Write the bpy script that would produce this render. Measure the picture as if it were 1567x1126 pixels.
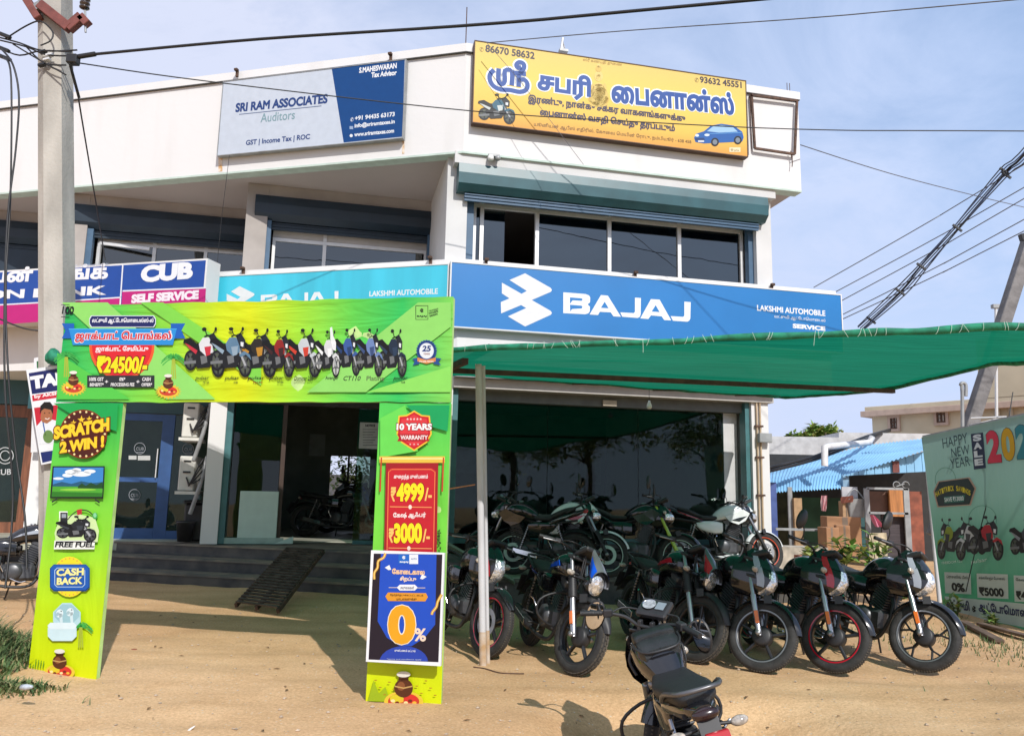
import bpy, math, random
from math import sin, cos, pi, radians as R, sqrt, atan2
from mathutils import Vector as V, Matrix, noise
random.seed(7)
SC = bpy.context.scene
for o in list(bpy.data.objects): bpy.data.objects.remove(o)
COL = SC.collection
# ---------------------------------------------------------------- camera
EYE = V((0, 0, 1.5)); F = 1200.0; CX, CY = 783.5, 563.0
MR = V((0.99977848, -0.00325888, 0.02079336)); MU = V((-0.02104719, -0.15480258, 0.98772120)); MF = V((0.0, 0.98794005, 0.15483688))
cam = bpy.data.cameras.new('camera'); cam.sensor_width = 36; cam.lens = 36 * F / 1567; cam.clip_start = 0.05; cam.clip_end = 3000
co = bpy.data.objects.new('camera', cam); COL.objects.link(co); SC.camera = co
m3 = Matrix((MR, MU, -MF)).transposed(); co.matrix_world = Matrix.Translation(EYE) @ m3.to_4x4()
# ---------------------------------------------------------------- sun, sky, exposure
SUN_EL, SUN_AZ = R(39.0), atan2(0.385, -0.923)          # azimuth measured from +Y towards +X
sd = V((sin(SUN_AZ) * cos(SUN_EL), cos(SUN_AZ) * cos(SUN_EL), sin(SUN_EL)))
sl = bpy.data.lights.new('sun', 'SUN'); sl.energy = 3.9; sl.angle = R(0.55); sl.color = (1, .96, .91)
so = bpy.data.objects.new('sun', sl); COL.objects.link(so); so.rotation_euler = sd.to_track_quat('Z', 'Y').to_euler()
so.location = sd * 60
W = bpy.data.worlds.new('World'); SC.world = W; W.use_nodes = True
nt = W.node_tree; nt.nodes.clear()
def N(nt, typ, **kw):
    n = nt.nodes.new(typ)
    for k, v in kw.items():
        if k[0] == 'i' and k[1:].isdigit(): n.inputs[int(k[1:])].default_value = v
        else: setattr(n, k, v)
    return n
sky = N(nt, 'ShaderNodeTexSky', sky_type='NISHITA', sun_disc=False, sun_elevation=SUN_EL, sun_rotation=SUN_AZ, air_density=1.0, dust_density=.7, ozone_density=1.6, altitude=200)
tc = N(nt, 'ShaderNodeTexCoord'); mp = N(nt, 'ShaderNodeMapping'); mp.inputs['Scale'].default_value = (1.0, 1.0, 2.6); mp.inputs['Rotation'].default_value = (0.0, .35, .5)
nz = N(nt, 'ShaderNodeTexNoise'); nz.inputs['Scale'].default_value = 2.3; nz.inputs['Detail'].default_value = 9; nz.inputs['Roughness'].default_value = .62; nz.inputs['Distortion'].default_value = .6
rp = N(nt, 'ShaderNodeValToRGB'); rp.color_ramp.elements[0].position = .40; rp.color_ramp.elements[1].position = .74
rp.color_ramp.elements[0].color = (.48, .48, .48, 1); rp.color_ramp.elements[1].color = (.95, .95, .95, 1)
sx = N(nt, 'ShaderNodeSeparateXYZ'); mr = N(nt, 'ShaderNodeMapRange'); mr.inputs[1].default_value = 0.02; mr.inputs[2].default_value = .55; mr.inputs[3].default_value = .55; mr.inputs[4].default_value = .0
mx = N(nt, 'ShaderNodeMix', data_type='RGBA', blend_type='MIX'); mx.inputs[7].default_value = (4.05, 4.65, 6.15, 1)
mr2 = N(nt, 'ShaderNodeMapRange'); mr2.inputs[1].default_value = .75; mr2.inputs[2].default_value = -.75; mr2.inputs[3].default_value = -.10; mr2.inputs[4].default_value = .50
mcol = N(nt, 'ShaderNodeMix', data_type='RGBA'); mcol.inputs[6].default_value = (2.75, 3.95, 6.25, 1); mcol.inputs[7].default_value = (4.35, 4.7, 5.9, 1); mr3 = N(nt, 'ShaderNodeMapRange'); mr3.inputs[1].default_value = .55; mr3.inputs[2].default_value = -.5
ad = N(nt, 'ShaderNodeMath', operation='ADD'); ad2 = N(nt, 'ShaderNodeMath', operation='ADD', use_clamp=True)
bg = N(nt, 'ShaderNodeBackground'); bg.inputs[1].default_value = .15
wo = N(nt, 'ShaderNodeOutputWorld'); L = nt.links.new
L(tc.outputs['Generated'], mp.inputs[0]); L(mp.outputs[0], nz.inputs[0]); L(nz.outputs[0], rp.inputs[0])
L(tc.outputs['Generated'], sx.inputs[0]); L(sx.outputs[2], mr.inputs[0]); L(sx.outputs[0], mr2.inputs[0])
L(rp.outputs[0], ad.inputs[0]); L(mr.outputs[0], ad.inputs[1]); L(ad.outputs[0], ad2.inputs[0]); L(mr2.outputs[0], ad2.inputs[1])
L(sx.outputs[0], mr3.inputs[0]); mad = N(nt, 'ShaderNodeMath', operation='ADD', use_clamp=True); mul = N(nt, 'ShaderNodeMath', operation='MULTIPLY'); mul.inputs[1].default_value = .75; sb = N(nt, 'ShaderNodeMath', operation='SUBTRACT'); sb.inputs[1].default_value = .42; L(rp.outputs[0], sb.inputs[0]); L(sb.outputs[0], mul.inputs[0]); L(mul.outputs[0], mad.inputs[0]); mad2 = N(nt, 'ShaderNodeMath', operation='ADD', use_clamp=True); L(mr3.outputs[0], mad.inputs[1]); L(mad.outputs[0], mad2.inputs[0]); L(mr.outputs[0], mad2.inputs[1]); L(mad2.outputs[0], mcol.inputs[0]); L(mcol.outputs[2], mx.inputs[7]); L(ad2.outputs[0], mx.inputs[0]); L(sky.outputs[0], mx.inputs[6]); L(mx.outputs[2], bg.inputs[0]); L(bg.outputs[0], wo.inputs[0])
SC.view_settings.view_transform = 'Standard'; SC.view_settings.look = 'None'; SC.view_settings.exposure = 0.15; SC.view_settings.gamma = 1
SC.cycles.max_bounces = 10; SC.cycles.transparent_max_bounces = 16; SC.cycles.use_denoising = True

# ---------------------------------------------------------------- rays: photo pixel -> point on a real surface
def ray(x, y): return MR * ((x - CX) / F) + MU * (-(y - CY) / F) + MF
def atY(x, y, Y): d = ray(x, y); return EYE + d * (Y / d.y)
def atZ(x, y, z=0.0): d = ray(x, y); return EYE + d * ((z - EYE.z) / d.z)
class Pl:                                   # vertical plane: u along ang, v up; N faces the street
    def __init__(s, O, ang):
        s.O = V(O); s.ang = ang; s.U = V((cos(ang), sin(ang), 0)); s.Vv = V((0, 0, 1)); s.N = V((sin(ang), -cos(ang), 0))
    def off(s, d): return Pl(s.O + s.N * d, s.ang)
    def px(s, x, y):
        d = ray(x, y); P = EYE + d * ((s.O - EYE).dot(s.N) / d.dot(s.N)); q = P - s.O
        return q.dot(s.U), q.dot(s.Vv)
    def P(s, u, v, o=0.0): return s.O + s.U * u + s.Vv * v + s.N * o
YL, YR = -0.250767926, 0.224398415
KC = V((-0.81, 11.3, 0))
FR = Pl(KC, YR); FL = Pl(KC, YL)
DR = FR.U; NB = -FR.N
def W3(s, t, z): return KC + DR * s + NB * t + V((0, 0, z))       # the building's own frame
def wl(w): return FL.off(-w)
# ---------------------------------------------------------------- materials
def lin(h, k=1.0):
    if not isinstance(h, str): return tuple(h)[:3]
    h = h.lstrip('#'); c = [int(h[i:i + 2], 16) / 255 for i in (0, 2, 4)]
    return tuple(k * (x / 12.92 if x <= .04045 else ((x + .055) / 1.055) ** 2.4) for x in c)
MC = {}
def pm(name, col, rough=.6, metal=0.0, var=.12, sc=6.0, bump=0.0, bsc=60.0, coat=0.0, spec=.5, st=(1, 1, 1), col2=None, k=1.0, lo=.35, hi=.65, det=5):
    if name in MC: return MC[name]
    c = lin(col, k); m = bpy.data.materials.new(name); m.use_nodes = True; nt = m.node_tree; b = nt.nodes['Principled BSDF']
    b.inputs['Roughness'].default_value = rough; b.inputs['Metallic'].default_value = metal
    b.inputs['Coat Weight'].default_value = coat; b.inputs['Specular IOR Level'].default_value = spec
    t = N(nt, 'ShaderNodeTexCoord'); mp = N(nt, 'ShaderNodeMapping'); mp.inputs['Scale'].default_value = st
    n = N(nt, 'ShaderNodeTexNoise'); n.inputs['Scale'].default_value = sc; n.inputs['Detail'].default_value = det
    r = N(nt, 'ShaderNodeValToRGB'); e = r.color_ramp.elements
    e[0].position = lo; e[1].position = hi
    c2 = lin(col2, k) if col2 is not None else tuple(min(1, x * (1 + var)) for x in c)
    c1 = tuple(x * (1 - var) for x in c) if col2 is None else c
    e[0].color = (*c1, 1); e[1].color = (*c2, 1)
    nt.links.new(t.outputs['Object'], mp.inputs[0]); nt.links.new(mp.outputs[0], n.inputs[0]); nt.links.new(n.outputs[0], r.inputs[0]); nt.links.new(r.outputs[0], b.inputs['Base Color'])
    if bump:
        n2 = N(nt, 'ShaderNodeTexNoise'); n2.inputs['Scale'].default_value = bsc; n2.inputs['Detail'].default_value = 4
        bp = N(nt, 'ShaderNodeBump'); bp.inputs['Strength'].default_value = min(1, bump); bp.inputs['Distance'].default_value = .02
        nt.links.new(t.outputs['Object'], n2.inputs[0]); nt.links.new(n2.outputs[0], bp.inputs['Height']); nt.links.new(bp.outputs[0], b.inputs['Normal'])
    MC[name] = m; return m
PK = .79
def ink(h, rough=.5): return pm('print_' + h.strip('#'), h, rough=rough, var=.03, sc=9, k=PK, spec=.3)
def glass(name, tint, refl=.10, rough=.0, k=.5):
    if name in MC: return MC[name]
    m = bpy.data.materials.new(name); m.use_nodes = True; nt = m.node_tree; nt.nodes.clear()
    tr = N(nt, 'ShaderNodeBsdfTransparent'); tr.inputs[0].default_value = (*tint, 1); gl = N(nt, 'ShaderNodeBsdfGlossy'); gl.inputs['Roughness'].default_value = rough; gl.inputs[0].default_value = (.9, .95, .95, 1)
    fr = N(nt, 'ShaderNodeFresnel'); fr.inputs[0].default_value = 1.5; ad = N(nt, 'ShaderNodeMath', operation='ADD', use_clamp=True); ad.inputs[1].default_value = refl
    nz = N(nt, 'ShaderNodeTexNoise'); nz.inputs['Scale'].default_value = 1.2; bp = N(nt, 'ShaderNodeBump'); bp.inputs['Strength'].default_value = .05; bp.inputs['Distance'].default_value = .05
    mx = N(nt, 'ShaderNodeMixShader'); ou = N(nt, 'ShaderNodeOutputMaterial'); l = nt.links.new
    l(nz.outputs[0], bp.inputs['Height']); l(bp.outputs[0], gl.inputs['Normal'])
    l(fr.outputs[0], ad.inputs[0]); l(ad.outputs[0], mx.inputs[0]); l(tr.outputs[0], mx.inputs[1]); l(gl.outputs[0], mx.inputs[2]); l(mx.outputs[0], ou.inputs[0])
    MC[name] = m; return m
def grad(name, axis, stops, rough=.55, bump=0.0, bst=(1, 1, 1), bsc=4.0, var=.0, trans=0.0):   # printed colour gradient across the object's own bounds
    if name in MC: return MC[name]
    m = bpy.data.materials.new(name); m.use_nodes = True; nt = m.node_tree; b = nt.nodes['Principled BSDF']; b.inputs['Roughness'].default_value = rough; b.inputs['Specular IOR Level'].default_value = .3
    t = N(nt, 'ShaderNodeTexCoord'); s = N(nt, 'ShaderNodeSeparateXYZ'); r = N(nt, 'ShaderNodeValToRGB')
    e = r.color_ramp.elements
    while len(e) < len(stops): e.new(.5)
    for q, (p, c) in zip(e, stops): q.position = p; q.color = (*lin(c, PK), 1)
    nt.links.new(t.outputs['Generated'], s.inputs[0]); nt.links.new(s.outputs[axis], r.inputs[0]); nt.links.new(r.outputs[0], b.inputs['Base Color'])
    if bump:
        mp = N(nt, 'ShaderNodeMapping'); mp.inputs['Scale'].default_value = bst; n = N(nt, 'ShaderNodeTexNoise'); n.inputs['Scale'].default_value = bsc; n.inputs['Detail'].default_value = 3; n.inputs['Distortion'].default_value = .8
        bp = N(nt, 'ShaderNodeBump'); bp.inputs['Strength'].default_value = bump; bp.inputs['Distance'].default_value = .06
        nt.links.new(t.outputs['Object'], mp.inputs[0]); nt.links.new(mp.outputs[0], n.inputs[0]); nt.links.new(n.outputs[0], bp.inputs['Height']); nt.links.new(bp.outputs[0], b.inputs['Normal'])
    if trans:
        tl = N(nt, 'ShaderNodeBsdfTranslucent'); x = N(nt, 'ShaderNodeMixShader'); x.inputs[0].default_value = trans; o = nt.nodes['Material Output']
        nt.links.new(r.outputs[0], tl.inputs[0]); nt.links.new(b.outputs[0], x.inputs[1]); nt.links.new(tl.outputs[0], x.inputs[2]); nt.links.new(x.outputs[0], o.inputs[0])
    MC[name] = m; return m
# ---------------------------------------------------------------- things and mesh builder
def tag(o, label=None, cat=None, group=None, kind=None):
    if label: o['label'] = label
    if cat: o['category'] = cat
    if group: o['group'] = group
    if kind: o['kind'] = kind
    return o
def thing(name, loc, label, cat, rz=0.0, group=None, lean=0.0):
    o = bpy.data.objects.new(name, None); COL.objects.link(o); o.empty_display_size = .2
    o.rotation_euler = (lean, 0, rz); o.location = V(loc)
    return tag(o, label, cat, group)
def mw(o):
    m = o.matrix_basis
    return mw(o.parent) @ m if o.parent else m.copy()
def smoothpts(pts, k=4, closed=False):
    pts = [V(p) for p in pts]
    if len(pts) < 3: return pts
    out = []; n = len(pts); rng = n if closed else n - 1
    for i in range(rng):
        if closed: p0, p1, p2, p3 = (pts[(i + j) % n] for j in (-1, 0, 1, 2))
        else: p0, p1, p2, p3 = pts[max(i - 1, 0)], pts[i], pts[i + 1], pts[min(i + 2, n - 1)]
        for j in range(k):
            t = j / k
            out.append(.5 * ((2 * p1) + (p2 - p0) * t + (2 * p0 - 5 * p1 + 4 * p2 - p3) * t * t + (3 * p1 - p0 - 3 * p2 + p3) * t ** 3))
    if not closed: out.append(pts[-1])
    return out
class MB:
    def __init__(s, X=None): s.v = []; s.f = []; s.mi = []; s.sm = []; s.mats = []; s.X = X
    def mat(s, m):
        if m not in s.mats: s.mats.append(m)
        return s.mats.index(m)
    def add(s, vs, fs, m, smooth=False):
        b = len(s.v); X = s.X; i = s.mat(m)
        s.v += [(X @ V(p)) if X else V(p) for p in vs]
        for f in fs: s.f.append([b + k for k in f]); s.mi.append(i); s.sm.append(smooth)
        return s
    def poly(s, pts, m): return s.add(pts, [list(range(len(pts)))], m)
    def box(s, c, size, m, rz=0.0, bev=0.0, rot=None):
        c = V(c); h = V(size) * .5; Q = rot if rot is not None else Matrix.Rotation(rz, 3, 'Z')
        return s.obox(c, Q @ V((h.x, 0, 0)), Q @ V((0, h.y, 0)), Q @ V((0, 0, h.z)), m, bev)
    def obox(s, c, a, b, e, m, bev=0.0):             # centre and three half vectors; bev chamfers all edges
        c = V(c); a = V(a); b = V(b); e = V(e)
        if not bev:
            vs = [c + a * i + b * j + e * k for i in (-1, 1) for j in (-1, 1) for k in (-1, 1)]
            return s.add(vs, [(0, 1, 3, 2), (4, 6, 7, 5), (0, 4, 5, 1), (2, 3, 7, 6), (0, 2, 6, 4), (1, 5, 7, 3)], m)
        la, lb, le = a.length, b.length, e.length; bv = min(bev, la * .9, lb * .9, le * .9)
        ka, kb, ke = 1 - bv / la, 1 - bv / lb, 1 - bv / le; vs = []; idx = {}
        for i in (-1, 1):
            for j in (-1, 1):
                for k in (-1, 1):
                    for ax, q in ((0, c + a * i + b * j * kb + e * k * ke), (1, c + a * i * ka + b * j + e * k * ke), (2, c + a * i * ka + b * j * kb + e * k)):
                        idx[(i, j, k, ax)] = len(vs); vs.append(q)
        fs = []
        for i in (-1, 1):
            fs.append([idx[(i, j, k, 0)] for j, k in ((-1, -1), (1, -1), (1, 1), (-1, 1))][::i])
            fs.append([idx[(j, i, k, 1)] for j, k in ((-1, -1), (-1, 1), (1, 1), (1, -1))][::i])
            fs.append([idx[(j, k, i, 2)] for j, k in ((-1, -1), (1, -1), (1, 1), (-1, 1))][::i])
            for j in (-1, 1):
                fs.append([idx[(i, j, -1, 0)], idx[(i, j, 1, 0)], idx[(i, j, 1, 1)], idx[(i, j, -1, 1)]])
                fs.append([idx[(i, -1, j, 0)], idx[(i, 1, j, 0)], idx[(i, 1, j, 2)], idx[(i, -1, j, 2)]])
                fs.append([idx[(-1, i, j, 1)], idx[(1, i, j, 1)], idx[(1, i, j, 2)], idx[(-1, i, j, 2)]])
                for k in (-1, 1): fs.append([idx[(i, j, k, 0)], idx[(i, j, k, 1)], idx[(i, j, k, 2)]])
        return s.add(vs, fs, m)
    def slab(s, P, u0, u1, v0, v1, o0, o1, m, bev=0.0):        # box in a plane's frame
        c = P.P((u0 + u1) / 2, (v0 + v1) / 2, (o0 + o1) / 2)
        return s.obox(c, P.U * abs(u1 - u0) / 2, P.N * abs(o1 - o0) / 2, P.Vv * abs(v1 - v0) / 2, m, bev)
    def bar(s, p, q, w, h, m, up=(0, 0, 1), bev=0.0):
        p = V(p); q = V(q); d = (q - p) / 2; n = d.normalized(); a = n.cross(V(up))
        if a.length < 1e-3: a = n.cross(V((1, 0, 0)))
        a.normalize(); b = n.cross(a)
        return s.obox((p + q) / 2, d, a * w / 2, b * h / 2, m, bev)
    def tube(s, pts, r, m, n=8, sm=3, caps=True):
        pts = smoothpts(pts, sm) if sm > 1 else [V(p) for p in pts]
        k = len(pts); vs = []; rr = r if isinstance(r, (list, tuple)) else None
        T = [(pts[min(i + 1, k - 1)] - pts[max(i - 1, 0)]).normalized() for i in range(k)]
        a = T[0].cross(V((0, 0, 1)))
        if a.length < .05: a = T[0].cross(V((1, 0, 0)))
        a.normalize()
        for i in range(k):
            a = (a - T[i] * a.dot(T[i])).normalized(); b = T[i].cross(a)
            if rr: x = i / (k - 1) * (len(rr) - 1); j = min(int(x), len(rr) - 2); q = rr[j] + (rr[j + 1] - rr[j]) * (x - j)
            else: q = r
            vs += [pts[i] + (a * cos(2 * pi * t / n) + b * sin(2 * pi * t / n)) * q for t in range(n)]
        fs = [(i * n + t, i * n + (t + 1) % n, (i + 1) * n + (t + 1) % n, (i + 1) * n + t) for i in range(k - 1) for t in range(n)]
        s.add(vs, fs, m, True)
        if caps: s.add(vs[:n], [list(range(n))[::-1]], m); s.add(vs[-n:], [list(range(n))], m)
        return s
    def lathe(s, prof, m, c=(0, 0, 0), ax=(0, 1, 0), n=28, closed=False, smooth=True, a0=0.0, a1=2 * pi):   # prof: (radius, along)
        c = V(c); ax = V(ax).normalized(); u = ax.cross(V((0, 0, 1)))
        if u.length < .05: u = V((1, 0, 0))
        u.normalize(); w = ax.cross(u); full = abs(a1 - a0 - 2 * pi) < 1e-6; nn = n if full else n + 1
        vs = [c + ax * h + (u * cos(a0 + (a1 - a0) * i / n) + w * sin(a0 + (a1 - a0) * i / n)) * r for i in range(nn) for r, h in prof]
        k = len(prof); kk = k if closed else k - 1
        fs = [(i * k + j, ((i + 1) % nn) * k + j, ((i + 1) % nn) * k + (j + 1) % k, i * k + (j + 1) % k) for i in range(n) for j in range(kk)]
        return s.add(vs, fs, m, smooth)
    def loft(s, secs, m, n=20, sub=4, p=2.6, caps=True, axis='x', smooth=True):    # secs: (x, y, z, halfw, up, down[, p])
        S = smoothpts4([list(q) + ([p] if len(q) < 7 else []) for q in secs], sub); vs = []
        for x, y, z, hw, hu, hd, pw in S:
            for t in range(n):
                a = 2 * pi * t / n; cc, ss = cos(a), sin(a)
                e = 2 / pw; yy = hw * abs(cc) ** e * (1 if cc >= 0 else -1); zz = (hu if ss >= 0 else hd) * abs(ss) ** e * (1 if ss >= 0 else -1)
                vs.append((x, y + yy, z + zz) if axis == 'x' else (x + yy, y, z + zz) if axis == 'y' else (x + yy, y + zz, z))
        k = len(S)
        fs = [(i * n + t, i * n + (t + 1) % n, (i + 1) * n + (t + 1) % n, (i + 1) * n + t) for i in range(k - 1) for t in range(n)]
        s.add(vs, fs, m, smooth)
        if caps: s.add(vs[:n], [list(range(n))[::-1]], m); s.add(vs[-n:], [list(range(n))], m)
        return s
    def prism(s, pts, d, m):                                # pts: 3D outline, d: thickness vector
        n = len(pts); pts = [V(p) for p in pts]; d = V(d); vs = pts + [p + d for p in pts]
        return s.add(vs, [list(range(n))[::-1], list(range(n, 2 * n))] + [(i, (i + 1) % n, n + (i + 1) % n, n + i) for i in range(n)], m)
    def ball(s, c, r, m, n=14, k=8):
        c = V(c); r = V((r, r, r)) if not hasattr(r, '__len__') else V(r)
        vs = [c + V((r.x * sin(pi * j / k) * cos(2 * pi * i / n), r.y * sin(pi * j / k) * sin(2 * pi * i / n), r.z * cos(pi * j / k))) for j in range(k + 1) for i in range(n)]
        return s.add(vs, [(j * n + i, (j + 1) * n + i, (j + 1) * n + (i + 1) % n, j * n + (i + 1) % n) for j in range(k) for i in range(n)], m, True)
    def grid(s, fn, nu, nv, m, smooth=True):
        vs = [fn(i / nu, j / nv) for j in range(nv + 1) for i in range(nu + 1)]
        return s.add(vs, [(j * (nu + 1) + i, j * (nu + 1) + i + 1, (j + 1) * (nu + 1) + i + 1, (j + 1) * (nu + 1) + i) for j in range(nv) for i in range(nu)], m, smooth)
    def build(s, name, parent=None, local=False, label=None, cat=None, group=None, kind=None, at=None):
        me = bpy.data.meshes.new(name); vs = s.v
        if parent is not None and not local:
            I = mw(parent).inverted(); vs = [I @ p for p in vs]
        elif at is not None: at = V(at); vs = [p - at for p in vs]
        me.from_pydata([tuple(p) for p in vs], [], s.f)
        for m in s.mats: me.materials.append(m)
        me.polygons.foreach_set('material_index', s.mi); me.polygons.foreach_set('use_smooth', s.sm); me.update()
        o = bpy.data.objects.new(name, me); COL.objects.link(o)
        if parent is not None: o.parent = parent
        elif at is not None: o.location = at
        return tag(o, label, cat, group, kind)
def smoothpts4(S, k):
    if k <= 1 or len(S) < 3: return S
    out = []; n = len(S)
    for i in range(n - 1):
        p0, p1, p2, p3 = S[max(i - 1, 0)], S[i], S[i + 1], S[min(i + 2, n - 1)]
        for j in range(k):
            t = j / k
            out.append([.5 * (2 * b + (c - a) * t + (2 * a - 5 * b + 4 * c - d) * t * t + (3 * b - a - 3 * c + d) * t ** 3) for a, b, c, d in zip(p0, p1, p2, p3)])
    out.append(S[-1]); return [[q[0], q[1], q[2], max(.002, q[3]), max(.002, q[4]), max(.002, q[5]), q[6]] for q in out]
# ---------------------------------------------------------------- lettering
TC = {}
def contours(txt, off):
    c = bpy.data.curves.new('lettering', 'FONT'); c.body = txt; c.offset = off; c.fill_mode = 'NONE'; c.resolution_u = 4
    o = bpy.data.objects.new('lettering', c); COL.objects.link(o)
    me = bpy.data.meshes.new_from_object(o.evaluated_get(bpy.context.evaluated_depsgraph_get()))
    vs = [(v.co.x, v.co.y) for v in me.vertices]; es = [tuple(e.vertices) for e in me.edges]
    bpy.data.objects.remove(o); bpy.data.curves.remove(c); bpy.data.meshes.remove(me)
    nb = {}
    for a, b in es: nb.setdefault(a, []).append(b); nb.setdefault(b, []).append(a)
    seen = set(); out = []
    for st in range(len(vs)):
        if st in seen or st not in nb: continue
        loop = [st]; seen.add(st); cur = st
        nx = st + 1 if st + 1 in nb[st] else nb[st][0]
        while nx not in seen:
            loop.append(nx); seen.add(nx); c2 = [q for q in nb[nx] if q not in seen]
            cur = nx
            if not c2: break
            nx = c2[0]
        if len(loop) > 2: out.append([vs[i] for i in loop])
    return out
def fatten(C, d):          # grow outlines by d along their normals (holes shrink)
    if d <= 0 or not C: return C
    ar = lambda c: sum(a[0] * b[1] - b[0] * a[1] for a, b in zip(c, c[1:] + c[:1]))
    A = [ar(c) for c in C]; out = []
    def inside(p, c):
        r = False
        for (x0, y0), (x1, y1) in zip(c, c[1:] + c[:1]):
            if (y0 > p[1]) != (y1 > p[1]) and p[0] < x0 + (p[1] - y0) / (y1 - y0) * (x1 - x0): r = not r
        return r
    S = []
    for i, c in enumerate(C):
        cont = [j for j in range(len(C)) if j != i and abs(A[j]) > abs(A[i]) and inside(c[0], C[j])]
        S.append(1 if A[max(cont, key=lambda j: abs(A[j])) if cont else i] > 0 else -1)
    for c, sg in zip(C, S):
        c = [p for i, p in enumerate(c) if abs(p[0] - c[i - 1][0]) + abs(p[1] - c[i - 1][1]) > 1e-5]; n = len(c); q = []
        for i in range(n):
            (ax, ay), (bx, by), (cx, cy) = c[i - 1], c[i], c[(i + 1) % n]; ux, uy = bx - ax, by - ay; vx, vy = cx - bx, cy - by; lu = sqrt(ux * ux + uy * uy) or 1; lv = sqrt(vx * vx + vy * vy) or 1
            n1 = (uy / lu, -ux / lu); n2 = (vy / lv, -vx / lv); mx_, my_ = n1[0] + n2[0], n1[1] + n2[1]; k = 2 / max(.7, mx_ * mx_ + my_ * my_)
            q.append((bx + sg * d * mx_ * k, by + sg * d * my_ * k))
        out.append(q)
    return out
def glyphs(txt, bold=0.0, nb=44):
    key = (txt, bold)
    if key in TC: return TC[key]
    C = fatten(contours(txt, 0.0), bold); ys = [p[1] for c in C for p in c]; xs = [p[0] for c in C for p in c]
    y0, y1 = min(ys), max(ys); h = (y1 - y0) / nb; quads = []
    E = []
    for c in C:
        for a, b in zip(c, c[1:] + c[:1]):
            if a[1] != b[1]: E.append((a, b, 1) if a[1] < b[1] else (b, a, -1))
    for i in range(nb):
        ya, yb = y0 + i * h, y0 + (i + 1) * h; ym = (ya + yb) / 2; X = []
        for a, b, d in E:
            if a[1] <= ym < b[1]:
                sl = (b[0] - a[0]) / (b[1] - a[1]); xm = a[0] + sl * (ym - a[1]); sl = max(-3, min(3, sl)); X.append((xm, xm - sl * h / 2, xm + sl * h / 2, d))
        X.sort(); w = 0
        for j, q in enumerate(X):
            if w == 0: st = q
            w += q[3]
            if w == 0: quads.append(((st[1], ya), (q[1], ya), (q[2], yb), (st[2], yb)))
    TC[key] = (quads, (min(xs), y0, max(xs), y1)); return TC[key]
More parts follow.
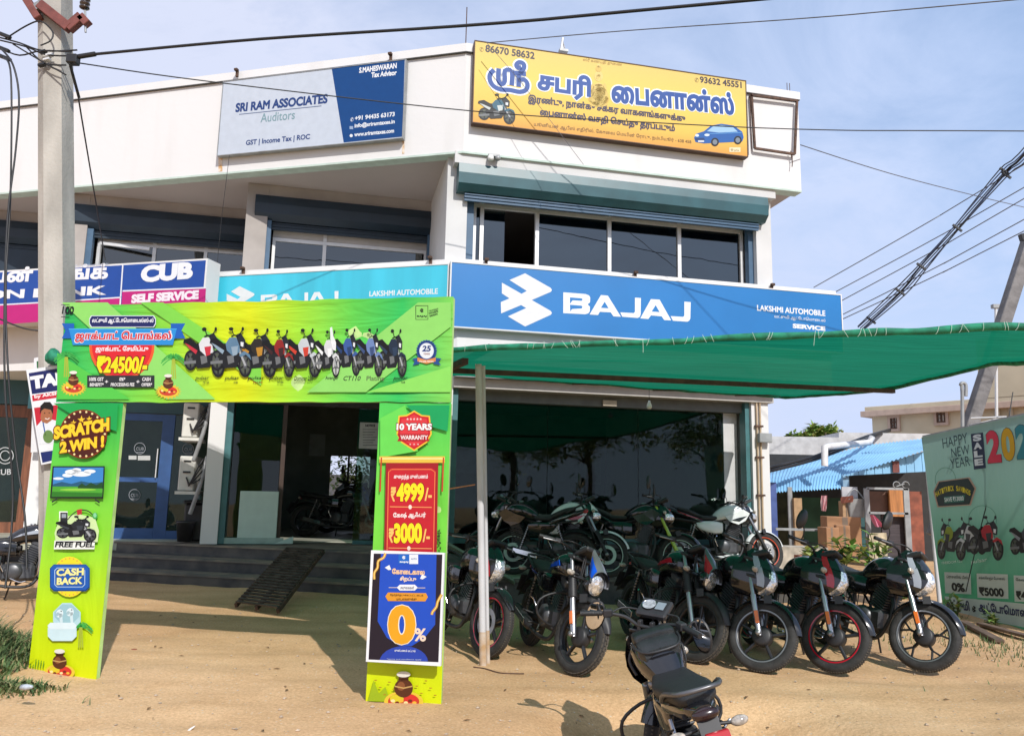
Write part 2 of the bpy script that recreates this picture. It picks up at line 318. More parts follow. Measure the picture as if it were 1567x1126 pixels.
class Art(MB):                                            # flat print on a plane, laid out by where it shows in the photo
    def __init__(s, P, base=.0015, step=.0006): super().__init__(); s.P = P; s.b = base; s.st = step
    def o(s, lay): return s.b + s.st * lay
    def p(s, pts, c, lay=0):
        m = ink(c) if isinstance(c, str) else c; return s.poly([s.P.P(*s.P.px(*q), s.o(lay)) for q in pts], m)
    def rect(s, x0, y0, x1, y1, c, lay=0, dy=0.0): return s.p([(x0, y1), (x1, y1 + dy), (x1, y0 + dy), (x0, y0)], c, lay)
    def ell(s, cx, cy, rx, ry, c, lay=0, n=28, a=0.0): return s.p([(cx + rx * cos(2 * pi * i / n) * cos(a) - ry * sin(2 * pi * i / n) * sin(a), cy + rx * cos(2 * pi * i / n) * sin(a) + ry * sin(2 * pi * i / n) * cos(a)) for i in range(n)], c, lay)
    def ring(s, cx, cy, rx, ry, w, c, lay=0, n=28):
        m = ink(c) if isinstance(c, str) else c
        vs = [s.P.P(*s.P.px(cx + (rx - k) * cos(2 * pi * i / n), cy + (ry - k) * sin(2 * pi * i / n)), s.o(lay)) for i in range(n) for k in (0, w)]
        return s.add(vs, [(2 * i, 2 * i + 1, (2 * i + 3) % (2 * n), (2 * i + 2) % (2 * n)) for i in range(n)], m)
    def line(s, pts, w, c, lay=0, k=1):
        m = ink(c) if isinstance(c, str) else c; Q = [s.P.P(*s.P.px(*q), s.o(lay)) for q in pts]
        if k > 1: Q = smoothpts(Q, k)
        ww = w * (EYE - Q[0]).length / F; vs = []
        for i, q in enumerate(Q):
            d = (Q[min(i + 1, len(Q) - 1)] - Q[max(i - 1, 0)]).normalized(); e = d.cross(s.P.N) * ww / 2; vs += [q + e, q - e]
        return s.add(vs, [(2 * i, 2 * i + 1, 2 * i + 3, 2 * i + 2) for i in range(len(Q) - 1)], m)
    def tx(s, txt, x0, y0, x1, y1, h, c, lay=1, bold=.012, nb=44, slant=0.0):      # text box: baseline corner (x0,y0) to (x1,y1), h tall, photo pixels
        q, (bx0, by0, bx1, by1) = glyphs(txt, bold, nb); m = ink(c) if isinstance(c, str) else c
        a = V(s.P.px(x0, y0)); b = V(s.P.px(x1, y1)); t = V(s.P.px(x0, y0 - h)); d = b - a; up = V((-d.y, d.x)).normalized() * (t - a).length + d.normalized() * slant * (t - a).length
        vs = []; fs = []
        for k, Q in enumerate(q):
            for x, y in Q:
                w = a + d * ((x - bx0) / (bx1 - bx0)) + up * ((y - by0) / (by1 - by0)); vs.append(s.P.P(w.x, w.y, s.o(lay)))
            fs.append((4 * k, 4 * k + 1, 4 * k + 2, 4 * k + 3))
        return s.add(vs, fs, m)
    def emblem(s, f, c, lay=1):
        return s.p([f(*q) for q in ((145, 140), (262, 90), (455, 200), (463, 215), (455, 228), (312, 290), (455, 372), (463, 387), (455, 400), (262, 488), (133, 412), (270, 350), (232, 328), (82, 390), (80, 305), (145, 278), (88, 240), (88, 160), (235, 243), (275, 222))], c, lay)
    def wordmark(s, f, c, bgc, lay=1):
        for q in (((548, 232), (715, 245), (742, 256), (750, 272), (748, 308), (730, 322), (748, 340), (747, 375), (735, 390), (712, 396), (548, 388)),
                  ((745, 398), (830, 253), (882, 257), (980, 415), (924, 412), (903, 382), (822, 378), (808, 402)),
                  ((1085, 272), (1130, 275), (1128, 395), (1122, 415), (1105, 424), (990, 415), (975, 382), (1075, 388), (1085, 378)),
                  ((1125, 427), (1205, 283), (1270, 287), (1357, 442), (1305, 440), (1285, 412), (1205, 405), (1185, 432)),
                  ((1455, 302), (1503, 306), (1500, 428), (1492, 444), (1478, 452), (1370, 445), (1352, 410), (1445, 416), (1455, 408))):
            s.p([f(*a) for a in q], c, lay)
        for q in (((598, 270), (685, 277), (694, 285), (686, 296), (618, 292), (598, 318)), ((598, 325), (685, 332), (692, 343), (685, 353), (614, 357), (600, 376)), ((858, 302), (888, 352), (830, 348)), ((1240, 328), (1270, 380), (1210, 376))):
            s.p([f(*a) for a in q], bgc, lay + 1)
    def bike(s, x0, y0, x1, y1, body='#30506e', acc='#d8dde0', rim='#3a3d40', lay=2, flip=False, scr=False):      # small printed motorcycle
        w, h = x1 - x0, y1 - y0
        def g(x, y): return ((x1 - x * w) if flip else (x0 + x * w), y0 + y * h)
        K = '#15171a'
        def E(cx, cy, rx, ry, c, l): s.ell(*g(cx, cy), rx * w, ry * h, c, lay + l)
        for cx, cy, rx, ry in ((.17, .66, .15, .20), (.82, .76, .155, .235)):
            E(cx, cy, rx, ry, K, 0); E(cx, cy, rx * .78, ry * .78, rim, 1); E(cx, cy, rx * .68, ry * .68, '#50574a' if rim == '#3a3d40' else rim, 2)
            for a in range(5):
                t = a * 2 * pi / 5 + .3; s.line([g(cx, cy), g(cx + rx * .72 * cos(t), cy + ry * .72 * sin(t))], .035 * w, K, lay + 3)
            E(cx, cy, rx * .3, ry * .3, '#55595c', 4)
        P = lambda q, c, l: s.p([g(*a) for a in q], c, lay + l)
        P(((.22, .48), (.62, .43), (.72, .60), (.62, .80), (.34, .82), (.22, .68)), '#1b1d20', 4)
        P(((.4, .58), (.55, .56), (.57, .7), (.43, .74)), '#6d7072', 5)
        P(((.3, .72), (.02, .74), (.02, .68), (.3, .66)), '#74787a', 5)
        s.line([g(.60, .22), g(.70, .5), g(.83, .77)], .045 * w, '#a8acae', lay + 5); s.line([g(.65, .22), g(.75, .5), g(.87, .76)], .03 * w, '#55585a', lay + 5)
        P(((.68, .56), (.80, .48), (.93, .55), (.97, .66), (.84, .55), (.72, .6)), body, 6)
        P(((.02, .25), (.16, .22), (.32, .33), (.44, .34), (.44, .5), (.3, .5), (.12, .38), (.0, .32)), '#101214', 6)
        P(((.04, .32), (.14, .36), (.34, .47), (.3, .54), (.16, .44)), acc, 7)
        P(((.37, .34), (.46, .22), (.60, .21), (.69, .33), (.70, .50), (.54, .58), (.40, .47)), body, 7)
        P(((.5, .40), (.66, .38), (.64, .55), (.54, .58)), acc, 8)
        P(((.60, .17), (.72, .12), (.83, .27), (.82, .44), (.71, .42)), '#20242a' if not scr else acc, 8)
        P(((.72, .3), (.79, .31), (.78, .4), (.72, .38)), '#dfe4e6', 9)
        s.line([g(.5, .2), g(.58, .17), g(.66, .2)], .035 * w, K, lay + 8); s.line([g(.56, .17), g(.52, .06)], .02 * w, K, lay + 8); s.line([g(.68, .18), g(.76, .06)], .02 * w, K, lay + 8)
        E(.50, .05, .055, .035, K, 9); E(.77, .05, .03, .04, K, 9)
        if scr: P(((.62, .22), (.6, -.04), (.68, -.06), (.76, .24)), '#dfe8e4', 10)
# ================================================================ ground
def gz(x, y):
    z = .014 * noise.noise(V((x * 3.1, y * 3.1, 9))) * (1 if y > 5 else .6) + .010 * noise.noise(V((x * .9 + y * 2.4, y * .5 - x * .2, 5))) + .018 * (noise.noise(V((x * .5, y * .5, 0))) ) + .008 * noise.noise(V((x * 1.9, y * 1.9, 3)))
    z += .22 * math.exp(-(((x + 4.9) / 1.0) ** 2 + ((y - 6.6) / 1.1) ** 2))          # weedy bank at the left
    z += .03 * max(0, min(1, (y - 9.6) / 2.2)) * max(0, min(1, (-x) / 2))             # sand ramped up towards the steps
    k = max(0, min(1, (6.45 - y) / 1.0)) * max(0, min(1, (x - .1) / .6)) * max(0, min(1, (2.6 - x) / .8)); z -= .28 * k * k * (3 - 2 * k)
    z += .05 * math.exp(-(((x - 1.6) / .9) ** 2 + ((y - 2.6) / .5) ** 2)) * noise.noise(V((x * 2, y * 2, 7)))
    return z
def ground_mat():
    m = bpy.data.materials.new('sandy_earth'); m.use_nodes = True; nt = m.node_tree; b = nt.nodes['Principled BSDF']; b.inputs['Roughness'].default_value = .95; b.inputs['Specular IOR Level'].default_value = .15
    t = N(nt, 'ShaderNodeTexCoord'); l = nt.links.new
    def nz(sc, det=6, ro=.6, st=None):
        n = N(nt, 'ShaderNodeTexNoise'); n.inputs['Scale'].default_value = sc; n.inputs['Detail'].default_value = det; n.inputs['Roughness'].default_value = ro
        if st: mp = N(nt, 'ShaderNodeMapping'); mp.inputs['Scale'].default_value = st; mp.inputs['Rotation'].default_value = (0, 0, -.25); l(t.outputs['Object'], mp.inputs[0]); l(mp.outputs[0], n.inputs[0])
        else: l(t.outputs['Object'], n.inputs[0])
        return n.outputs[0]
    def ramp(x, stops):
        r = N(nt, 'ShaderNodeValToRGB'); e = r.color_ramp.elements
        while len(e) < len(stops): e.new(.5)
        for q, (p, c) in zip(e, stops): q.position = p; q.color = (*c, 1)
        l(x, r.inputs[0]); return r.outputs[0]
    def mix(a, c, f, bt='MIX'):
        x = N(nt, 'ShaderNodeMix', data_type='RGBA', blend_type=bt)
        if isinstance(f, float): x.inputs[0].default_value = f
        else: l(f, x.inputs[0])
        l(a, x.inputs[6])
        if isinstance(c, tuple): x.inputs[7].default_value = (*c, 1)
        else: l(c, x.inputs[7])
        return x.outputs[2]
    base = ramp(nz(.55, 8, .62), [(.3, (.51, .325, .17)), (.5, (.65, .425, .235)), (.72, (.75, .52, .31))])
    tr = ramp(nz(1.0, 5, .55, (.35, 3.2, 1)), [(.35, (.86, .84, .80)), (.65, (1.08, 1.08, 1.08))])
    c = mix(base, tr, .55, 'MULTIPLY')
    red = ramp(nz(.28, 3), [(.48, (0, 0, 0)), (.66, (1, 1, 1))]); c = mix(c, (.42, .20, .09), mix(red, (0, 0, 0), .62))
    fine = ramp(nz(48, 4, .7), [(.32, (.70, .66, .60)), (.62, (1.12, 1.12, 1.12))]); c = mix(c, fine, .7, 'MULTIPLY')
    vo = N(nt, 'ShaderNodeTexVoronoi'); vo.inputs['Scale'].default_value = 26; l(t.outputs['Object'], vo.inputs[0])
    sp = ramp(vo.outputs['Distance'], [(.0, (1, 1, 1)), (.16, (1, 1, 1)), (.22, (0, 0, 0))]); pick = ramp(vo.outputs['Color'], [(.60, (0, 0, 0)), (.64, (1, 1, 1))])
    c = mix(c, (.62, .50, .36), mix(sp, pick, 1.0, 'MULTIPLY'))
    wv = N(nt, 'ShaderNodeTexWave'); wv.bands_direction = 'Y'; wv.inputs['Scale'].default_value = .55; wv.inputs['Distortion'].default_value = 5.5; wv.inputs['Detail'].default_value = 3; wv.inputs['Detail Scale'].default_value = .6; l(t.outputs['Object'], wv.inputs[0])
    c = mix(c, ramp(wv.outputs[1], [(.0, (.84, .82, .79)), (.22, (1.02, 1.02, 1.02)), (1, (1.05, 1.05, 1.05))]), .3, 'MULTIPLY')
    l(c, b.inputs['Base Color'])
    bp = N(nt, 'ShaderNodeBump'); bp.inputs['Strength'].default_value = .55; bp.inputs['Distance'].default_value = .03
    a = N(nt, 'ShaderNodeMath', operation='ADD'); l(nz(30, 8, .75), a.inputs[0]); l(nz(4, 5, .6), a.inputs[1]); l(a.outputs[0], bp.inputs['Height']); l(bp.outputs[0], b.inputs['Normal'])
    return m
M_ground = ground_mat()
g = MB(); nu, nv = 260, 230
g.grid(lambda u, v: (lambda x, y: V((x, y, gz(x, y))))(-12 + 24 * u, .3 + 15.7 * v), nu, nv, M_ground)
B0 = -12, 12, .3, 16.0
far = [(-500, -40), (500, -40), (500, 900), (-500, 900)]
inn = [(-12, .3), (12, .3), (12, 16), (-12, 16)]
for i in range(4):
    j = (i + 1) % 4; g.add([V((*far[i], -.03)), V((*far[j], -.03)), V((*inn[j], -.03)), V((*inn[i], -.03))], [(0, 1, 2, 3)], M_ground)
g.build('ground', kind='structure')
# loose stones, dead leaves
M_stone = pm('pebble_stone', (.42, .33, .24), .9, var=.35, sc=14)
pb = MB()
for i in range(3200):
    y = 2.6 + 8 * random.random() ** 1.6; x = (random.random() * 1.5 - .75) * y; r = .004 + .014 * random.random() ** 4
    c = V((x, y, gz(x, y) + r * .3)); q = [V((random.uniform(.7, 1.2), 0, 0)), V((0, random.uniform(.7, 1.2), 0)), V((0, 0, random.uniform(.4, .8)))]
    Q = Matrix.Rotation(random.random() * 6, 3, 'Z')
    pb.add([c + Q @ (k * s * r) for k in q for s in (1, -1)], [(0, 2, 4), (2, 1, 4), (1, 3, 4), (3, 0, 4), (2, 0, 5), (1, 2, 5), (3, 1, 5), (0, 3, 5)], M_stone)
pb.build('pebbles', kind='stuff', label='small pale stones and grit scattered over the sandy forecourt', cat='pebbles')
lf = MB(); M_leaf = pm('dead_leaf', (.16, .09, .04), .8, var=.5, sc=10)
for i in range(130):
    y = 3.2 + 6.5 * random.random(); x = (random.random() * 1.4 - .75) * y; a = random.random() * 6.3; l_ = random.uniform(.012, .035); z = gz(x, y) + .006
    d = V((cos(a), sin(a), 0)) * l_; e = V((-sin(a), cos(a), 0)) * l_ * .35
    lf.add([V((x, y, z)) - d, V((x, y, z + .008)) + e, V((x, y, z + .003)) + d, V((x, y, z + .008)) - e], [(0, 1, 2, 3)], M_leaf)
lf.build('fallen_leaves', kind='stuff', label='dry brown leaves and twigs littering the sand', cat='litter')

# ================================================================ shop building
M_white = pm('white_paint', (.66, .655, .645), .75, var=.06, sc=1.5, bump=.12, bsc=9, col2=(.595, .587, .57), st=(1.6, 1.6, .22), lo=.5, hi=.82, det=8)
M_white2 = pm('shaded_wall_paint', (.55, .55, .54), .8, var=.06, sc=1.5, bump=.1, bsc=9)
M_baygrey = pm('bay_grey', (.34, .31, .285), .85, var=.1, sc=2, bump=.1, bsc=9)  # darker grey-beige for upper walls and columns of the bays left of the corner
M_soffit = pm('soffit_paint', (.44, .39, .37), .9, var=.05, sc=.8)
M_lip = pm('mint_edge_paint', (.46, .56, .50), .8, var=.08)
M_navy = pm('navy_shutter_steel', (.010, .022, .036), .45, var=.15, sc=3)
M_teal = pm('teal_shutter_steel', (.022, .085, .10), .42, var=.15, sc=3)
M_bluef = pm('blue_guide_paint', (.045, .10, .17), .5, var=.1)
M_alu = pm('window_aluminium', (.62, .62, .61), .42, metal=.25, var=.05)
M_lint = pm('lintel_panel', (.42, .40, .37), .8, var=.06)
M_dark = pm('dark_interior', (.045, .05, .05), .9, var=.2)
M_room = pm('showroom_wall', (.20, .22, .21), .8, var=.2, sc=2)
M_tile = pm('floor_tile', (.36, .37, .30), .35, var=.2, sc=2.2)
M_stepst = pm('step_granite', (.030, .033, .037), .5, var=.5, sc=3.5, bump=.2, bsc=14, col2=(.085, .08, .072))
M_tread = pm('step_tread_dust', (.10, .097, .09), .75, var=.4, sc=2.4, col2=(.24, .20, .15))
M_mint = pm('green_cast_board', (.50, .62, .56), .6, var=.04)  # white board; green light from net and glass is put into its colour
M_gwin = glass('upper_window_glass', (.030, .040, .060), .10)
M_gshop = glass('shopfront_glass', (.50, .62, .57), -.012)
M_wood = pm('brown_door_wood', (.17, .062, .028), .5, var=.3, sc=5, st=(6, 6, .6))
M_blued = pm('bank_door_blue', (.024, .075, .21), .45, var=.1)
M_black = pm('black_plastic', (.014, .014, .015), .45, var=.2)
M_grey = pm('grey_steel', (.30, .31, .31), .5, metal=.3, var=.15)
M_rust = pm('rusty_iron', (.085, .045, .028), .8, var=.4, sc=14)
B = thing('shop_building', KC, 'two storey white shop building with pointed corner, navy shutters and glass showroom', 'building')
def foot(w, ul, sr):      # points of the street line set back by w (negative = forward)
    a = wl(w).P(ul, 0); k2 = FR.off(-w)
    # intersection of both offset lines
    A = wl(w); d = A.U.x * k2.U.y - A.U.y * k2.U.x; q = k2.O - A.O; tt = (q.x * k2.U.y - q.y * k2.U.x) / d
    return [a, A.O + A.U * tt, k2.P(sr, 0)]
def band(w0, w1, ul, sr, z0, z1, m):
    f = foot(w0, ul, sr) + foot(w1, ul, sr)[::-1]; return MB().prism([p + V((0, 0, z0)) for p in f], V((0, 0, z1 - z0)), m)
def part(mb, name, par=B): return mb.build(name, par)
mb = band(0, .2, -13, 5.77, 6.60, 8.22, M_white); mb2 = band(-.012, .2, -13, 5.77, 6.565, 6.597, M_lip)
for q in mb2.f: pass
part(mb, 'parapet'); part(mb2, 'parapet_lip')
part(band(-.035, .22, -13, 5.79, 8.223, 8.36, M_white), 'coping')
st_ = MB()
M_stain = pm('rust_stain', (.52, .30, .12), .8, var=.3, sc=9, col2=(.74, .66, .55), lo=.4, hi=.6)
M_drip = pm('drip_groove', (.06, .055, .05), .9)
for x0, x1, y0, y1 in ((334.5, 340.5, 238.5, 263), (615.5, 619, 210, 236)): st_.poly([FL.P(*FL.px(a, b), .004) for a, b in ((x0, y1), (x1, y1 - .6), (x1, y0), (x0, y0))], M_stain)
part(st_, 'rust_streak')
dg = MB(); dg.slab(FL.off(.036), -13, -.0, 8.205, 8.222, -.03, .004, M_drip); dg.slab(FR.off(.036), 0.0, 5.78, 8.205, 8.222, -.03, .004, M_drip); part(dg, 'drip_line')
f = foot(.02, -13, 5.75); part(MB().prism([p + V((0, 0, 6.61)) for p in f] + [W3(5.75, 9, 6.61), W3(-13, 12, 6.61)], V((0, 0, .2)), M_soffit), 'roof_slab')
# upper walls behind the parapet: a saw-tooth of bays, all parallel to the right hand front
def wbox(mb, s0, s1, t0, t1, z0, z1, m, bev=0): c = W3((s0 + s1) / 2, (t0 + t1) / 2, (z0 + z1) / 2); return mb.obox(c, DR * (s1 - s0) / 2, NB * (t1 - t0) / 2, V((0, 0, (z1 - z0) / 2)), m, bev)
up = MB()
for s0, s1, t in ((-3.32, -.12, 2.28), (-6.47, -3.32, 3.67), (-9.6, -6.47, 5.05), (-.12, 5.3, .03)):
    wbox(up, s0, s1, t, t + .2, 6.42, 6.608, M_white2 if t < 1 else M_baygrey); part(up, 'lintel_wall'); up = MB()
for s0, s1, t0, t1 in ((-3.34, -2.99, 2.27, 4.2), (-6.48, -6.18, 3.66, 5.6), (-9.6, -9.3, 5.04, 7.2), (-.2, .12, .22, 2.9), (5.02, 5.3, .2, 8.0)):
    wbox(up, s0, s1, t0, t1, 4.89, 6.604, M_white2 if t0 < 1 else M_baygrey); part(up, 'upper_column'); up = MB()
def shutter(name, s0, s1, t, z0, z1, m, slat, slatm, out=.06, dep=.42):
    mb = MB(); k = 10; A = W3(s0, t, 0); pr = []
    prof = [(0, z1), (-out, z1 - .02), (-out - .02, (z0 + z1) / 2 + .05), (-out - .01, z0 + .10), (.06, z0 + .005), (dep, z0), (dep, z1)]
    mb.prism([W3(s0, t + a, z) for a, z in prof], DR * (s1 - s0), m)
    b = mb.build(name, B); sl = MB()
    wbox(sl, s0 + .12, s1 - .1, t + .10, t + .14, z0 - slat, z0 - .006, slatm)
    for i in range(2): wbox(sl, s0 + .12, s1 - .1, t + .082, t + .098, z0 - .028 - i * .05, z0 - .012 - i * .05, slatm)
    sl.build('shutter_slats', b); return b
shutter('shutter_box', -3.2, -.13, 2.28, 5.985, 6.42, M_navy, .13, M_navy)
shutter('shutter_box', -6.5, -3.42, 3.67, 5.985, 6.42, M_navy, .13, M_navy)
shutter('shutter_box', -9.6, -6.6, 5.05, 5.985, 6.42, M_navy, 1.1, M_navy)
shutter('shutter_box', -.06, 5.13, .03, 5.99, 6.42, M_teal, .12, M_bluef, .04)
for s0, s1, t in ((-2.99, -2.92, 2.30), (-.24, -.19, 2.30), (-6.18, -6.08, 3.69), (.13, .24, .30), (4.93, 5.02, .30)): part(wbox(MB(), s0, s1, t, t + .12, 4.89, 5.99, M_bluef), 'shutter_guide')
sg = MB()
for k in range(20): wbox(sg, -9.3, -6.65, 5.18, 5.20 + (k % 2) * .012, 4.9 + k * .05, 4.948 + k * .05, M_navy)
part(sg, 'lowered_shutter')
def window(s0, s1, t, z0, z1, zl, mull, open_=None, drop=0.0):
    fr = MB(); w = .05
    wbox(fr, s0, s1, t, t + .06, z1, z1 + .06, M_alu); wbox(fr, s0, s0 + w, t, t + .06, z0, z1 - .001, M_alu); wbox(fr, s1 - w, s1, t, t + .06, z0, z1 - .001, M_alu)
    for m in mull: wbox(fr, m - .03, m + .03, t - .01, t + .06, z0, z1 - .001, M_alu); wbox(fr, m - .03, m + .03, t - .01, t + .06, z1 + .062, zl, M_alu)
    wbox(fr, s0, s1, t + .012, t + .05, z1 + .061, zl, M_lint)
    fo = part(fr, 'window_frame'); ed = [s0 + w] + list(mull) + [s1 - w]
    for i, (a, b) in enumerate(zip(ed, ed[1:])):
        p_ = MB(); q = .032 if i else 0.0
        if open_ == i: wbox(p_, a + q, a + q + .35, t + .07, t + .08, z0, z1, M_gwin)
        else: wbox(p_, a + q, b - .032, t + .025, t + .032, z0, z1, M_gwin)
        p_.build('pane', fo)
    return fo
window(-2.9, -.22, 2.52, 4.89, 5.70, 6.0, (-2.02,))
window(-6.06, -3.4, 3.92, 4.89, 5.80, 6.0, (-5.09, -4.2))
window(.26, 4.92, .46, 4.89, 5.91, 6.1, (.40, 1.30, 2.52, 3.75), open_=1)
sash = MB(); a = (-6.0, 3.86, 5.78); b_ = (-5.12, 3.70, 5.70)
sash.bar(W3(*a), W3(*b_), .05, .05, M_alu); sash.bar(W3(-6.0, 3.86, 4.9), W3(-6.0, 3.86, 5.78), .05, .05, M_alu); part(sash, 'open_sash')
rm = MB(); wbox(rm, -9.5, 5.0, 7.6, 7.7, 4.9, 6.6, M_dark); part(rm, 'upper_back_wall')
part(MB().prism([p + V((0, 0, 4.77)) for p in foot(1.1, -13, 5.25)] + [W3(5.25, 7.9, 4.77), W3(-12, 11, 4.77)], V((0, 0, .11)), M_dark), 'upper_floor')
# sign band and its ledge
part(band(.0, 1.1, -13, 6.2, 3.35, 4.75, M_white), 'sign_band'); part(band(-.06, 1.2, -13, 6.3, 4.753, 4.885, M_white), 'ledge')
part(MB().prism([p + V((0, 0, 3.36)) for p in foot(.3, -13, 5.28)] + [W3(5.28, 8, 3.36), W3(-12, 11, 3.36)], V((0, 0, .1)), M_soffit), 'ground_floor_ceiling')
# platform and steps
def stepblock(w0, z0, z1, u1, m, mt):
    A = wl(w0); Bk = wl(w0 + 5); f = [A.P(-11, 0), A.P(u1, 0), Bk.P(u1, 0), Bk.P(-11, 0)]
    mb = MB().prism([p + V((0, 0, z0)) for p in f], V((0, 0, z1 - z0 - .03)), m)
    A2 = wl(w0 - .02); f = [A2.P(-11, 0), A2.P(u1, 0), Bk.P(u1, 0), Bk.P(-11, 0)]; mb.prism([p + V((0, 0, z1 - .028)) for p in f], V((0, 0, .028)), mt); return mb
for i, (w, z0, z1) in enumerate(((-.30, -.1, .18), (.14, .182, .36), (.52, .362, .545))): part(stepblock(w, z0, z1, .25, M_stepst, M_tread), 'step')
pf = MB(); wbox(pf, -.15, 5.95, -.72, .5, -.1, .30, M_stepst); wbox(pf, -.17, 5.97, -.76, .5, .303, .345, pm('platform_edge_stone', (.10, .10, .085), .5, var=.3, sc=4))
for i in range(10):
    for j in range(2):
        wbox(pf, -.15 + i * .6, .445 + i * .6, -.70 + j * .6, -.105 + j * .6, .346, .352, pm('tile_light', (.40, .42, .30), .3, var=.1) if (i + j) % 2 else pm('tile_dark', (.20, .21, .15), .3, var=.1))
part(pf, 'display_platform')
fl = MB(); wbox(fl, .3, 5.3, .5, 8, -.1, .72, M_stepst); wbox(fl, -9, .298, 3.2, 8, .4, .56, M_tile); part(fl, 'showroom_floor')
# ground floor columns and walls
for q in ((-3.68, -3.42, 2.42, 3.3, .56), (-.22, .0, .25, .8, .55), (4.88, 5.18, .26, .9, .356), (-7.0, -6.78, 4.7, 5.3, .5)): part(wbox(MB(), *q[:4], q[4], 3.36, M_white), 'column')
part(wbox(MB(), 5.0, 5.3, .902, 8, 0, 3.36, M_white), 'end_wall')
M_tf = pm('teal_frame', (.05, .15, .16), .5)
for q in ((-3.42, -3.32, 2.46, 2.6, .56), (.002, .09, .32, .5, .73), (4.80, 4.876, .32, .5, .73)): part(wbox(MB(), *q[:4], q[4], 3.36, M_tf), 'shutter_guide')
for z0, z1, t0, m in ((3.14, 3.35, .05, M_grey), (3.0, 3.138, .2, M_lint), (2.84, 2.998, .42, pm('dark_beam', (.12, .13, .13), .7))): part(wbox(MB(), .0, 5.25, t0, t0 + .45, z0, z1, m), 'front_beam')
sf = MB(); wbox(sf, .09, 4.8, .56, .62, .72, .80, M_tf); wbox(sf, 4.55, 4.8, .6, .66, .80, 2.84, M_alu); sfo = part(sf, 'shop_window_frame')
for a, b in ((.09, 1.55), (1.56, 3.05), (3.06, 4.55)): q = MB(); wbox(q, a, b, .585, .593, .80, 2.84, M_gshop); q.build('pane', sfo)
dw = MB(); wbox(dw, -.16, -.1, .8, 2.66, .55, 3.36, M_room); part(dw, 'side_wall')
df = MB(); wbox(df, -3.32, -.16, 2.56, 2.64, 2.86, 3.36, M_dark); wbox(df, -2.53, -2.46, 2.56, 2.64, .56, 2.858, pm('dark_wood', (.05, .028, .02), .5)); dfo = part(df, 'entrance_frame')
q = MB(); wbox(q, -3.3, -2.54, 2.595, 2.603, .56, 2.86, glass('green_door_glass', (.28, .36, .31), .0)); q.build('pane', dfo)
q = MB(); wbox(q, -1.28, -.2, 2.595, 2.603, .60, 2.86, M_gshop); wbox(q, -1.28, -.2, 2.58, 2.62, .56, .62, M_tf); q.build('glass_door', dfo)
iw = MB()       # showroom interior
so0, so1, zo0, zo1 = -1.7, -.80, 1.18, 2.22
wbox(iw, -3.6, so0, 7.5, 7.65, .5, 3.4, M_room); wbox(iw, so1, 5.1, 7.5, 7.65, .5, 3.4, M_room); wbox(iw, so0, so1, 7.5, 7.65, zo1, 3.4, M_room); wbox(iw, so0, so1, 7.5, 7.65, .5, zo0, M_room)
wbox(iw, -3.62, -3.5, 3.3, 7.6, .5, 3.4, M_room); wbox(iw, -1.32, -1.27, 7.47, 7.49, zo0, zo1, M_black)
part(iw, 'showroom_wall')
for s, t, z, w, h, c in ((3.75, 7.42, 1.75, .5, .75, (.22, .26, .30)), (4.4, 7.42, 1.7, .45, .7, (.30, .33, .28)), (2.7, 7.42, 2.0, 1.0, .5, (.20, .24, .18)), (-2.2, 7.42, 2.2, .35, .5, (.34, .37, .4)), (.9, 7.42, 1.9, .8, .6, (.22, .2, .15))): part(wbox(MB(), s, s + w, t, t + .02, z, z + h, pm('poster_%d' % int(c[0] * 100), c, .6)), 'wall_poster')
# bank frontage
part(wbox(MB(), -6.8, -3.5, 3.66, 3.74, 2.72, 3.36, M_teal), 'bank_shutter_box')
bd = MB()
for a, b, z0, z1 in ((-5.55, -5.44, .56, 2.7), (-4.62, -4.42, .56, 2.7), (-5.438, -4.622, .56, .74), (-5.438, -4.622, 2.58, 2.7), (-5.438, -4.622, 1.52, 1.60), (-3.7, -3.6, .56, 2.7), (-4.418, -3.702, .56, .70)): wbox(bd, a, b, 3.6, 3.68, z0, z1, M_blued)
bdo = part(bd, 'bank_door')
q = MB(); wbox(q, -5.438, -4.622, 3.63, 3.64, .74, 1.52, M_gshop); wbox(q, -5.438, -4.622, 3.63, 3.64, 1.6, 2.58, M_gshop); wbox(q, -4.418, -3.702, 3.63, 3.64, .7, 2.7, M_gshop); q.build('pane', bdo)
q = MB(); wbox(q, -4.66, -4.645, 3.55, 3.575, 1.6, 2.1, M_alu); q.build('door_handle', bdo)
PBK = Pl(W3(0, 3.6, 0), YR); ar = Art(PBK, .004)
for x, y in ((214, 686), (206, 757), (288, 687)):
    ar.ring(x, y, 9, 9, 1, '#8a9096', 0); ar.tx('CUB', x - 6, y + 3, x + 6, y + 3, 5, '#8a9096', 1); ar.line([(x - 6, y + 6), (x + 6, y + 6)], 1, '#8a9096', 1); ar.build('glass_sticker', bdo); ar = Art(PBK, .004)
ar.rect(197, 697, 209, 703, '#c4c7c4', 0); ar.rect(211, 697, 230, 704, '#c4c7c4', 0); ar.build('glass_sticker', bdo)
b0 = MB(); P0 = 5.05
wbox(b0, -9.6, -7.0, P0 - .05, P0 + .3, 2.9, 3.36, M_teal)
for a, b, z0, z1 in ((-7.25, -7.02, .56, 2.88), (-8.4, -8.2, .56, 2.88), (-8.198, -7.252, 2.66, 2.88), (-8.198, -7.252, .56, .75)): wbox(b0, a, b, P0, P0 + .1, z0, z1, M_wood)
b0o = part(b0, 'wooden_door'); q = MB(); wbox(q, -8.198, -7.252, P0 + .04, P0 + .05, .75, 2.66, M_gshop); q.build('pane', b0o)
ar = Art(Pl(W3(0, P0, 0), YR), .004); ar.ring(8, 697, 13, 13, 1.2, '#c9cccd', 0); ar.ring(8, 697, 8, 8, 1.2, '#c9cccd', 0); ar.tx('CUB', -8, 727, 17, 726, 9, '#c9cccd', 0); ar.build('glass_sticker', b0o)
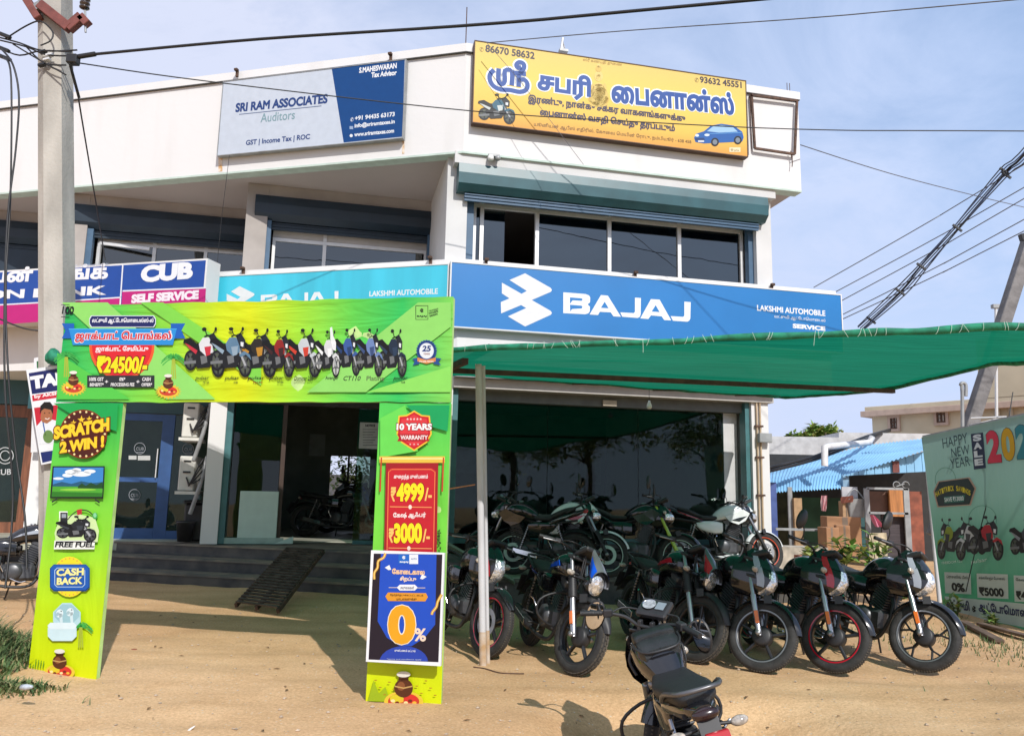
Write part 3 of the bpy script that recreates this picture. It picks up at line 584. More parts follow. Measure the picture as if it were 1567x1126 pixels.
wbx = MB(); wbox(wbx, -9.7, -3.6, 7.6, 7.7, .4, 3.4, M_room); part(wbx, 'bank_back_wall')
ref = MB(); PC = Pl(W3(0, .26, 0), YR)          # conduits and meter box on the right column
for x in (1158.2, 1163.4): u = PC.px(x, 700)[0]; ref.tube([PC.P(u, .5, .03), PC.P(u, 3.3, .03)], .016, pm('tan_conduit', (.45, .34, .22), .6), n=8, sm=1)
for z in (.9, 1.5, 2.1, 2.6): ref.slab(PC, PC.px(1155, 700)[0], PC.px(1167, 700)[0], z, z + .03, .01, .055, M_rust)
part(ref, 'conduit'); ref = MB(); u0, v1 = PC.px(1156, 663); u1, v0 = PC.px(1175.5, 678); ref.slab(PC, u0, u1, v0, v1, .05, .13, M_grey, .008); part(ref, 'meter_box')
# ================================================================ signs on the building
def board(name, label, cat, P, q, d, face, frame=None, fw=.03, art=None, group=None):    # q: pixels of the top-left, top-right, bottom-right, bottom-left corners
    c = [P.px(*k) for k in q]; us = (min(c[0][0], c[3][0]) + max(c[0][0], c[3][0])) / 2, (c[1][0] + c[2][0]) / 2; vs = (c[2][1] + c[3][1]) / 2, (c[0][1] + c[1][1]) / 2
    r = thing(name, P.P(us[0], vs[0], -d), label, cat, P.ang, group)
    MB().slab(P, us[0], us[1], vs[0], vs[1], -d, 0, face).build('panel', r)
    if frame:
        m = MB()
        for a in ((us[0] - fw, us[1] + fw, vs[1] + .001, vs[1] + fw), (us[0] - fw, us[1] + fw, vs[0] - fw, vs[0] - .001), (us[0] - fw, us[0] - .001, vs[0], vs[1]), (us[1] + .001, us[1] + fw, vs[0], vs[1])): m.slab(P, *a[:2], *a[2:], -d, .008, frame)
        m.build('frame', r)
    return r
# auditors' board
PA = FL.off(.12)
rA = board('office_sign', 'pale grey and navy auditors sign fixed to the left parapet', 'sign', PA, ((341, 128), (620, 90), (616, 210), (334, 238.5)), .09, ink('#c9d2de'), M_grey, .012)
a = Art(PA)
a.p([(507.5, 104), (619.5, 90.6), (615.5, 209.5), (526, 218.5)], '#0c4684', 0)
a.tx('SRI RAM ASSOCIATES', 360, 172.5, 501, 158.5, 14, '#27437e', 1, 0.044); a.line([(366, 175.5), (492, 162.5)], 1, '#54688f', 1); a.tx('Auditors', 398.5, 188, 451, 182.5, 13.5, '#7fa0a8', 1, 0.006)
a.tx('GST | Income Tax | ROC', 376, 225, 474, 215.5, 10, '#27437e', 1, 0.029)
a.tx('S.MAHESWARAN', 549.5, 112.5, 607, 105, 8.5, '#f0f2f4', 1, 0.040); a.tx('Tax Advisor', 568, 119.5, 607, 115.5, 8, '#f0f2f4', 1, 0.040)
a.tx('+91 94435 63173', 543, 185, 604, 178.5, 7, '#e8ecf0', 1, 0.036); a.tx('info@sriramtaxes.in', 542.5, 197.5, 604, 190.8, 8, '#e8ecf0', 1, 0.036); a.tx('www.sriramtaxes.com', 542, 209.5, 603, 203.5, 6, '#e8ecf0', 1, 0.036)
a.tx('✆', 536, 186.5, 541, 186, 6, '#e8ecf0', 1); a.rect(535, 193.5, 540.5, 198, '#9db0cc', 1); a.ell(537.5, 208, 2.4, 2.4, '#e8ecf0', 1); a.build('lettering', rA)
# yellow finance board
PY = FR.off(.14)
rY = board('finance_sign', 'long yellow finance sign with blue lettering, motorcycle and car on the right parapet', 'sign', PY, ((727, 65.5), (1142, 123), (1142, 238.5), (724, 188)), .12, grad('yellow_print', 2, [(0, '#e0a24a'), (.22, '#ecc257'), (.6, '#e8d066'), (1, '#e2c66e')]), pm('rusty_frame', (.09, .05, .035), .7), .014)
a = Art(PY); zx = lambda x, y: (725 + x * .1372, 60 + y * .1372)
a.tx('86670 58632', 742.5, 80, 818, 91.5, 11.5, '#3a3140', 1, 0.029); a.tx('93632 45551', 1071, 127, 1135, 135.5, 10, '#3a3140', 1, 0.029); a.tx('✆', 734, 79.5, 740, 80, 7, '#8a7040', 1); a.tx('✆', 1063, 126, 1069, 127, 7, '#8a7040', 1)
SR = [[(225, 345), (180, 400), (183, 470), (225, 530), (300, 565), (400, 570), (515, 592), (585, 565), (597, 500), (560, 455), (490, 462)], [(278, 330), (275, 465), (312, 505), (345, 470), (348, 355), (425, 365), (422, 520)], [(440, 378), (582, 392)], [(500, 390), (500, 535)], [(515, 390), (560, 320), (550, 275), (505, 262), (475, 290), (490, 322), (530, 318)]]
blu = grad('blue_letter', 2, [(0, '#2c2f6a'), (.5, '#234f9c'), (1, '#2a7cc4')])
for k, (wd, c, l) in enumerate(((11.5, '#eef3f4', 1), (6.8, '#24509c', 3))):
    for s_ in SR: a.line([zx(*q) for q in s_], wd, c, l, 3)
for bo, c, l, g in ((.105, '#eef3f4', 1, 1.8), (.05, '#24509c', 3, 0)):
    a.tx('சபரி', 822 - g, 145.5 + g, 904 + g, 157.5 - g + 2 * g, 41 + 2 * g, c, l, bo, 70); a.tx('ைபனான்ஸ்', 936 - g, 158 + g, 1124 + g, 178 + g, 37 + 2 * g, c, l, bo, 70)
a.tx('இரண்டு, நான்கு சக்கர வாகனங்களுக்கு', 808, 160, 1049, 190.5, 15.5, '#3a3550', 1, 0.048); a.tx('ைபனான்ஸ் வசதி ெசய்து தரப்படும்', 826, 180.5, 1033, 205.5, 15.5, '#3a3550', 1, 0.052)
a.tx('யூனியன் ஆபீஸ் எதிரில், ேகாைவ ெமயின் ேராடு, நம்பியூர் - 638 458', 817, 195, 1058, 222, 8, '#5a4028', 1, 0.006, 24); a.tx('ஸ்ரீ கணபதி துைண', 892, 95, 952, 103, 6, '#a5803a', 1, 0.006, 20)
for cx, cy, rx, ry, c in ((916, 148, 15, 15, '#dcc069'), (916, 141, 10, 14, '#e6cb78'), (909, 152, 9, 6, '#cfae55'), (923, 153, 9, 6, '#cfae55'), (916, 160, 14, 4, '#d8ba60'), (916, 117, 6.5, 8, '#e6cb78'), (916, 106, 4.5, 5, '#d6b65c'), (916, 101, 2.5, 3, '#e6cb78'), (907, 137, 3, 9, '#dcbf68'), (925, 137, 3, 9, '#dcbf68'), (916, 119, 4, 4.5, '#e8cd75'), (916, 138, 5, 3, '#b8964a'), (916, 131, 6, 2, '#b8964a')): a.ell(cx, cy, rx, ry, c, 2)
a.bike(731, 143, 790, 191, '#2d6075', '#c5ccc8', lay=3); carx = lambda x, y: (1062 + x * 76, 189 + y * 36)
a.p([carx(*q) for q in ((.0, .62), (.04, .45), (.2, .34), (.34, .1), (.55, .02), (.8, .1), (.97, .36), (1, .6), (.97, .78), (.2, .86), (.03, .8))], '#1f5ea8', 2); a.p([carx(*q) for q in ((.26, .34), (.38, .14), (.55, .08), (.78, .16), (.88, .36), (.5, .4))], '#9ec4e0', 3)
a.p([carx(*q) for q in ((.02, .62), (.2, .62), (.22, .72), (.03, .74))], '#123a70', 3); a.rect(*carx(.08, .73), *carx(.2, .8), '#d8dce0', 4)
for x, y in ((.42, .8), (.88, .72)): a.ell(*carx(x, y), 6, 6.5, '#181c22', 3); a.ell(*carx(x, y), 3.6, 4, '#7d8892', 4)
a.ell(*carx(.06, .52), 3, 2, '#d8e4ee', 4); a.ell(*carx(.26, .5), 4, 2, '#d8e4ee', 4); a.line([carx(.3, .45), carx(.96, .4)], 1, '#5c9ad6', 4); a.rect(1116, 226, 1133, 233, '#ece0b8', 2); a.tx('☎ print', 1118, 232, 1131, 232.5, 4, '#8a6a30', 3, nb=12); a.build('lettering', rY)
# empty rusty sign frame
PE = FR.off(.05); m = MB(); c = [PE.px(*q) for q in ((1149, 147), (1218.5, 155.5), (1215, 237), (1154, 228))]
for i in range(4): m.bar(PE.P(*c[i], .02), PE.P(*c[(i + 1) % 4], .02), .035, .035, M_rust)
m.bar(PE.P(*c[0], .06), PE.P(c[0][0], c[0][1], -.05), .03, .03, M_rust); m.tube([PE.P(*PE.px(1209, 232), .02), PE.P(*PE.px(1212, 246), .01), PE.P(*PE.px(1211, 256), .02)], .008, M_rust); m.tube([PE.P(*PE.px(1146, 145), .03), PE.P(*PE.px(1149, 230), .03)], .008, M_rust, sm=1)
m.build('empty_sign_frame', label='empty rusty sign frame on the far right end of the parapet', cat='sign frame', at=PE.P(*c[3]))
# dealership boards
PB = FR.off(.13); M_sblue = pm('blue_flex', '#2580c8', .35, var=.05, sc=1.0, k=.75, coat=.15)
rB = board('dealer_sign', 'deep blue dealership sign with white emblem and wordmark, above the showroom window', 'sign', PB, ((687, 402.5), (1286, 451), (1290, 540), (693, 498)), .13, M_sblue, M_white, .02)
a = Art(PB); z5 = lambda x, y: (750 + x * .2042, 400 + y * .2042); a.emblem(z5, '#eceaec', 1); a.wordmark(z5, '#f4f4f4', M_sblue, 1)
a.tx('LAKSHMI AUTOMOBILE', 1158.5, 475.5, 1263, 484, 9, '#f2f4f6', 1, 0.029); a.tx('லட்சுமி ஆட்ேடாெமாைபல்', 1185, 488, 1263, 494.5, 7, '#e8eef4', 1, 0.006, 24); a.tx('SERVICE', 1213, 502, 1263, 506.5, 7, '#f2f4f6', 1, 0.053); a.build('lettering', rB)
PT = FL.off(.12); M_teals = pm('turquoise_flex', '#43c4dc', .35, var=.10, sc=1.4, k=.86, st=(2.2, 2.2, .25), coat=.15)
rT = board('dealer_sign', 'faded turquoise dealership sign with white emblem, half hidden behind the green arch', 'sign', PT, ((332.5, 424), (684, 405), (684, 500), (330, 505)), .12, M_teals, M_white, .02)
a = Art(PT)
def zt(x, y):
    X = 347 + (x - 88) * .1135 if x < 500 else 399.2 + (x - 548) * .1245
    return X, 438 + (y - 90 - .08 * (x - 262)) * .127 - .05 * (X - 368)
a.emblem(zt, '#e8ecec', 1); a.wordmark(zt, '#eef2f2', M_teals, 1)
a.tx('LAKSHMI AUTOMOBILE', 565, 454, 670, 450, 8.5, '#eef4f4', 1, 0.029); a.tx('லட்சுமி ஆட்ேடாெமாைபல்', 592, 467, 670, 464, 8.5, '#e8eef4', 1, 0.006, 24); a.build('lettering', rT)
# bank box sign
PK2 = FL.off(.55); M_bblue = pm('bank_blue', '#12459a', .35, var=.04, k=.86); M_mag = ink('#c4237c')
c = PK2.px(318, 395), PK2.px(63, 411), PK2.px(63, 491.5); u1 = c[0][0]; u0 = u1 - 9.0; v1 = (c[0][1] + c[1][1]) / 2; v0 = c[2][1]
rK = thing('bank_sign', PK2.P(u0, v0, -.5), 'blue and magenta box sign of the bank, running along the left frontage', 'sign', PK2.ang)
m = MB(); m.slab(PK2, u0, u1, v0, v1, -.33, 0, M_white); m.slab(PK2, u0, u1 - .03, v0 + .02, v1 - .03, .001, .004, M_bblue); m.build('panel', rK)
m = MB(); m.bar(PK2.P(u1 - .3, (v0 + v1) / 2, -.33), PK2.P(u1 - .3, (v0 + v1) / 2, -.66), .05, .05, M_grey); m.bar(PK2.P(u0 + .3, (v0 + v1) / 2, -.33), PK2.P(u0 + .3, (v0 + v1) / 2, -.66), .05, .05, M_grey); m.build('bracket', rK)
a = Art(PK2, .006); a.p([(-60, 470.5), (66, 463), (186, 455.2), (186, 484), (-60, 501)], M_mag, 0); a.line([(-60, 470), (66, 463), (186, 455.3)], 1.6, '#e8ecf4', 2); a.line([(188.5, 404), (184, 470)], 2.2, '#e8ecf4', 2); a.line([(188, 445.5), (316, 440.5)], 2, '#e8ecf4', 2)
a.p([(187.5, 446), (315.5, 441.5), (314, 476), (186, 484)], M_mag, 0)
a.tx('CUB', 215, 433, 295, 427, 26, '#eef0f4', 2, .065); a.tx('SELF SERVICE', 201, 464.5, 304, 458, 13.5, '#f0e8f0', 2, 0.063)
a.tx('யூனியன் பாங்க்', -118, 437.5, 165, 427, 23, '#eef0f4', 2, 0.044, 50); a.tx('UNION BANK', -90, 461.5, 163, 451.5, 13.5, '#eef0f4', 2, 0.044); a.tx('சிட்டி யூனியன் வங்கி லிட்.', 115, 408.5, 168, 405.8, 3, '#c8d0e4', 2, 0.006, 16); a.build('lettering', rK)
# little lamp clips along sign tops
for nm, P, x, y, lab in (('lamp_clip', FL, 363, 112, 'small dark lamp clip on the parapet, left end of the auditors sign'), ('lamp_clip', FL, 598, 88, 'small dark lamp clip on the parapet, above the navy part of the auditors sign'), ('lamp_clip', FL, 372.5, 415, 'small dark clip on the ledge above the left part of the turquoise sign'), ('lamp_clip', FL, 659, 399, 'small dark clip on the ledge above the right end of the turquoise sign'), ('lamp_clip', FR, 744, 402, 'small dark clip on the ledge above the left end of the blue sign'), ('lamp_clip', FR, 972, 421.5, 'small rusty clip on the ledge above the middle of the blue sign'), ('lamp_clip', FR, 1181, 440, 'small rusty clip on the ledge above the right end of the blue sign')):
    P2 = P.off(.09); u, v = P2.px(x, y); m = MB(); m.slab(P2, u - .02, u + .02, v - .07, v + .05, -.02, .02, M_rust, .004); m.slab(P2, u - .03, u + .03, v + .02, v + .06, .0, .06, M_rust, .004); m.build(nm, label=lab, cat='lamp clip', group='clips along the sign tops', at=P2.P(u, v - .07))
# flood lamp and rods on the roof edge
P2 = FR.off(-.1); u, v = P2.px(862, 78); m = MB(); m.tube([P2.P(u, 8.36), P2.P(u - .02, v + .2), P2.P(u + .02, v + .05)], .012, M_alu, sm=1); m.tube([P2.P(u - .04, v - .02), P2.P(u - .01, v + .22)], .02, M_alu, sm=1); m.slab(P2, u - .07, u + .07, v - .03, v + .01, -.05, .05, M_grey); m.build('roof_lamp', label='slim grey lamp stem standing on the roof edge above the yellow sign', cat='lamp', at=P2.P(u, 8.36))
u = P2.px(713, 60)[0]; MB().tube([P2.P(u, 8.3), P2.P(u, 9.05)], .008, M_rust, sm=1).build('roof_rod', label='thin steel rod standing on the parapet at the building corner', cat='rod', at=P2.P(u, 8.3))
for i, x in enumerate((1205, 1209)): u = P2.px(x, 150)[0]; MB().tube([P2.P(u, 8.3), P2.P(u, 8.58)], .006, M_rust, sm=1).build('roof_rod', label='short steel rod at the right end of the roof, ' + ('nearer the yellow sign' if i == 0 else 'nearer the building end'), cat='rod', at=P2.P(u, 8.3))
P2 = Pl(W3(0, .0, 0), YR); u, v = P2.px(749, 246); m = MB(); m.ball(P2.P(u, v, .1), (.05, .05, .05), pm('white_plastic', (.7, .7, .68), .4)); m.ball(P2.P(u + .11, v + .01, .1), (.045, .045, .045), M_grey); m.slab(P2, u - .03, u + .14, v + .04, v + .08, .0, .1, M_grey); m.build('twin_spotlight', label='small pair of round spotlights above the teal shutter', cat='spotlight', at=P2.P(u, v, .1))
# ================================================================ motorcycles (x forward, y left, z up, origin on the ground between the wheels)
M_gloss = pm('black_gloss_paint', (.010, .010, .012), .16, var=.1, coat=.8)
M_matte = pm('black_matte', (.022, .022, .024), .5, var=.2, sc=8)
M_seat = pm('black_seat_vinyl', (.016, .017, .018), .55, var=.2, sc=4, bump=.25, bsc=120)
M_tyre = pm('tyre_rubber', (.028, .027, .026), .8, var=.25, sc=20, bump=.3, bsc=90)
M_tread = pm('dusty_tread', (.075, .065, .052), .9, var=.35, sc=12)
M_rim = pm('black_rim', (.016, .016, .018), .35, var=.1)
M_chrome = pm('chrome', (.75, .75, .76), .14, metal=1.0, var=.03)
M_steel = pm('fork_steel', (.42, .42, .44), .28, metal=.9, var=.1)
M_engine = pm('engine_alloy', (.075, .077, .082), .36, metal=.4, var=.25, sc=10)
M_alloy = pm('bare_alloy', (.30, .30, .31), .4, metal=.7, var=.15)
M_lens = pm('lamp_lens', (.80, .81, .83), .16, metal=.75, var=.25, sc=40, coat=1.0, lo=.42, hi=.58, bump=.7, bsc=26)
M_amber = pm('amber_lens', (.62, .36, .12), .2, coat=.6)
M_clear = pm('clear_indicator', (.40, .36, .31), .12, coat=.8, var=.35, sc=45)
M_orange = pm('orange_reflector', (.75, .17, .02), .25, coat=.5)
M_redl = pm('red_lens', (.42, .01, .012), .2, coat=.7)
M_mirror = pm('mirror_glass', (.7, .72, .75), .05, metal=1, var=.02)
M_smoke = pm('smoked_visor', (.012, .016, .018), .08, coat=1)
M_plate = pm('number_plate_white', (.7, .7, .68), .5)
M_dustpl = pm('dusty_plastic', (.06, .05, .04), .6, var=.4, sc=7, col2=(.13, .10, .07))
def paint(h, name): return pm('paint_' + name, h, .2, coat=.8, var=.06)
def wheel(par, name, c, X, cfg, front):
    Rw = .302; m = MB(X); w = .046 if front else .055
    prof = [(Rw - .078, -w * .72), (Rw - .06, -w * .95), (Rw - .032, -w), (Rw - .012, -w * .72), (Rw - .002, -w * .32), (Rw, 0), (Rw - .002, w * .32), (Rw - .012, w * .72), (Rw - .032, w), (Rw - .06, w * .95), (Rw - .078, w * .72)]
    root = MB(X); hub = .085 if cfg.get('drum') else .045
    root.lathe([(.0, -.05), (hub * .8, -.05), (hub, -.035), (hub, .035), (hub * .8, .05), (.0, .05)], M_matte, c, n=24)
    root.lathe([(Rw - .098, -w * .7), (Rw - .074, -w * .78), (Rw - .07, -w * .70), (Rw - .092, -.012), (Rw - .092, .012), (Rw - .07, w * .70), (Rw - .074, w * .78), (Rw - .098, w * .7)], cfg.get('rim', M_rim), c, n=48, closed=True)
    ns = cfg.get('spokes', 5); c = V(c)
    for k in range(ns):
        for dl in ((-.22, .22) if cfg.get('twin') else (0,)):
            a = 2 * pi * k / ns + .4; p = c + V((cos(a), 0, sin(a))) * hub * .8; p2 = c + V((cos(a), 0, sin(a))) * .13; q = c + V((cos(a + dl), 0, sin(a + dl))) * (Rw - .09)
            if cfg.get('twin'): root.bar(p, p2, .02, .034, M_rim, up=(0, 1, 0), bev=.004); root.bar(p2, q, .016, .02, M_rim, up=(0, 1, 0), bev=.003)
            else: root.bar(p, q, .026, .034, M_rim, up=(0, 1, 0), bev=.006)
    wo_ = root.build(name, par, local=True)
    t = MB(X).lathe(prof, M_tyre, c, n=56)
    if cfg.get('knob') or True:
        nb, sz = (44, .017) if cfg.get('knob') else (84, .005)
        for k in range(nb):
            for j, y in enumerate((-.028, -.009, .009, .028) if cfg.get('knob') else (-.02, 0, .02)):
                a = 2 * pi * (k + .5 * (j % 2)) / nb; rr = Rw - .004 - (.012 if abs(y) > .02 else 0) + (.006 if cfg.get('knob') else -.0015)
                d = V((cos(a), 0, sin(a))); tg = V((-sin(a), 0, cos(a))); t.obox(c + d * rr + V((0, y, 0)), d * .004, V((0, .006, 0)), tg * sz, M_tread)
    t.build('tyre', wo_, local=True)
    if cfg.get('stripe'):
        s_ = MB(X)
        for y in (-1, 1): s_.lathe([(Rw - .088, y * (w * .735 + .004)), (Rw - .077, y * (w * .79 + .003))], cfg['stripe'], c, n=48)
        s_.build('rim_stripe', wo_, local=True)
    if not cfg.get('drum') or not front:
        if front or cfg.get('rdisc'):
            d_ = MB(X).lathe([(.085, -.062), (.13, -.062), (.13, -.058), (.085, -.058)], cfg.get('disc', M_alloy), c, n=32, closed=True, smooth=False)
            for k in range(6): a = k * pi / 3; d_.bar(c + V((cos(a) * .03, -.058, sin(a) * .03)), c + V((cos(a) * .09, -.06, sin(a) * .09)), .012, .004, M_matte, up=(0, 1, 0))
            d_.build('brake_disc', wo_, local=True)
    return wo_
def bike(name, label, group, fc, head, lean, steer, cfg, z=0.0):
    hd = R(head); fx = .65
    root = thing(name, (0, 0, 0), label, 'motorcycle', hd, group, lean=R(-lean))
    root.location = (fc[0] - cos(hd) * fx, fc[1] - sin(hd) * fx, z)
    A = V((-sin(R(26)), 0, cos(R(26)))); low = 0 if (sport_ := cfg['kind'] == 'sport') or cfg.get('big') else .058; DZ = Matrix.Translation((0, 0, -low)); H = V((.35 + low * .45, 0, .90 - low)); S = Matrix.Translation(H) @ Matrix.Rotation(R(steer), 4, A) @ Matrix.Translation(-H)
    bd, ac = cfg.get('body', M_gloss), cfg.get('accent', M_gloss); sport = cfg['kind'] == 'sport'
    b = lambda mb, nm, par=root: mb.build(nm, par, local=True)
    fz = (.65, 0, .302)
    wheel(root, 'front_wheel', fz, S, dict(cfg, **{}), True); wheel(root, 'rear_wheel', (-.65, 0, .302), None, dict(cfg, stripe=cfg.get('stripe')), False)
    # fork
    ax = V((0, 0, 0)); top = H + A * .12
    for sgn in (-1, 1):
        m = MB(S); y = sgn * .088; lo = V((.645, y, .305)); e = lo + A * .34 + V((0, 0, 0)); tp = lo + A * (.76 - low * 1.1)
        m.tube([lo - A * .02, lo + A * .05, e], [.022, .027, .026], (M_steel if not cfg.get('disc') else M_matte) if not sport else cfg.get('forkm', M_matte), n=12, sm=1); m.tube([e, tp], .0175 if not sport else .021, cfg.get('forkm', M_steel), n=12, sm=1)
        m.lathe([(0, -.02), (.022, -.02), (.022, .02), (0, .02)], M_alloy, lo + V((0, sgn * .025, 0)), n=12)
        fo = b(m, 'fork_leg')
        if cfg.get('gaiter'):
            pr = []
            for k in range(11): pr += [(.033, k * .022), (.047, k * .022 + .011)]
            MB(S).lathe([(r * (1 - .012 * i), h) for i, (r, h) in enumerate(pr)], M_matte, e - A * .03, A, n=16).build('gaiter', fo, local=True)
        if cfg.get('reflector'): MB(S).obox(lo + A * .14 + V((.012, sgn * .034, 0)), A * .055, V((.016, 0, .006)), V((0, .006, 0)), M_orange, .003).build('reflector', fo, local=True)
    m = MB(S)
    for d in (.0, .17): c = H + A * (d - .08) + V((.02, 0, 0)); m.obox(c, V((.045, 0, 0)), V((0, .115, 0)), A * .016, M_matte, .008)
    b(m, 'fork_clamp')
    # front mudguard
    def fend(u, v, r0=.336, a0=R(18 if not cfg.get('highf') else 30), a1=R(158), w=.062):
        a = a0 + (a1 - a0) * u; q = (v - .5) * 2; tp = w * (1 - .55 * max(0, 1 - u / .22) ** 1.5); rr = r0 - .035 * abs(q) ** 2.5
        return V(fz) + V((cos(a) * rr, q * tp, sin(a) * rr))
    m = MB(S).grid(fend, 26, 8, cfg.get('fender', bd)); m.grid(lambda u, v: fend(u, v, .332), 26, 8, M_matte)
    for sgn in (-1, 1): m.bar((.66, sgn * .07, .62), (.60, sgn * .088, .60), .02, .07, M_matte)
    b(m, 'front_mudguard')
    # handlebar
    hb = H + A * .14; m = MB(S)
    rise = .06 if sport else .045; sw = .10
    P_ = [hb + V((-.01, -.05, 0)), hb + V((-.0, -.14, rise * .7)), hb + V((-.05, -.26, rise)), hb + V((-.12, -.38, rise - .01))]
    Q_ = [V((p.x, -p.y, p.z)) for p in P_]; m.tube(P_[::-1] + Q_, .0115, M_matte if not cfg.get('chromebar') else M_chrome, n=8, sm=4)
    for s1 in (-1, 1): m.obox(hb + V((0, s1 * .04, .0)), V((.02, 0, 0)), V((0, .012, 0)), V((0, 0, .03)), M_matte, .004)
    ho = b(m, 'handlebar')
    for E_ in (P_, Q_):
        d = (E_[3] - E_[2]).normalized(); p = E_[3]
        MB(S).tube([p - d * .125, p + d * .01], .0175, M_seat, n=12, sm=1).build('grip', ho, local=True)
        k = MB(S).tube([p - d * .15 + V((.02, 0, -.005)), p - d * .09 + V((.07, 0, -.01)), p + d * .01 + V((.065, 0, -.012))], [.007, .006, .007], M_alloy if not cfg.get('blacklever') else M_matte, n=8); k.build('lever', ho, local=True)
        k = MB(S); k.obox(p - d * .16, d * .03, d.cross(V((0, 0, 1))).normalized() * .024, V((0, 0, .024)), M_matte, .008); k.tube([p - d * .18, p - d * .25 + V((.06, 0, .02)), hb + V((.10, 0, .02)), H + V((.07, 0, -.18))], .006, M_matte, n=6, sm=4); k.build('switch_box', ho, local=True)
    for sgn in cfg.get('mirrors', (-1, 1)):
        E_ = P_ if sgn < 0 else Q_; p = E_[2] + V((0, sgn * .03, .01)); hd_ = p + (V((-.01, sgn * .085, .165)) if not cfg.get('big') else V((.05, sgn * .06, -.05))); m = MB(S)
        m.tube([p, p + V((.02, sgn * .03, .07 if not cfg.get('big') else .03)), hd_ + V((.01, -sgn * .02, -.03))], .006, M_matte, n=7)
        n_ = V((-1, -.15 * sgn, .05)).normalized(); MS = S @ Matrix.Translation(hd_) @ Matrix.Rotation(R(sgn * 18), 4, 'X') @ Matrix.Diagonal((1.2, 1.0, 1.6, 1)); m.X = MS; m.lathe([(.0, .030), (.035, .027), (.060, .012), (.064, 0), (.0, -.001)], M_matte, (0, 0, 0), -n_, n=20); mo = b(m, 'mirror')
        MB(MS).lathe([(.0, .003), (.056, .002)], M_mirror, (0, 0, 0), n_, n=20).build('mirror_glass', mo, local=True)
    # headlamp assembly
    hc = H + V((.14, 0, .02))
    if cfg['kind'] == 'round':
        m = MB(S); c = H + V((.265, 0, -.10)); d = V((1, 0, -.10)).normalized()
        m.lathe([(.0, -.13), (.05, -.12), (.085, -.06), (.094, -.01), (.094, .012), (.086, .014)], M_gloss, c, d, n=32); hl = b(m, 'headlamp')
        MB(S).lathe([(.087, .010), (.07, .022), (.04, .030), (.0, .033)], M_lens, c, d, n=32).build('lens', hl, local=True)
        def cowl(u, v):          # little visor cowl over the round lamp
            a = R(-100 + 200 * v); rr = (.104 - .012 * u) if u < .35 else .100 - .045 * (u - .35); top = max(0, cos(a))
            x = c.x + .055 - .20 * u * (.4 + .6 * top); zz = c.z + .02 + rr * cos(a) * (1 + .1 * u) + .205 * u * top
            return V((x, rr * sin(a) * (1.0 if u < .5 else 1.0 - .45 * (u - .5) * 2 * top), zz))
        co_ = MB(S).grid(cowl, 12, 24, pm('cowl_grey', (.20, .205, .22), .3, metal=.5, coat=.5)); co_.grid(lambda u, v: cowl(u, v) * .997 + V((.001, 0, 0)), 12, 24, M_matte); cw = b(co_, 'headlamp_cowl')
        for v0, v1, mm in ((.10, .30, ac), (.70, .90, ac)): MB(S).grid(lambda u, v: (lambda q: q + V((.002, q.y * .03, .003)))(cowl(.06 + .86 * u, v0 + (v1 - v0) * v)), 10, 6, mm).build('cowl_stripe', cw, local=True)
    else:
        w_ = .118 if not sport else .118
        tb = [(.670, .30, .47, .03), (.71, .27, .565, .075), (.77, .26, .625, .11), (.84, .25, .64, w_), (.91, .26, .615, w_), (.97, .28, .565, w_ * .88), (1.03, .31, .505, w_ * .66), (1.08, .335, .45, w_ * .42), (1.10, .345, .42, w_ * .30)]
        if sport: tb = [(z_ * .93 + .055, xb, xn - .085 + .02 * (z_ < .85), ww) for z_, xb, xn, ww in tb]
        tb = [(z_ - low, xb, xn, ww) for z_, xb, xn, ww in tb]
        def sec(z_):
            for q, r_ in zip(tb, tb[1:]):
                if q[0] <= z_ <= r_[0]: t = (z_ - q[0]) / (r_[0] - q[0]); t2 = t * t * (3 - 2 * t) * .4 + t * .6; return [x + (y - x) * t2 for x, y in zip(q, r_)]
            return tb[-1] if z_ > tb[-1][0] else tb[0]
        def fs(z_, a, k=0.0):
            _, xb, xn, ww = sec(z_); e = .92; cx_ = abs(cos(a)) ** e; sx_ = abs(sin(a)) ** .9 * (1 if a > 0 else -1)
            return V((xb + (xn - xb) * cx_ + k * cos(a), (ww + k) * sx_, z_ + k * .2))
        za, zb = tb[0][0], tb[-1][0]
        m = MB(S).grid(lambda u, v: fs(za + (zb - za) * v, R(-90 + 180 * u)), 28, 26, M_gloss); fo = b(m, 'headlamp_fairing')
        L_ = lambda z0, z1, a0, a1, k, mm, nm, taper=0, sl=0: MB(S).grid(lambda u, v: fs(z0 - low + (z1 - z0) * v, R(a0 + (a1 - a0) * u + sl * v) * (1 - taper * v), k), 14, 10, mm).build(nm, fo, local=True)
        if sport:
            L_(.79, .87, -52, -14, .004, M_lens, 'lens'); L_(.79, .87, 14, 52, .004, M_lens, 'lens'); L_(.90, 1.03, -55, 55, .003, ac, 'fairing_panel', .35)
        else:
            L_(.70, .925, -34, 34, .006, M_lens, 'lens', .25); L_(.925, 1.09, -52, 52, .006, M_smoke, 'visor', .25)
            L_(.76, 1.075, 36, 50, .006, ac, 'fairing_panel', 0, 24); L_(.76, 1.075, -50, -36, .006, ac, 'fairing_panel', 0, -24)
    for sgn in (-1, 1):       # front indicators
        p = H + V((.10, sgn * .13, -.055 if cfg['kind'] == 'round' else -.02)); m = MB(S); m.tube([p + V((0, -sgn * .06, 0)), p], .010, M_matte, n=8, sm=1); io = b(m, 'indicator')
        k = MB(S); k.X = S @ Matrix.Translation(p + V((0, sgn * .035, 0))); k.ball((0, 0, 0), (.026, .045, .026), M_clear, 12, 8); k.build('lens', io, local=True)
    m = MB(S); c = H + V((.06, 0, .155 if not cfg.get('big') else .205)); tl = V((.55, 0, 1)).normalized(); m.obox(c, V((.07, 0, .035)), V((0, .085 if not cfg.get('big') else .10, 0)), V((-.01, 0, .02)), M_matte, .012); io = b(m, 'instrument_cluster')
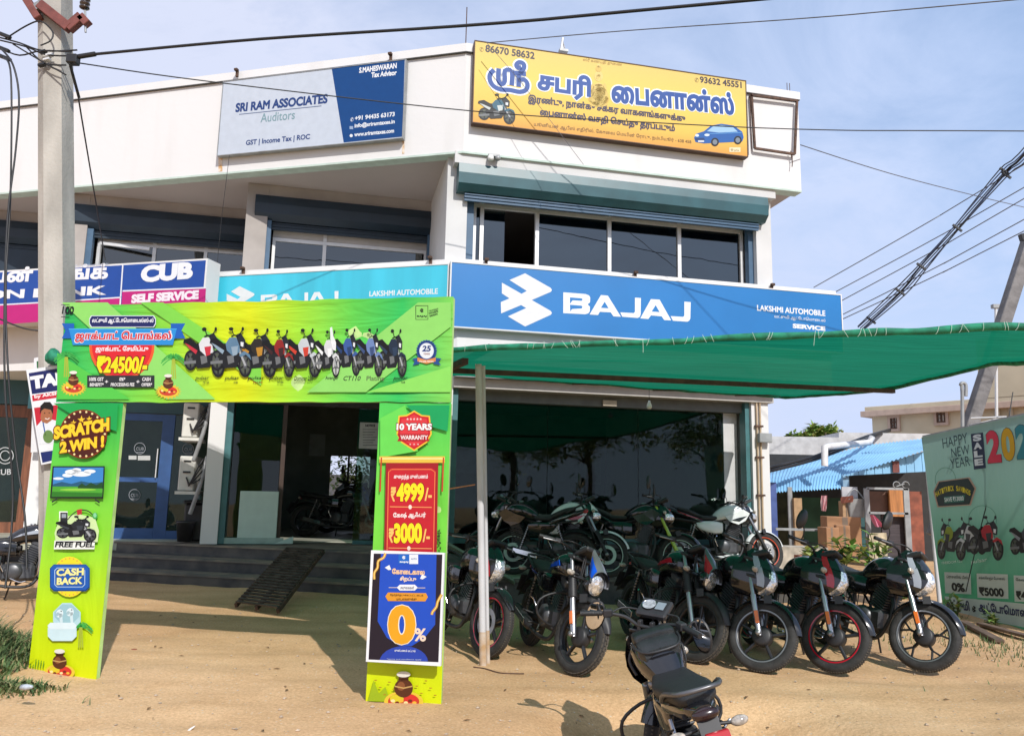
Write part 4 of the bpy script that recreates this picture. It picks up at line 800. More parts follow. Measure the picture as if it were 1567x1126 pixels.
    k = MB(S); k.lathe([(0, .002), (.042, .002)], pm('dial_face', (.32, .34, .36), .25, var=.3, sc=60), c + V((-.012, .03, .026)), V((-.45, 0, .9)), n=20); k.lathe([(.042, .0), (.047, .004)], M_chrome, c + V((-.012, .03, .024)), V((-.45, 0, .9)), n=20); k.obox(c + V((-.012, -.045, .026)), V((.03, 0, .015)), V((0, .028, 0)), V((-.001, 0, .002)), pm('lcd_grey', (.20, .24, .27), .2)); k.build('dial', io, local=True)
    # tank, seat, body panels
    k = 1.12 if sport else 1.0
    m = MB(DZ).loft([(.36, 0, .875, .045, .05, .05), (.31, 0, .885, .115 * k, .085, .08), (.20, 0, .895, .150 * k, .118, .10), (.06, 0, .875, .142 * k, .115, .10), (-.06, 0, .835, .105 * k, .085, .09), (-.13, 0, .80, .07, .05, .06)], bd, n=28); to = b(m, 'fuel_tank')
    MB(DZ).lathe([(0, .014), (.032, .014), (.034, 0)], M_alloy, (.13, 0, 1.008), (0.05, 0, 1), n=18).build('filler_cap', to, local=True)
    def tankpt(x, z_, y): return V((x, y, z_))
    if cfg.get('shroud') or sport:
        for sgn in (-1, 1):
            o_ = [(.40, .87), (.33, .76), (.22, .70), (.10, .74), (.02, .82), (.16, .86), (.30, .93)] if sport else [(.36, .86), (.26, .78), (.10, .79), (.22, .86)]
            MB(DZ).prism([(x, sgn * (.150 * k + .012 * (x > .2)), z_) for x, z_ in o_], (0, sgn * .022, 0), ac).build('tank_shroud', to, local=True)
            if sport and cfg.get('decal'): MB(DZ).prism([(x, sgn * (.150 * k + .037), z_) for x, z_ in ((.36, .83), (.24, .745), (.12, .765), (.22, .80))], (0, sgn * .002, 0), cfg['decal']).build('decal', to, local=True)
    elif cfg.get('stripe2'):
        for sgn in (-1, 1): MB(DZ).prism([(x, sgn * y, z_) for x, z_, y in ((.30, .90, .150), (.06, .865, .146), (-.05, .835, .118), (.05, .89, .142), (.25, .945, .146))], (0, sgn * .006, 0), cfg['stripe2']).build('tank_decal', to, local=True)
    if sport:
        m = MB().loft([(-.02, 0, .815, .07, .03, .03), (-.12, 0, .80, .12, .035, .04), (-.30, 0, .80, .13, .04, .05), (-.36, 0, .83, .10, .04, .05), (-.52, 0, .90, .10, .035, .05), (-.66, 0, .93, .06, .03, .03)], M_seat, n=24)
    else: m = MB(DZ).loft([(-.02, 0, .83, .06, .02, .04), (-.08, 0, .815, .10, .04, .05), (-.22, 0, .80, .135, .042, .055), (-.36, 0, .815, .135, .045, .055), (-.52, 0, .845, .125, .04, .055), (-.68, 0, .855, .105, .035, .045), (-.73, 0, .85, .06, .02, .03)], M_seat, n=24)
    b(m, 'seat')
    dz = .05 if sport else 0
    m = MB(DZ).loft([(-.14, 0, .70, .09, .055, .06), (-.32, 0, .735, .128, .05, .06), (-.52, 0, .775 + dz, .115, .045, .05), (-.70, 0, .80 + dz * 1.5, .085, .04, .04), (-.80, 0, .815 + dz * 2, .045, .025, .025)], cfg.get('tail', bd), n=20); tl_ = b(m, 'tail_cowl')
    if cfg.get('tailac'):
        for sgn in (-1, 1): MB(DZ).prism([(x, sgn * y, z_) for x, z_, y in ((-.30, .76, .128), (-.56, .795 + dz, .112), (-.70, .825 + dz * 1.5, .085), (-.54, .77 + dz, .112))], (0, sgn * .008, 0), cfg['tailac']).build('tail_decal', tl_, local=True)
    m = MB(DZ).ball((-.80, 0, .80 + dz * 2), (.035, .07, .032), cfg.get('lamp', M_redl), 14, 8); b(m, 'tail_lamp')
    for sgn in (-1, 1):
        m = MB().loft([(.0, sgn * .095, .66, .02, .07, .09), (-.16, sgn * .115, .665, .026, .085, .10), (-.34, sgn * .11, .69, .02, .05, .07), (-.40, sgn * .10, .70, .008, .02, .02)], bd if not cfg.get('sidem') else cfg['sidem'], n=14); b(m, 'side_panel')
        m = MB(); p = V((-.76, sgn * .12, .72 + dz)); m.tube([p + V((0, -sgn * .07, .01)), p], .009, M_matte, n=8, sm=1); io = b(m, 'indicator')
        q = MB(Matrix.Translation(p + V((-.005, sgn * .035, 0)))).ball((0, 0, 0), (.026, .045, .024), M_clear, 12, 8); q.build('lens', io, local=True)
        # shock absorber
        a0 = V((-.55, sgn * .115, .33)); a1 = V((-.42, sgn * .115, .70)); dd = (a1 - a0).normalized(); m = MB(); m.tube([a0, a1], .012, M_steel, n=8, sm=1); so_ = b(m, 'shock_absorber')
        e1 = dd.cross(V((0, 1, 0))).normalized(); e2 = dd.cross(e1); q = MB().tube([a0 + dd * (.06 + .28 * t / 54) + (e1 * cos(t * pi / 3) + e2 * sin(t * pi / 3)) * .026 for t in range(55)], .0052, cfg.get('spring', M_matte), n=6, sm=1); q.build('spring', so_, local=True)
    m = MB()
    def rf(u, v):
        a = R(60 + 95 * u); q = (v - .5) * 2; rr = .352; return V((-.65 + cos(a) * rr - (.05 * u), q * .075, .302 + sin(a) * rr - .03 * abs(q) ** 2.5 - .0))
    m.grid(rf, 18, 6, M_matte); m.grid(lambda u, v: rf(u, v) * .995, 18, 6, M_matte); m.prism([(-.80, -.05, .79 + dz), (-.97, -.06, .46), (-.97, .06, .46), (-.80, .05, .79 + dz)], (.012, 0, .004), M_matte); rfo = b(m, 'rear_mudguard')
    q = MB().obox((-.985, 0, .56 if not cfg.get('big') else .63), V((.008, 0, .0)), V((0, .10, 0)), V((.045, 0, .085)), M_plate if cfg.get('plate') else M_matte, .004)
    if cfg.get('plate'): q.obox((-.955, 0, .675 if not cfg.get('big') else .745), V((.012, 0, 0)), V((0, .055, 0)), V((.008, 0, .018)), M_redl, .004)
    q.build('number_plate', rfo, local=True)
    m = MB()
    gr = [(-.44, .135, .80), (-.62, .14, .88), (-.80, .10, .915), (-.83, 0, .92), (-.80, -.10, .915), (-.62, -.14, .88), (-.44, -.135, .80)] if not sport else [(-.55, .10, .88), (-.70, .085, .97), (-.75, .05, .985), (-.60, .06, .92)]
    m.X = DZ; m.tube(gr, .012, M_matte if not cfg.get('railm') else cfg['railm'], n=8); b(m, 'grab_rail')
    # frame, engine, exhaust
    m = MB()
    m.tube([(.33, 0, .86), (.27, 0, .62), (.20, 0, .34), (.02, 0, .22)], .022, M_matte, n=8)
    for sgn in (-1, 1):
        m.tube([(.30, sgn * .04, .90), (.0, sgn * .08, .76), (-.3, sgn * .10, .73), (-.70, sgn * .08, .78)], .015, M_matte, n=8); m.tube([(-.12, sgn * .09, .74), (-.16, sgn * .10, .50), (-.12, sgn * .09, .28)], .016, M_matte, n=8); m.tube([(-.16, sgn * .10, .48), (-.42, sgn * .10, .72)], .012, M_matte, n=8, sm=1)
    b(m, 'frame')
    m = MB()
    for sgn in (-1, 1): m.bar((-.12, sgn * .095, .33), (-.68, sgn * .105, .302), .028, .045, M_matte, bev=.006)
    m.obox((-.38, .12, .345), V((.30, 0, -.012)), V((0, .014, 0)), V((.0, 0, .038)), M_matte, .012); b(m, 'swingarm')
    m = MB(); m.obox((.04, 0, .36), V((.19, 0, 0)), V((0, .11, 0)), V((0, 0, .105)), M_engine, .035); m.lathe([(0, -.155), (.07, -.155), (.098, -.14), (.105, -.11)], M_engine, (.0, 0, .37), n=24); m.lathe([(0, .15), (.06, .15), (.085, .135), (.09, .10)], M_engine, (.08, 0, .35), n=24); m.lathe([(0, .145), (.045, .145), (.05, .11)], M_engine, (-.12, 0, .35), n=18)
    eo = b(m, 'engine'); dq = V((.38, 0, .925)); q = MB()
    for i in range(9): q.obox(V((.12, 0, .47)) + dq * (i * .026), V((.085, 0, -.035)), V((0, .085, 0)), dq * .007, M_engine, .004)
    q.obox(V((.12, 0, .47)) + dq * .12, V((.058, 0, -.024)), V((0, .06, 0)), dq * .12, M_engine); q.obox(V((.12, 0, .47)) + dq * .26, V((.07, 0, -.03)), V((0, .07, 0)), dq * .03, M_engine, .012); q.lathe([(0, .09), (.02, .09), (.022, .07)], M_alloy, V((.12, 0, .47)) + dq * .26, n=12); q.build('cylinder', eo, local=True)
    MB().tube([(.04, -.01, .66), (-.06, 0, .66), (-.14, 0, .65)], .038, M_matte, n=10, sm=2).build('carburettor', eo, local=True)
    m = MB(); m.tube([(.22, -.03, .60), (.31, -.05, .54), (.30, -.08, .36), (.20, -.11, .20), (.0, -.14, .185), (-.22, -.155, .22)], .019, M_matte, n=10, sm=4)
    m.lathe([(.02, 0), (.045, .05), (.052, .12), (.052, .46), (.044, .52), (.022, .525), (.018, .50)], cfg.get('muff', M_matte), (-.20, -.158, .225), (-1, -.02, .22), n=18); xo = b(m, 'exhaust')
    MB().obox((-.46, -.212, .292), V((.17, .004, -.037)), V((0, .003, 0)), V((.006, 0, .030)), M_chrome if not cfg.get('dull') else M_alloy, .003).build('heat_shield', xo, local=True)
    for sgn in (-1, 1): b(MB().tube([(-.08, sgn * .10, .28), (-.08, sgn * .24, .285)], .011, M_seat, n=8, sm=1).tube([(-.30, sgn * .10, .34), (-.34, sgn * .22, .36)], .010, M_seat, n=8, sm=1), 'footpeg')
    b(MB().tube([(.02, .13, .27), (.14, .19, .235), (.20, .20, .25)], .007, M_chrome, n=7), 'gear_lever'); b(MB().tube([(-.02, -.14, .29), (.10, -.20, .24), (.17, -.20, .25)], .008, M_chrome, n=7), 'brake_pedal'); b(MB().tube([(-.10, -.15, .37), (-.15, -.19, .48), (-.13, -.25, .52)], .009, M_chrome, n=7), 'kick_starter')
    MB().tube([(-.05, .11, .25), (-.13, .26, .04 - .03)], .010, M_matte, n=8, sm=1).build('side_stand', root, local=True)
    if cfg.get('guard'):
        m = MB()
        for sgn in (-1, 1): m.tube([(.28, 0, .62), (.30, sgn * .16, .60), (.31, sgn * .29, .53), (.31, sgn * .30, .42), (.28, sgn * .18, .33), (.20, 0, .30)], .011, M_matte if cfg['guard'] == 1 else M_chrome, n=8)
        b(m, 'leg_guard')
    if cfg.get('saree'):
        m = MB(); m.tube([(-.30, .14, .70), (-.36, .19, .62), (-.42, .19, .34), (-.80, .18, .36), (-.84, .18, .60), (-.66, .14, .78)], .008, M_matte, n=7)
        for k in range(4): m.tube([(-.46 - k * .09, .188, .36), (-.44 - k * .09, .188, .64)], .005, M_matte, n=6, sm=1)
        b(m, 'side_guard')
    if sport: b(MB().loft([(.26, 0, .25, .03, .03, .02), (.18, 0, .225, .10, .05, .04), (.0, 0, .20, .12, .05, .035), (-.14, 0, .20, .09, .03, .02)], ac, n=16), 'belly_pan')
    return root
P_silver = paint('#9aa0aa', 'silver'); P_red = paint('#b3122a', 'red'); P_blue = paint('#1550c8', 'blue'); P_white = paint('#dfe3e2', 'white'); P_dkg = paint((.010, .016, .017), 'black_green'); P_lime = paint('#a8bf2a', 'lime'); P_gold = pm('dusty_gold', (.30, .20, .12), .4, var=.3, sc=5)
M_visr = pm('pale_rim', (.42, .52, .46), .4)
GB = 'new motorcycles parked in a row on the sand'
def gp(x, y, z=0.0): return atZ(x, y, z)
bike('motorcycle', 'black motorcycle with red side accents standing behind the canopy poles, facing the street', GB, gp(744, 1006), -64, 8, 12, dict(kind='fairing', accent=P_red, stripe=P_red, mirrors=(), disc=M_alloy, highf=1, guard=1, saree=1))
bike('motorcycle', 'black motorcycle with blue cowl over a round headlamp, rubber fork gaiters and knobbly tyre', GB, gp(880, 1032), -74, 9, 22, dict(kind='round', accent=P_blue, knob=1, mirrors=(), drum=1, gaiter=1, guard=1, reflector=1, blacklever=0, tailac=P_blue, stripe2=P_blue, fender=M_matte, saree=1))
bike('motorcycle', 'black motorcycle with red and white cowl over a round headlamp, behind the street bike', GB, gp(1062, 1014), -73, 9, 24, dict(kind='round', accent=P_red, knob=1, mirrors=(), drum=1, gaiter=1, guard=1, stripe2=P_red, fender=M_matte, saree=1))
bike('motorcycle', 'black motorcycle with silver fairing stripes and no mirrors, fourth from the canopy poles', GB, gp(1160, 1029), -72, 10, 37, dict(kind='fairing', accent=P_silver, stripe=M_alloy, mirrors=(), drum=1, reflector=1, guard=0, saree=1, bodyx=0))
bike('motorcycle', 'black motorcycle with a red fairing stripe, red ringed rims and one raised mirror', GB, gp(1274, 1030), -76, 8, 34, dict(kind='fairing', accent=P_red, stripe=P_red, mirrors=(-1,), drum=1, reflector=1, saree=1))
bike('motorcycle', 'black motorcycle with silver fairing and twin forked spokes, nearest the pale green banner', GB, gp(1410, 1028), -74, 10, 30, dict(kind='fairing', accent=P_silver, stripe=M_alloy, mirrors=(-1,), drum=1, reflector=1, twin=1, saree=1))
# street bike in the foreground, seen from behind
fb = bike('motorcycle', 'used black motorcycle with a tank bag seen from behind, cut off at the bottom', None, (1.124, 5.33), 91.4, 16, -40, dict(kind='fairing', accent=P_gold, mirrors=(-1, 1), plate=1, dull=1, railm=pm('grey_rail', (.14, .14, .145), .35, metal=.6), tail=M_gloss, sidem=M_gloss, guard=1, chromebar=0, big=1, lamp=pm('smoked_red', (.022, .008, .008), .25, coat=.5)), z=-.28)
bgm = MB(); mb_ = lambda *a: bgm.loft(*a, n=20)
tb_ = thing('tank_bag', (0, 0, 0), 'black leather tank bag strapped on the tank of the used street bike', 'bag'); tb_.matrix_basis = fb.matrix_basis.copy()
M_bag = pm('bag_leather', (.018, .020, .021), .42, var=.3, sc=6, bump=.3, bsc=40)
I_ = mw(tb_)
m = MB(); m.loft([(.26, 0, .985, .085, .03, .03, 5), (.23, 0, .99, .115, .035, .06, 5), (.10, 0, .99, .125, .045, .07, 5), (.06, 0, .98, .115, .04, .06, 5)], M_bag, n=24); m.build('bag_top', tb_, local=True)
m = MB(); m.loft([(.09, 0, .965, .12, .05, .06, 4), (.02, 0, .95, .125, .045, .06, 4), (-.04, 0, .93, .10, .03, .05, 4)], M_bag, n=20)
m.tube([(.10, .135, .985), (.02, .13, .97), (-.05, .08, .95), (-.05, -.08, .95), (.02, -.13, .97), (.10, -.135, .985)], .008, M_matte, n=6); m.build('bag_pocket', tb_, local=True)
for sgn in (-1, 1): MB().tube([(.20, sgn * .12, .95), (.20, sgn * .165, .88), (.16, sgn * .15, .80)], .010, M_matte, n=6).build('strap', tb_, local=True)
# bikes on the display platform
def pst(s, t, z=.352): p = W3(s, t, z); return (p.x, p.y)
yr = math.degrees(YR); GD = 'new motorcycles displayed on the platform'
Z3 = .352
bike('motorcycle', 'white and black sport motorcycle with a bright ringed front wheel, displayed on the platform', GD, gp(928, 884, Z3), yr - 22, 6, 8, dict(kind='sport', body=P_white, accent=P_white, decal=P_red, mirrors=(-1, 1), rim=M_rim, stripe=M_visr, disc=M_visr, rdisc=1, tailac=P_white, tail=M_gloss), z=.352)
bike('motorcycle', 'black sport motorcycle with lime yellow fork tubes, displayed on the platform', GD, gp(1040, 886, Z3), yr - 34, 6, 6, dict(kind='sport', body=M_gloss, accent=P_dkg, forkm=P_lime, mirrors=(-1, 1), disc=M_visr, stripe=M_visr, rdisc=1), z=.352)
bike('motorcycle', 'white tank sport motorcycle with orange ringed wheels at the right end of the platform', GD, gp(1172, 876, Z3), yr - 14, 6, 14, dict(kind='sport', body=P_white, accent=P_white, mirrors=(1,), stripe=paint('#c8481c', 'orange'), rdisc=1, tailac=P_red, tail=M_gloss, decal=P_dkg), z=.352)
bike('motorcycle', 'dark motorcycle parked deep on the platform beside the window, behind the white one', GD, pst(.55, .1), yr + 150, 6, 10, dict(kind='sport', body=M_gloss, accent=M_gloss, mirrors=(-1,), tailac=P_silver), z=.352)
# inside the showroom
q = W3(-.9, 4.2, .56); bike('motorcycle', 'dark motorcycle silhouetted inside the showroom, seen through the entrance', None, (q.x, q.y), yr - 20, 6, 20, dict(kind='fairing', accent=P_blue, mirrors=(-1, 1)), z=.56)
q = W3(-1.7, 5.9, .56); bike('motorcycle', 'shadowed motorcycle deeper inside the showroom beyond the entrance, near its back wall', None, (q.x, q.y), yr - 160, 6, 10, dict(kind='sport', accent=P_silver, mirrors=(-1, 1)), z=.56)
# at the far left
p = atZ(62, 922); bike('motorcycle', 'old black motorcycle with tank stripes parked at the left edge, behind the green arch', None, (p.x + .25, p.y + .2), 20, 7, 12, dict(kind='fairing', accent=P_silver, stripe2=P_silver, mirrors=(-1, 1), guard=2))
# ================================================================ green shade canopy over the bikes
def net_mat():
    m = bpy.data.materials.new('green_shade_net'); m.use_nodes = True; nt = m.node_tree; nt.nodes.clear(); l = nt.links.new
    t = N(nt, 'ShaderNodeTexCoord'); mp = N(nt, 'ShaderNodeMapping'); mp.inputs['Scale'].default_value = (1.2, 55, 30); mp.inputs['Rotation'].default_value = (0, 0, R(16))
    n = N(nt, 'ShaderNodeTexNoise'); n.inputs['Scale'].default_value = 1.0; n.inputs['Detail'].default_value = 4; r = N(nt, 'ShaderNodeValToRGB'); e = r.color_ramp.elements
    e[0].position = .3; e[1].position = .7; e[0].color = (.004, .135, .072, 1); e[1].color = (.010, .225, .125, 1)
    d = N(nt, 'ShaderNodeBsdfDiffuse'); tl = N(nt, 'ShaderNodeBsdfTranslucent'); mx = N(nt, 'ShaderNodeMixShader'); mx.inputs[0].default_value = .60
    tr = N(nt, 'ShaderNodeBsdfTransparent'); tr.inputs[0].default_value = (.62, .92, .72, 1); mx2 = N(nt, 'ShaderNodeMixShader'); mx2.inputs[0].default_value = .025; o = N(nt, 'ShaderNodeOutputMaterial')
    l(t.outputs['Object'], mp.inputs[0]); l(mp.outputs[0], n.inputs[0]); l(n.outputs[0], r.inputs[0]); l(r.outputs[0], d.inputs[0]); l(r.outputs[0], tl.inputs[0])
    l(d.outputs[0], mx.inputs[1]); l(tl.outputs[0], mx.inputs[2]); l(mx.outputs[0], mx2.inputs[1]); l(tr.outputs[0], mx2.inputs[2]); l(mx2.outputs[0], o.inputs[0]); return m
M_net = net_mat(); M_hem = pm('green_hem_cloth', (.008, .18, .095), .75, var=.35, sc=14); M_thread = pm('pale_thread', (.45, .62, .52), .8)
M_pole = pm('pale_pipe_paint', (.55, .55, .57), .55, var=.12, sc=3, st=(1, 1, .4)); M_brown = pm('rusted_angle_iron', (.055, .035, .026), .75, var=.3, sc=10)
ca = thing('shade_canopy', (-.18, 7.12, 0), 'green shade net canopy on pipe poles over the parked motorcycles', 'canopy')
f0, f1 = V((-.46, 6.08, 2.58)), V((3.06, 4.69, 2.535)); fd = f1 - f0
Pb = FR.off(.42); bl = Pb.P(*Pb.px(700, 572)); br = Pb.P(*Pb.px(1185, 607)); bl2 = FL.off(.5).P(-4.9, 3.05)
Fq = lambda k: f0 + fd * k; FLl = atY(75, 556, 8.4); FRr = Fq(1.22)
def netp(u, v):           # u along the street, v from front to back
    if u < .32: t = u / .32; a = FLl + (Fq(0) - FLl) * t; c = bl2 + (bl - bl2) * t
    else: t = (u - .32) / .68; a = Fq(0) + (FRr - Fq(0)) * t; c = bl + (br - bl) * t
    p = a + (c - a) * v; p.x += (.30 * sin(pi * v) * ((u - .32) / .68) ** 3 if u > .32 else 0); p.z -= .05 * sin(pi * min(1, v / .3)) * (v < .3) + .07 * sin(pi * min(1, max(0, (v - .3) / .7))); p.z += .016 * noise.noise(V((p.x * 1.6, p.y * 3, 1))) + .010 * noise.noise(V((p.x * .8, p.y * 7, 2))); return p
MB().grid(netp, 90, 40, M_net).build('net', ca)
def hem(pts, r, nm):
    m = MB(); m.tube([p + V((0, 0, .010 * noise.noise(p * 2.5))) for p in pts], [r * random.uniform(.8, 1.25) for _ in range(40)], M_hem, n=8, sm=2); ho = m.build(nm, ca); return ho
fe = [netp(i / 60, 0) + V((0, 0, .015)) for i in range(61)]; ho = hem(fe, .022, 'front_hem')
m = MB()
for i in range(70):
    k = random.random() * 59; p = fe[int(k)].lerp(fe[int(k) + 1], k % 1); a = random.uniform(-.04, .04); m.tube([p + V((a, -.032, .024)), p + V((a * .3, -.034, -.012)), p + V((-a * .2, -.024, -.028 - .05 * (random.random() < .12)))], .0016, M_thread, n=5, sm=2)
m.build('lacing', ho, kind='stuff')
hem([netp(1, i / 20) for i in range(21)], .03, 'side_hem'); hem([netp(.32 + .68 * i / 30, 1) for i in range(31)], .022, 'back_hem')
# middle purlin, rafter and poles
pA = atY(640, 564.5, 7.2); pBm = netp(1, .31) + V((0, 0, -.07)); best = min((abs(EYE.z) * 0 + abs((CX + F * ((netp(1, v / 50) - EYE).dot(MR)) / (netp(1, v / 50) - EYE).dot(MF)) - 1370), v / 50) for v in range(51)); pe = netp(1, best[1]) + V((0, 0, -.05))
MB().bar(pA, pe, .05, .045, M_brown).build('purlin', ca)
MB().bar(netp(.335, .04) + V((0, 0, -.05)), netp(.30, .42) + V((0, 0, -.09)), .05, .05, M_brown).build('rafter', ca)
for i in range(3): k = (.55, .72, .9)[i]; MB().bar(netp(k, .98) + V((0, 0, -.03)), netp(k, .96) + V((.6, -.1, -.03)), .03, .02, M_brown).build('back_batten', ca)
def pole(xb, yb, xt, yt, r, nm):
    a = atZ(xb, yb); t = atY(xt, yt, a.y); a.z = gz(a.x, a.y) - .1
    m = MB().tube([a, t], r, M_pole, n=14, sm=1); o_ = m.build(nm, ca)
    MB().lathe([(r + .0015, 0), (r + .0015, .38)], pm('sand_stain', (.42, .27, .14), .9, var=.3, sc=9, col2=(.52, .45, .38)), a, t - a, n=14).build('rust_foot', o_); return t
t1 = pole(740, 1018, 732, 556, .030, 'pole'); t2 = pole(747.5, 1014, 739.8, 560, .017, 'pole')
MB().bar(t1 + V((-.3, .3, -.02)), t1 + V((.12, -.2, .12)), .055, .05, M_rust).build('bracket', ca)
m = MB(); p = t1.copy(); p.z = 1.55; m.tube([p, p + V((-.35, .2, -.06)), p + V((-.75, .7, -.12))], .006, pm('orange_rope', (.45, .20, .08), .8), n=6); m.build('rope', ca)
p = atZ(742, 1024); m = MB(); m.tube([V((x, y, gz(x, y) + .006)) for x, y in ((p.x - .1, p.y + .05), (p.x, p.y), (p.x + .12, p.y - .12), (p.x + .22, p.y - .14), (p.x + .33, p.y - .12))], .005, M_rust, n=6); m.build('fallen_wire', label='bit of rusty wire lying on the sand at the foot of the canopy pole', cat='wire', at=p)
# hanging bulb
q = FR.off(.25); u, v = q.px(993.5, 620); m = MB(); m.tube([q.P(u, v + .35), q.P(u, v + .08)], .004, M_black, n=5, sm=1); bo = m.build('hanging_bulb', label='white bulb hanging on a cord in front of the showroom window', cat='bulb', at=q.P(u, v))
m = MB(); m.lathe([(0, -.062), (.028, -.055), (.04, -.03), (.038, 0), (.02, .045), (.016, .07), (0, .072)], pm('bulb_plastic', (.62, .64, .62), .35), q.P(u, v), (0, 0, 1), n=18); m.build('bulb_head', bo)
m = MB(); q = FR.off(-.4); u0, v0 = q.px(922, 621); u1, v1 = q.px(943, 613); m.slab(q, u0, u1, v0, v1, 0, .03, pm('cream_label', (.42, .36, .28), .6), .003); m.build('beam_label', label='small cream label plate fixed to the beam above the showroom window', cat='label plate', at=q.P(u0, v0))

# ================================================================ welcome arch
aL, aR = V((-3.69, 6.40, 0)), V((-.44, 5.81, 0)); aang = atan2(aR.y - aL.y, aR.x - aL.x); PAr = Pl(aL, aang); AR = thing('welcome_arch', aL, 'green and yellow printed cloth arch standing on the sand before the entrance', 'arch', aang)
bm = [PAr.px(88, 461), PAr.px(691, 461), PAr.px(691, 612), PAr.px(85, 612)]; bu0, bu1, bv0, bv1 = bm[3][0], (bm[1][0] + bm[2][0]) / 2, bm[3][1], (bm[0][1] + bm[1][1]) / 2
bv0 = (PAr.px(85, 612)[1] + PAr.px(580, 618)[1]) / 2
M_edge = pm('arch_cloth_edge', (.42, .62, .22), .7, var=.15)
M_beam = grad('beam_print', 0, [(0, '#1fae57'), (.10, '#4fca55'), (.28, '#8bd83e'), (.42, '#c8df14'), (.50, '#d3df10'), (.62, '#a0db30'), (.76, '#5fce4c'), (.88, '#2fbe5a'), (1, '#7fd357')], bump=.5, bst=(.5, .5, 3.2), bsc=2.2)
M_pl1 = grad('pillar_print_left', 2, [(0, '#d8e400'), (.25, '#bfe40e'), (.5, '#8fdc35'), (.8, '#5acb45'), (1, '#22b358')], bump=.25, bst=(2, 2, .7), bsc=2.0)
M_pl2 = grad('pillar_print_right', 2, [(0, '#dbe600'), (.2, '#c9e40c'), (.35, '#7fd63a'), (.75, '#72d94c'), (1, '#4fcf58')], bump=.25, bst=(2, 2, .7), bsc=2.0)
def cloth(P, u0, u1, v0, v1, d, mf, ms, nm, wav=.011, ns=1):          # cloth covered frame: slightly rippled front, plain sides
    m = MB(); nu, nv = 60, 30
    def fr(i, j):
        u = u0 + (u1 - u0) * i; v = v0 + (v1 - v0) * j; e = min(i, 1 - i, j, 1 - j); k = min(1, e * 10)
        w = wav * k * (noise.noise(V((u * 2.2, v * 7, ns))) + .6 * noise.noise(V((u * 7, v * 3, ns + 4)))) - .004 * k
        ed = .011 * noise.noise(V((u * 5, v * 5, ns + 9)))
        return P.P(u, v + ed * (1 if j in (0, 1) else 0), min(0, w - .006))
    m.grid(fr, nu, nv, mf)
    m.slab(P, u0 + .004, u1 - .004, v0 + .004, v1 - .004, -d, -.018, ms)
    return m.build(nm, AR)
cloth(PAr, bu0, bu1, bv0, bv1, .07, M_beam, M_edge, 'beam')
lu = (PAr.px(45, 1035)[0] + 0.0, PAr.px(148, 1048)[0]); ru = (PAr.px(558, 1074)[0], PAr.px(676, 1079)[0]); gl = lambda u: gz(PAr.P(u, 0).x, PAr.P(u, 0).y) - .02
cloth(PAr.off(-.01), PAr.px(79, 640)[0] * .5 + lu[0] * .5, PAr.px(181, 640)[0] * .5 + lu[1] * .5, gl(.3), bv0 - .004, .05, M_pl1, M_edge, 'left_pillar', ns=5)
cloth(PAr.off(-.01), PAr.px(579, 640)[0] * .5 + ru[0] * .5, PAr.px(687, 640)[0] * .5 + ru[1] * .5, gl(3.0), bv0 - .004, .05, M_pl2, M_edge, 'right_pillar', ns=8)
a = Art(PAr, .0035, .0004); K = '#15171a'
for q, c in (((95, 463), (165, 463), (330, 611), (255, 611)), '#8fd96a'), (((215, 463), (250, 463), (400, 560), (400, 590)), '#7ed24a'), (((640, 463), (690, 463), (690, 500), (560, 600), (470, 600)), '#8ed769'), (((560, 600), (690, 560), (690, 600)), '#8bdc60'), (((88, 540), (200, 611), (88, 611)), '#55c84a'): a.p(list(q), c, 0)
a.tx('100', 95, 481, 113, 481, 12, K, 2, .03); a.ring(107, 475, 5.5, 6, 1, K, 2); a.line([(94, 485), (107, 485)], 1, K, 2); a.line([(94, 466.5), (107, 466.5)], .8, K, 2)
for x0, y0, x1, y1, c, l in ((137, 483, 239, 501, '#dfe6f4', 2), (138, 484, 238, 500, '#1d2460', 3)): a.p([(x0 + 3, y0), (x1 - 3, y0), (x1, y0 + 5), (x1, y1 - 5), (x1 - 3, y1), (x0 + 3, y1), (x0, y1 - 5), (x0, y0 + 5)], c, l)
a.tx('லட்சுமி ஆட்ேடாெமாைபல்ஸ்-ல்', 141, 496, 235, 496, 9.5, '#eef0f6', 4, .03)
for q in (((95, 495), (114, 495), (114, 518), (95, 518), (101, 506)), ((284, 495), (262, 495), (262, 518), (284, 518), (278, 506))): a.p(list(q), '#1a5fb8', 2)
a.p([(106, 503), (271, 503), (265, 528), (112, 528)], '#2a8fd6', 3); a.p([(106, 503), (271, 503), (271, 504.2), (106, 504.2)], '#4fb0ea', 4)
a.p([(137, 528)] + [(187 + 50 * cos(pi - t * pi / 16), 529 + 52 * sin(t * pi / 16)) for t in range(1, 16)] + [(237, 528)], '#e85a2c', 1); a.p([(141, 528)] + [(187 + 46 * cos(pi - t * pi / 16), 529 + 48 * sin(t * pi / 16)) for t in range(1, 16)] + [(233, 528)], '#d8262e', 2)
for g, bo, c, l in ((1.2, .075, '#f2eef0', 4), (0, .035, '#d02a34', 6)): a.tx('ஜாக்பாட் ெபாங்கல்', 115 - g, 524 + g, 262 + g, 524 + g, 17 + 2 * g, c, l, bo, 50)
a.tx('ஜாக்பாட் ேசமிப்பு', 146.5, 540, 227, 540, 10.5, '#f0e4e6', 4, .035)
for g, bo, c, l in ((1.3, .08, '#5a2010', 4), (0, .045, '#f8e11c', 6)): a.tx('₹24500/-', 147 - g, 571 + g, 225 + g, 571 + g, 26 + 2 * g, c, l, bo, 60)
a.p([(134, 574.5), (237, 574.5), (237, 593), (134, 593)], '#2c3034', 4)
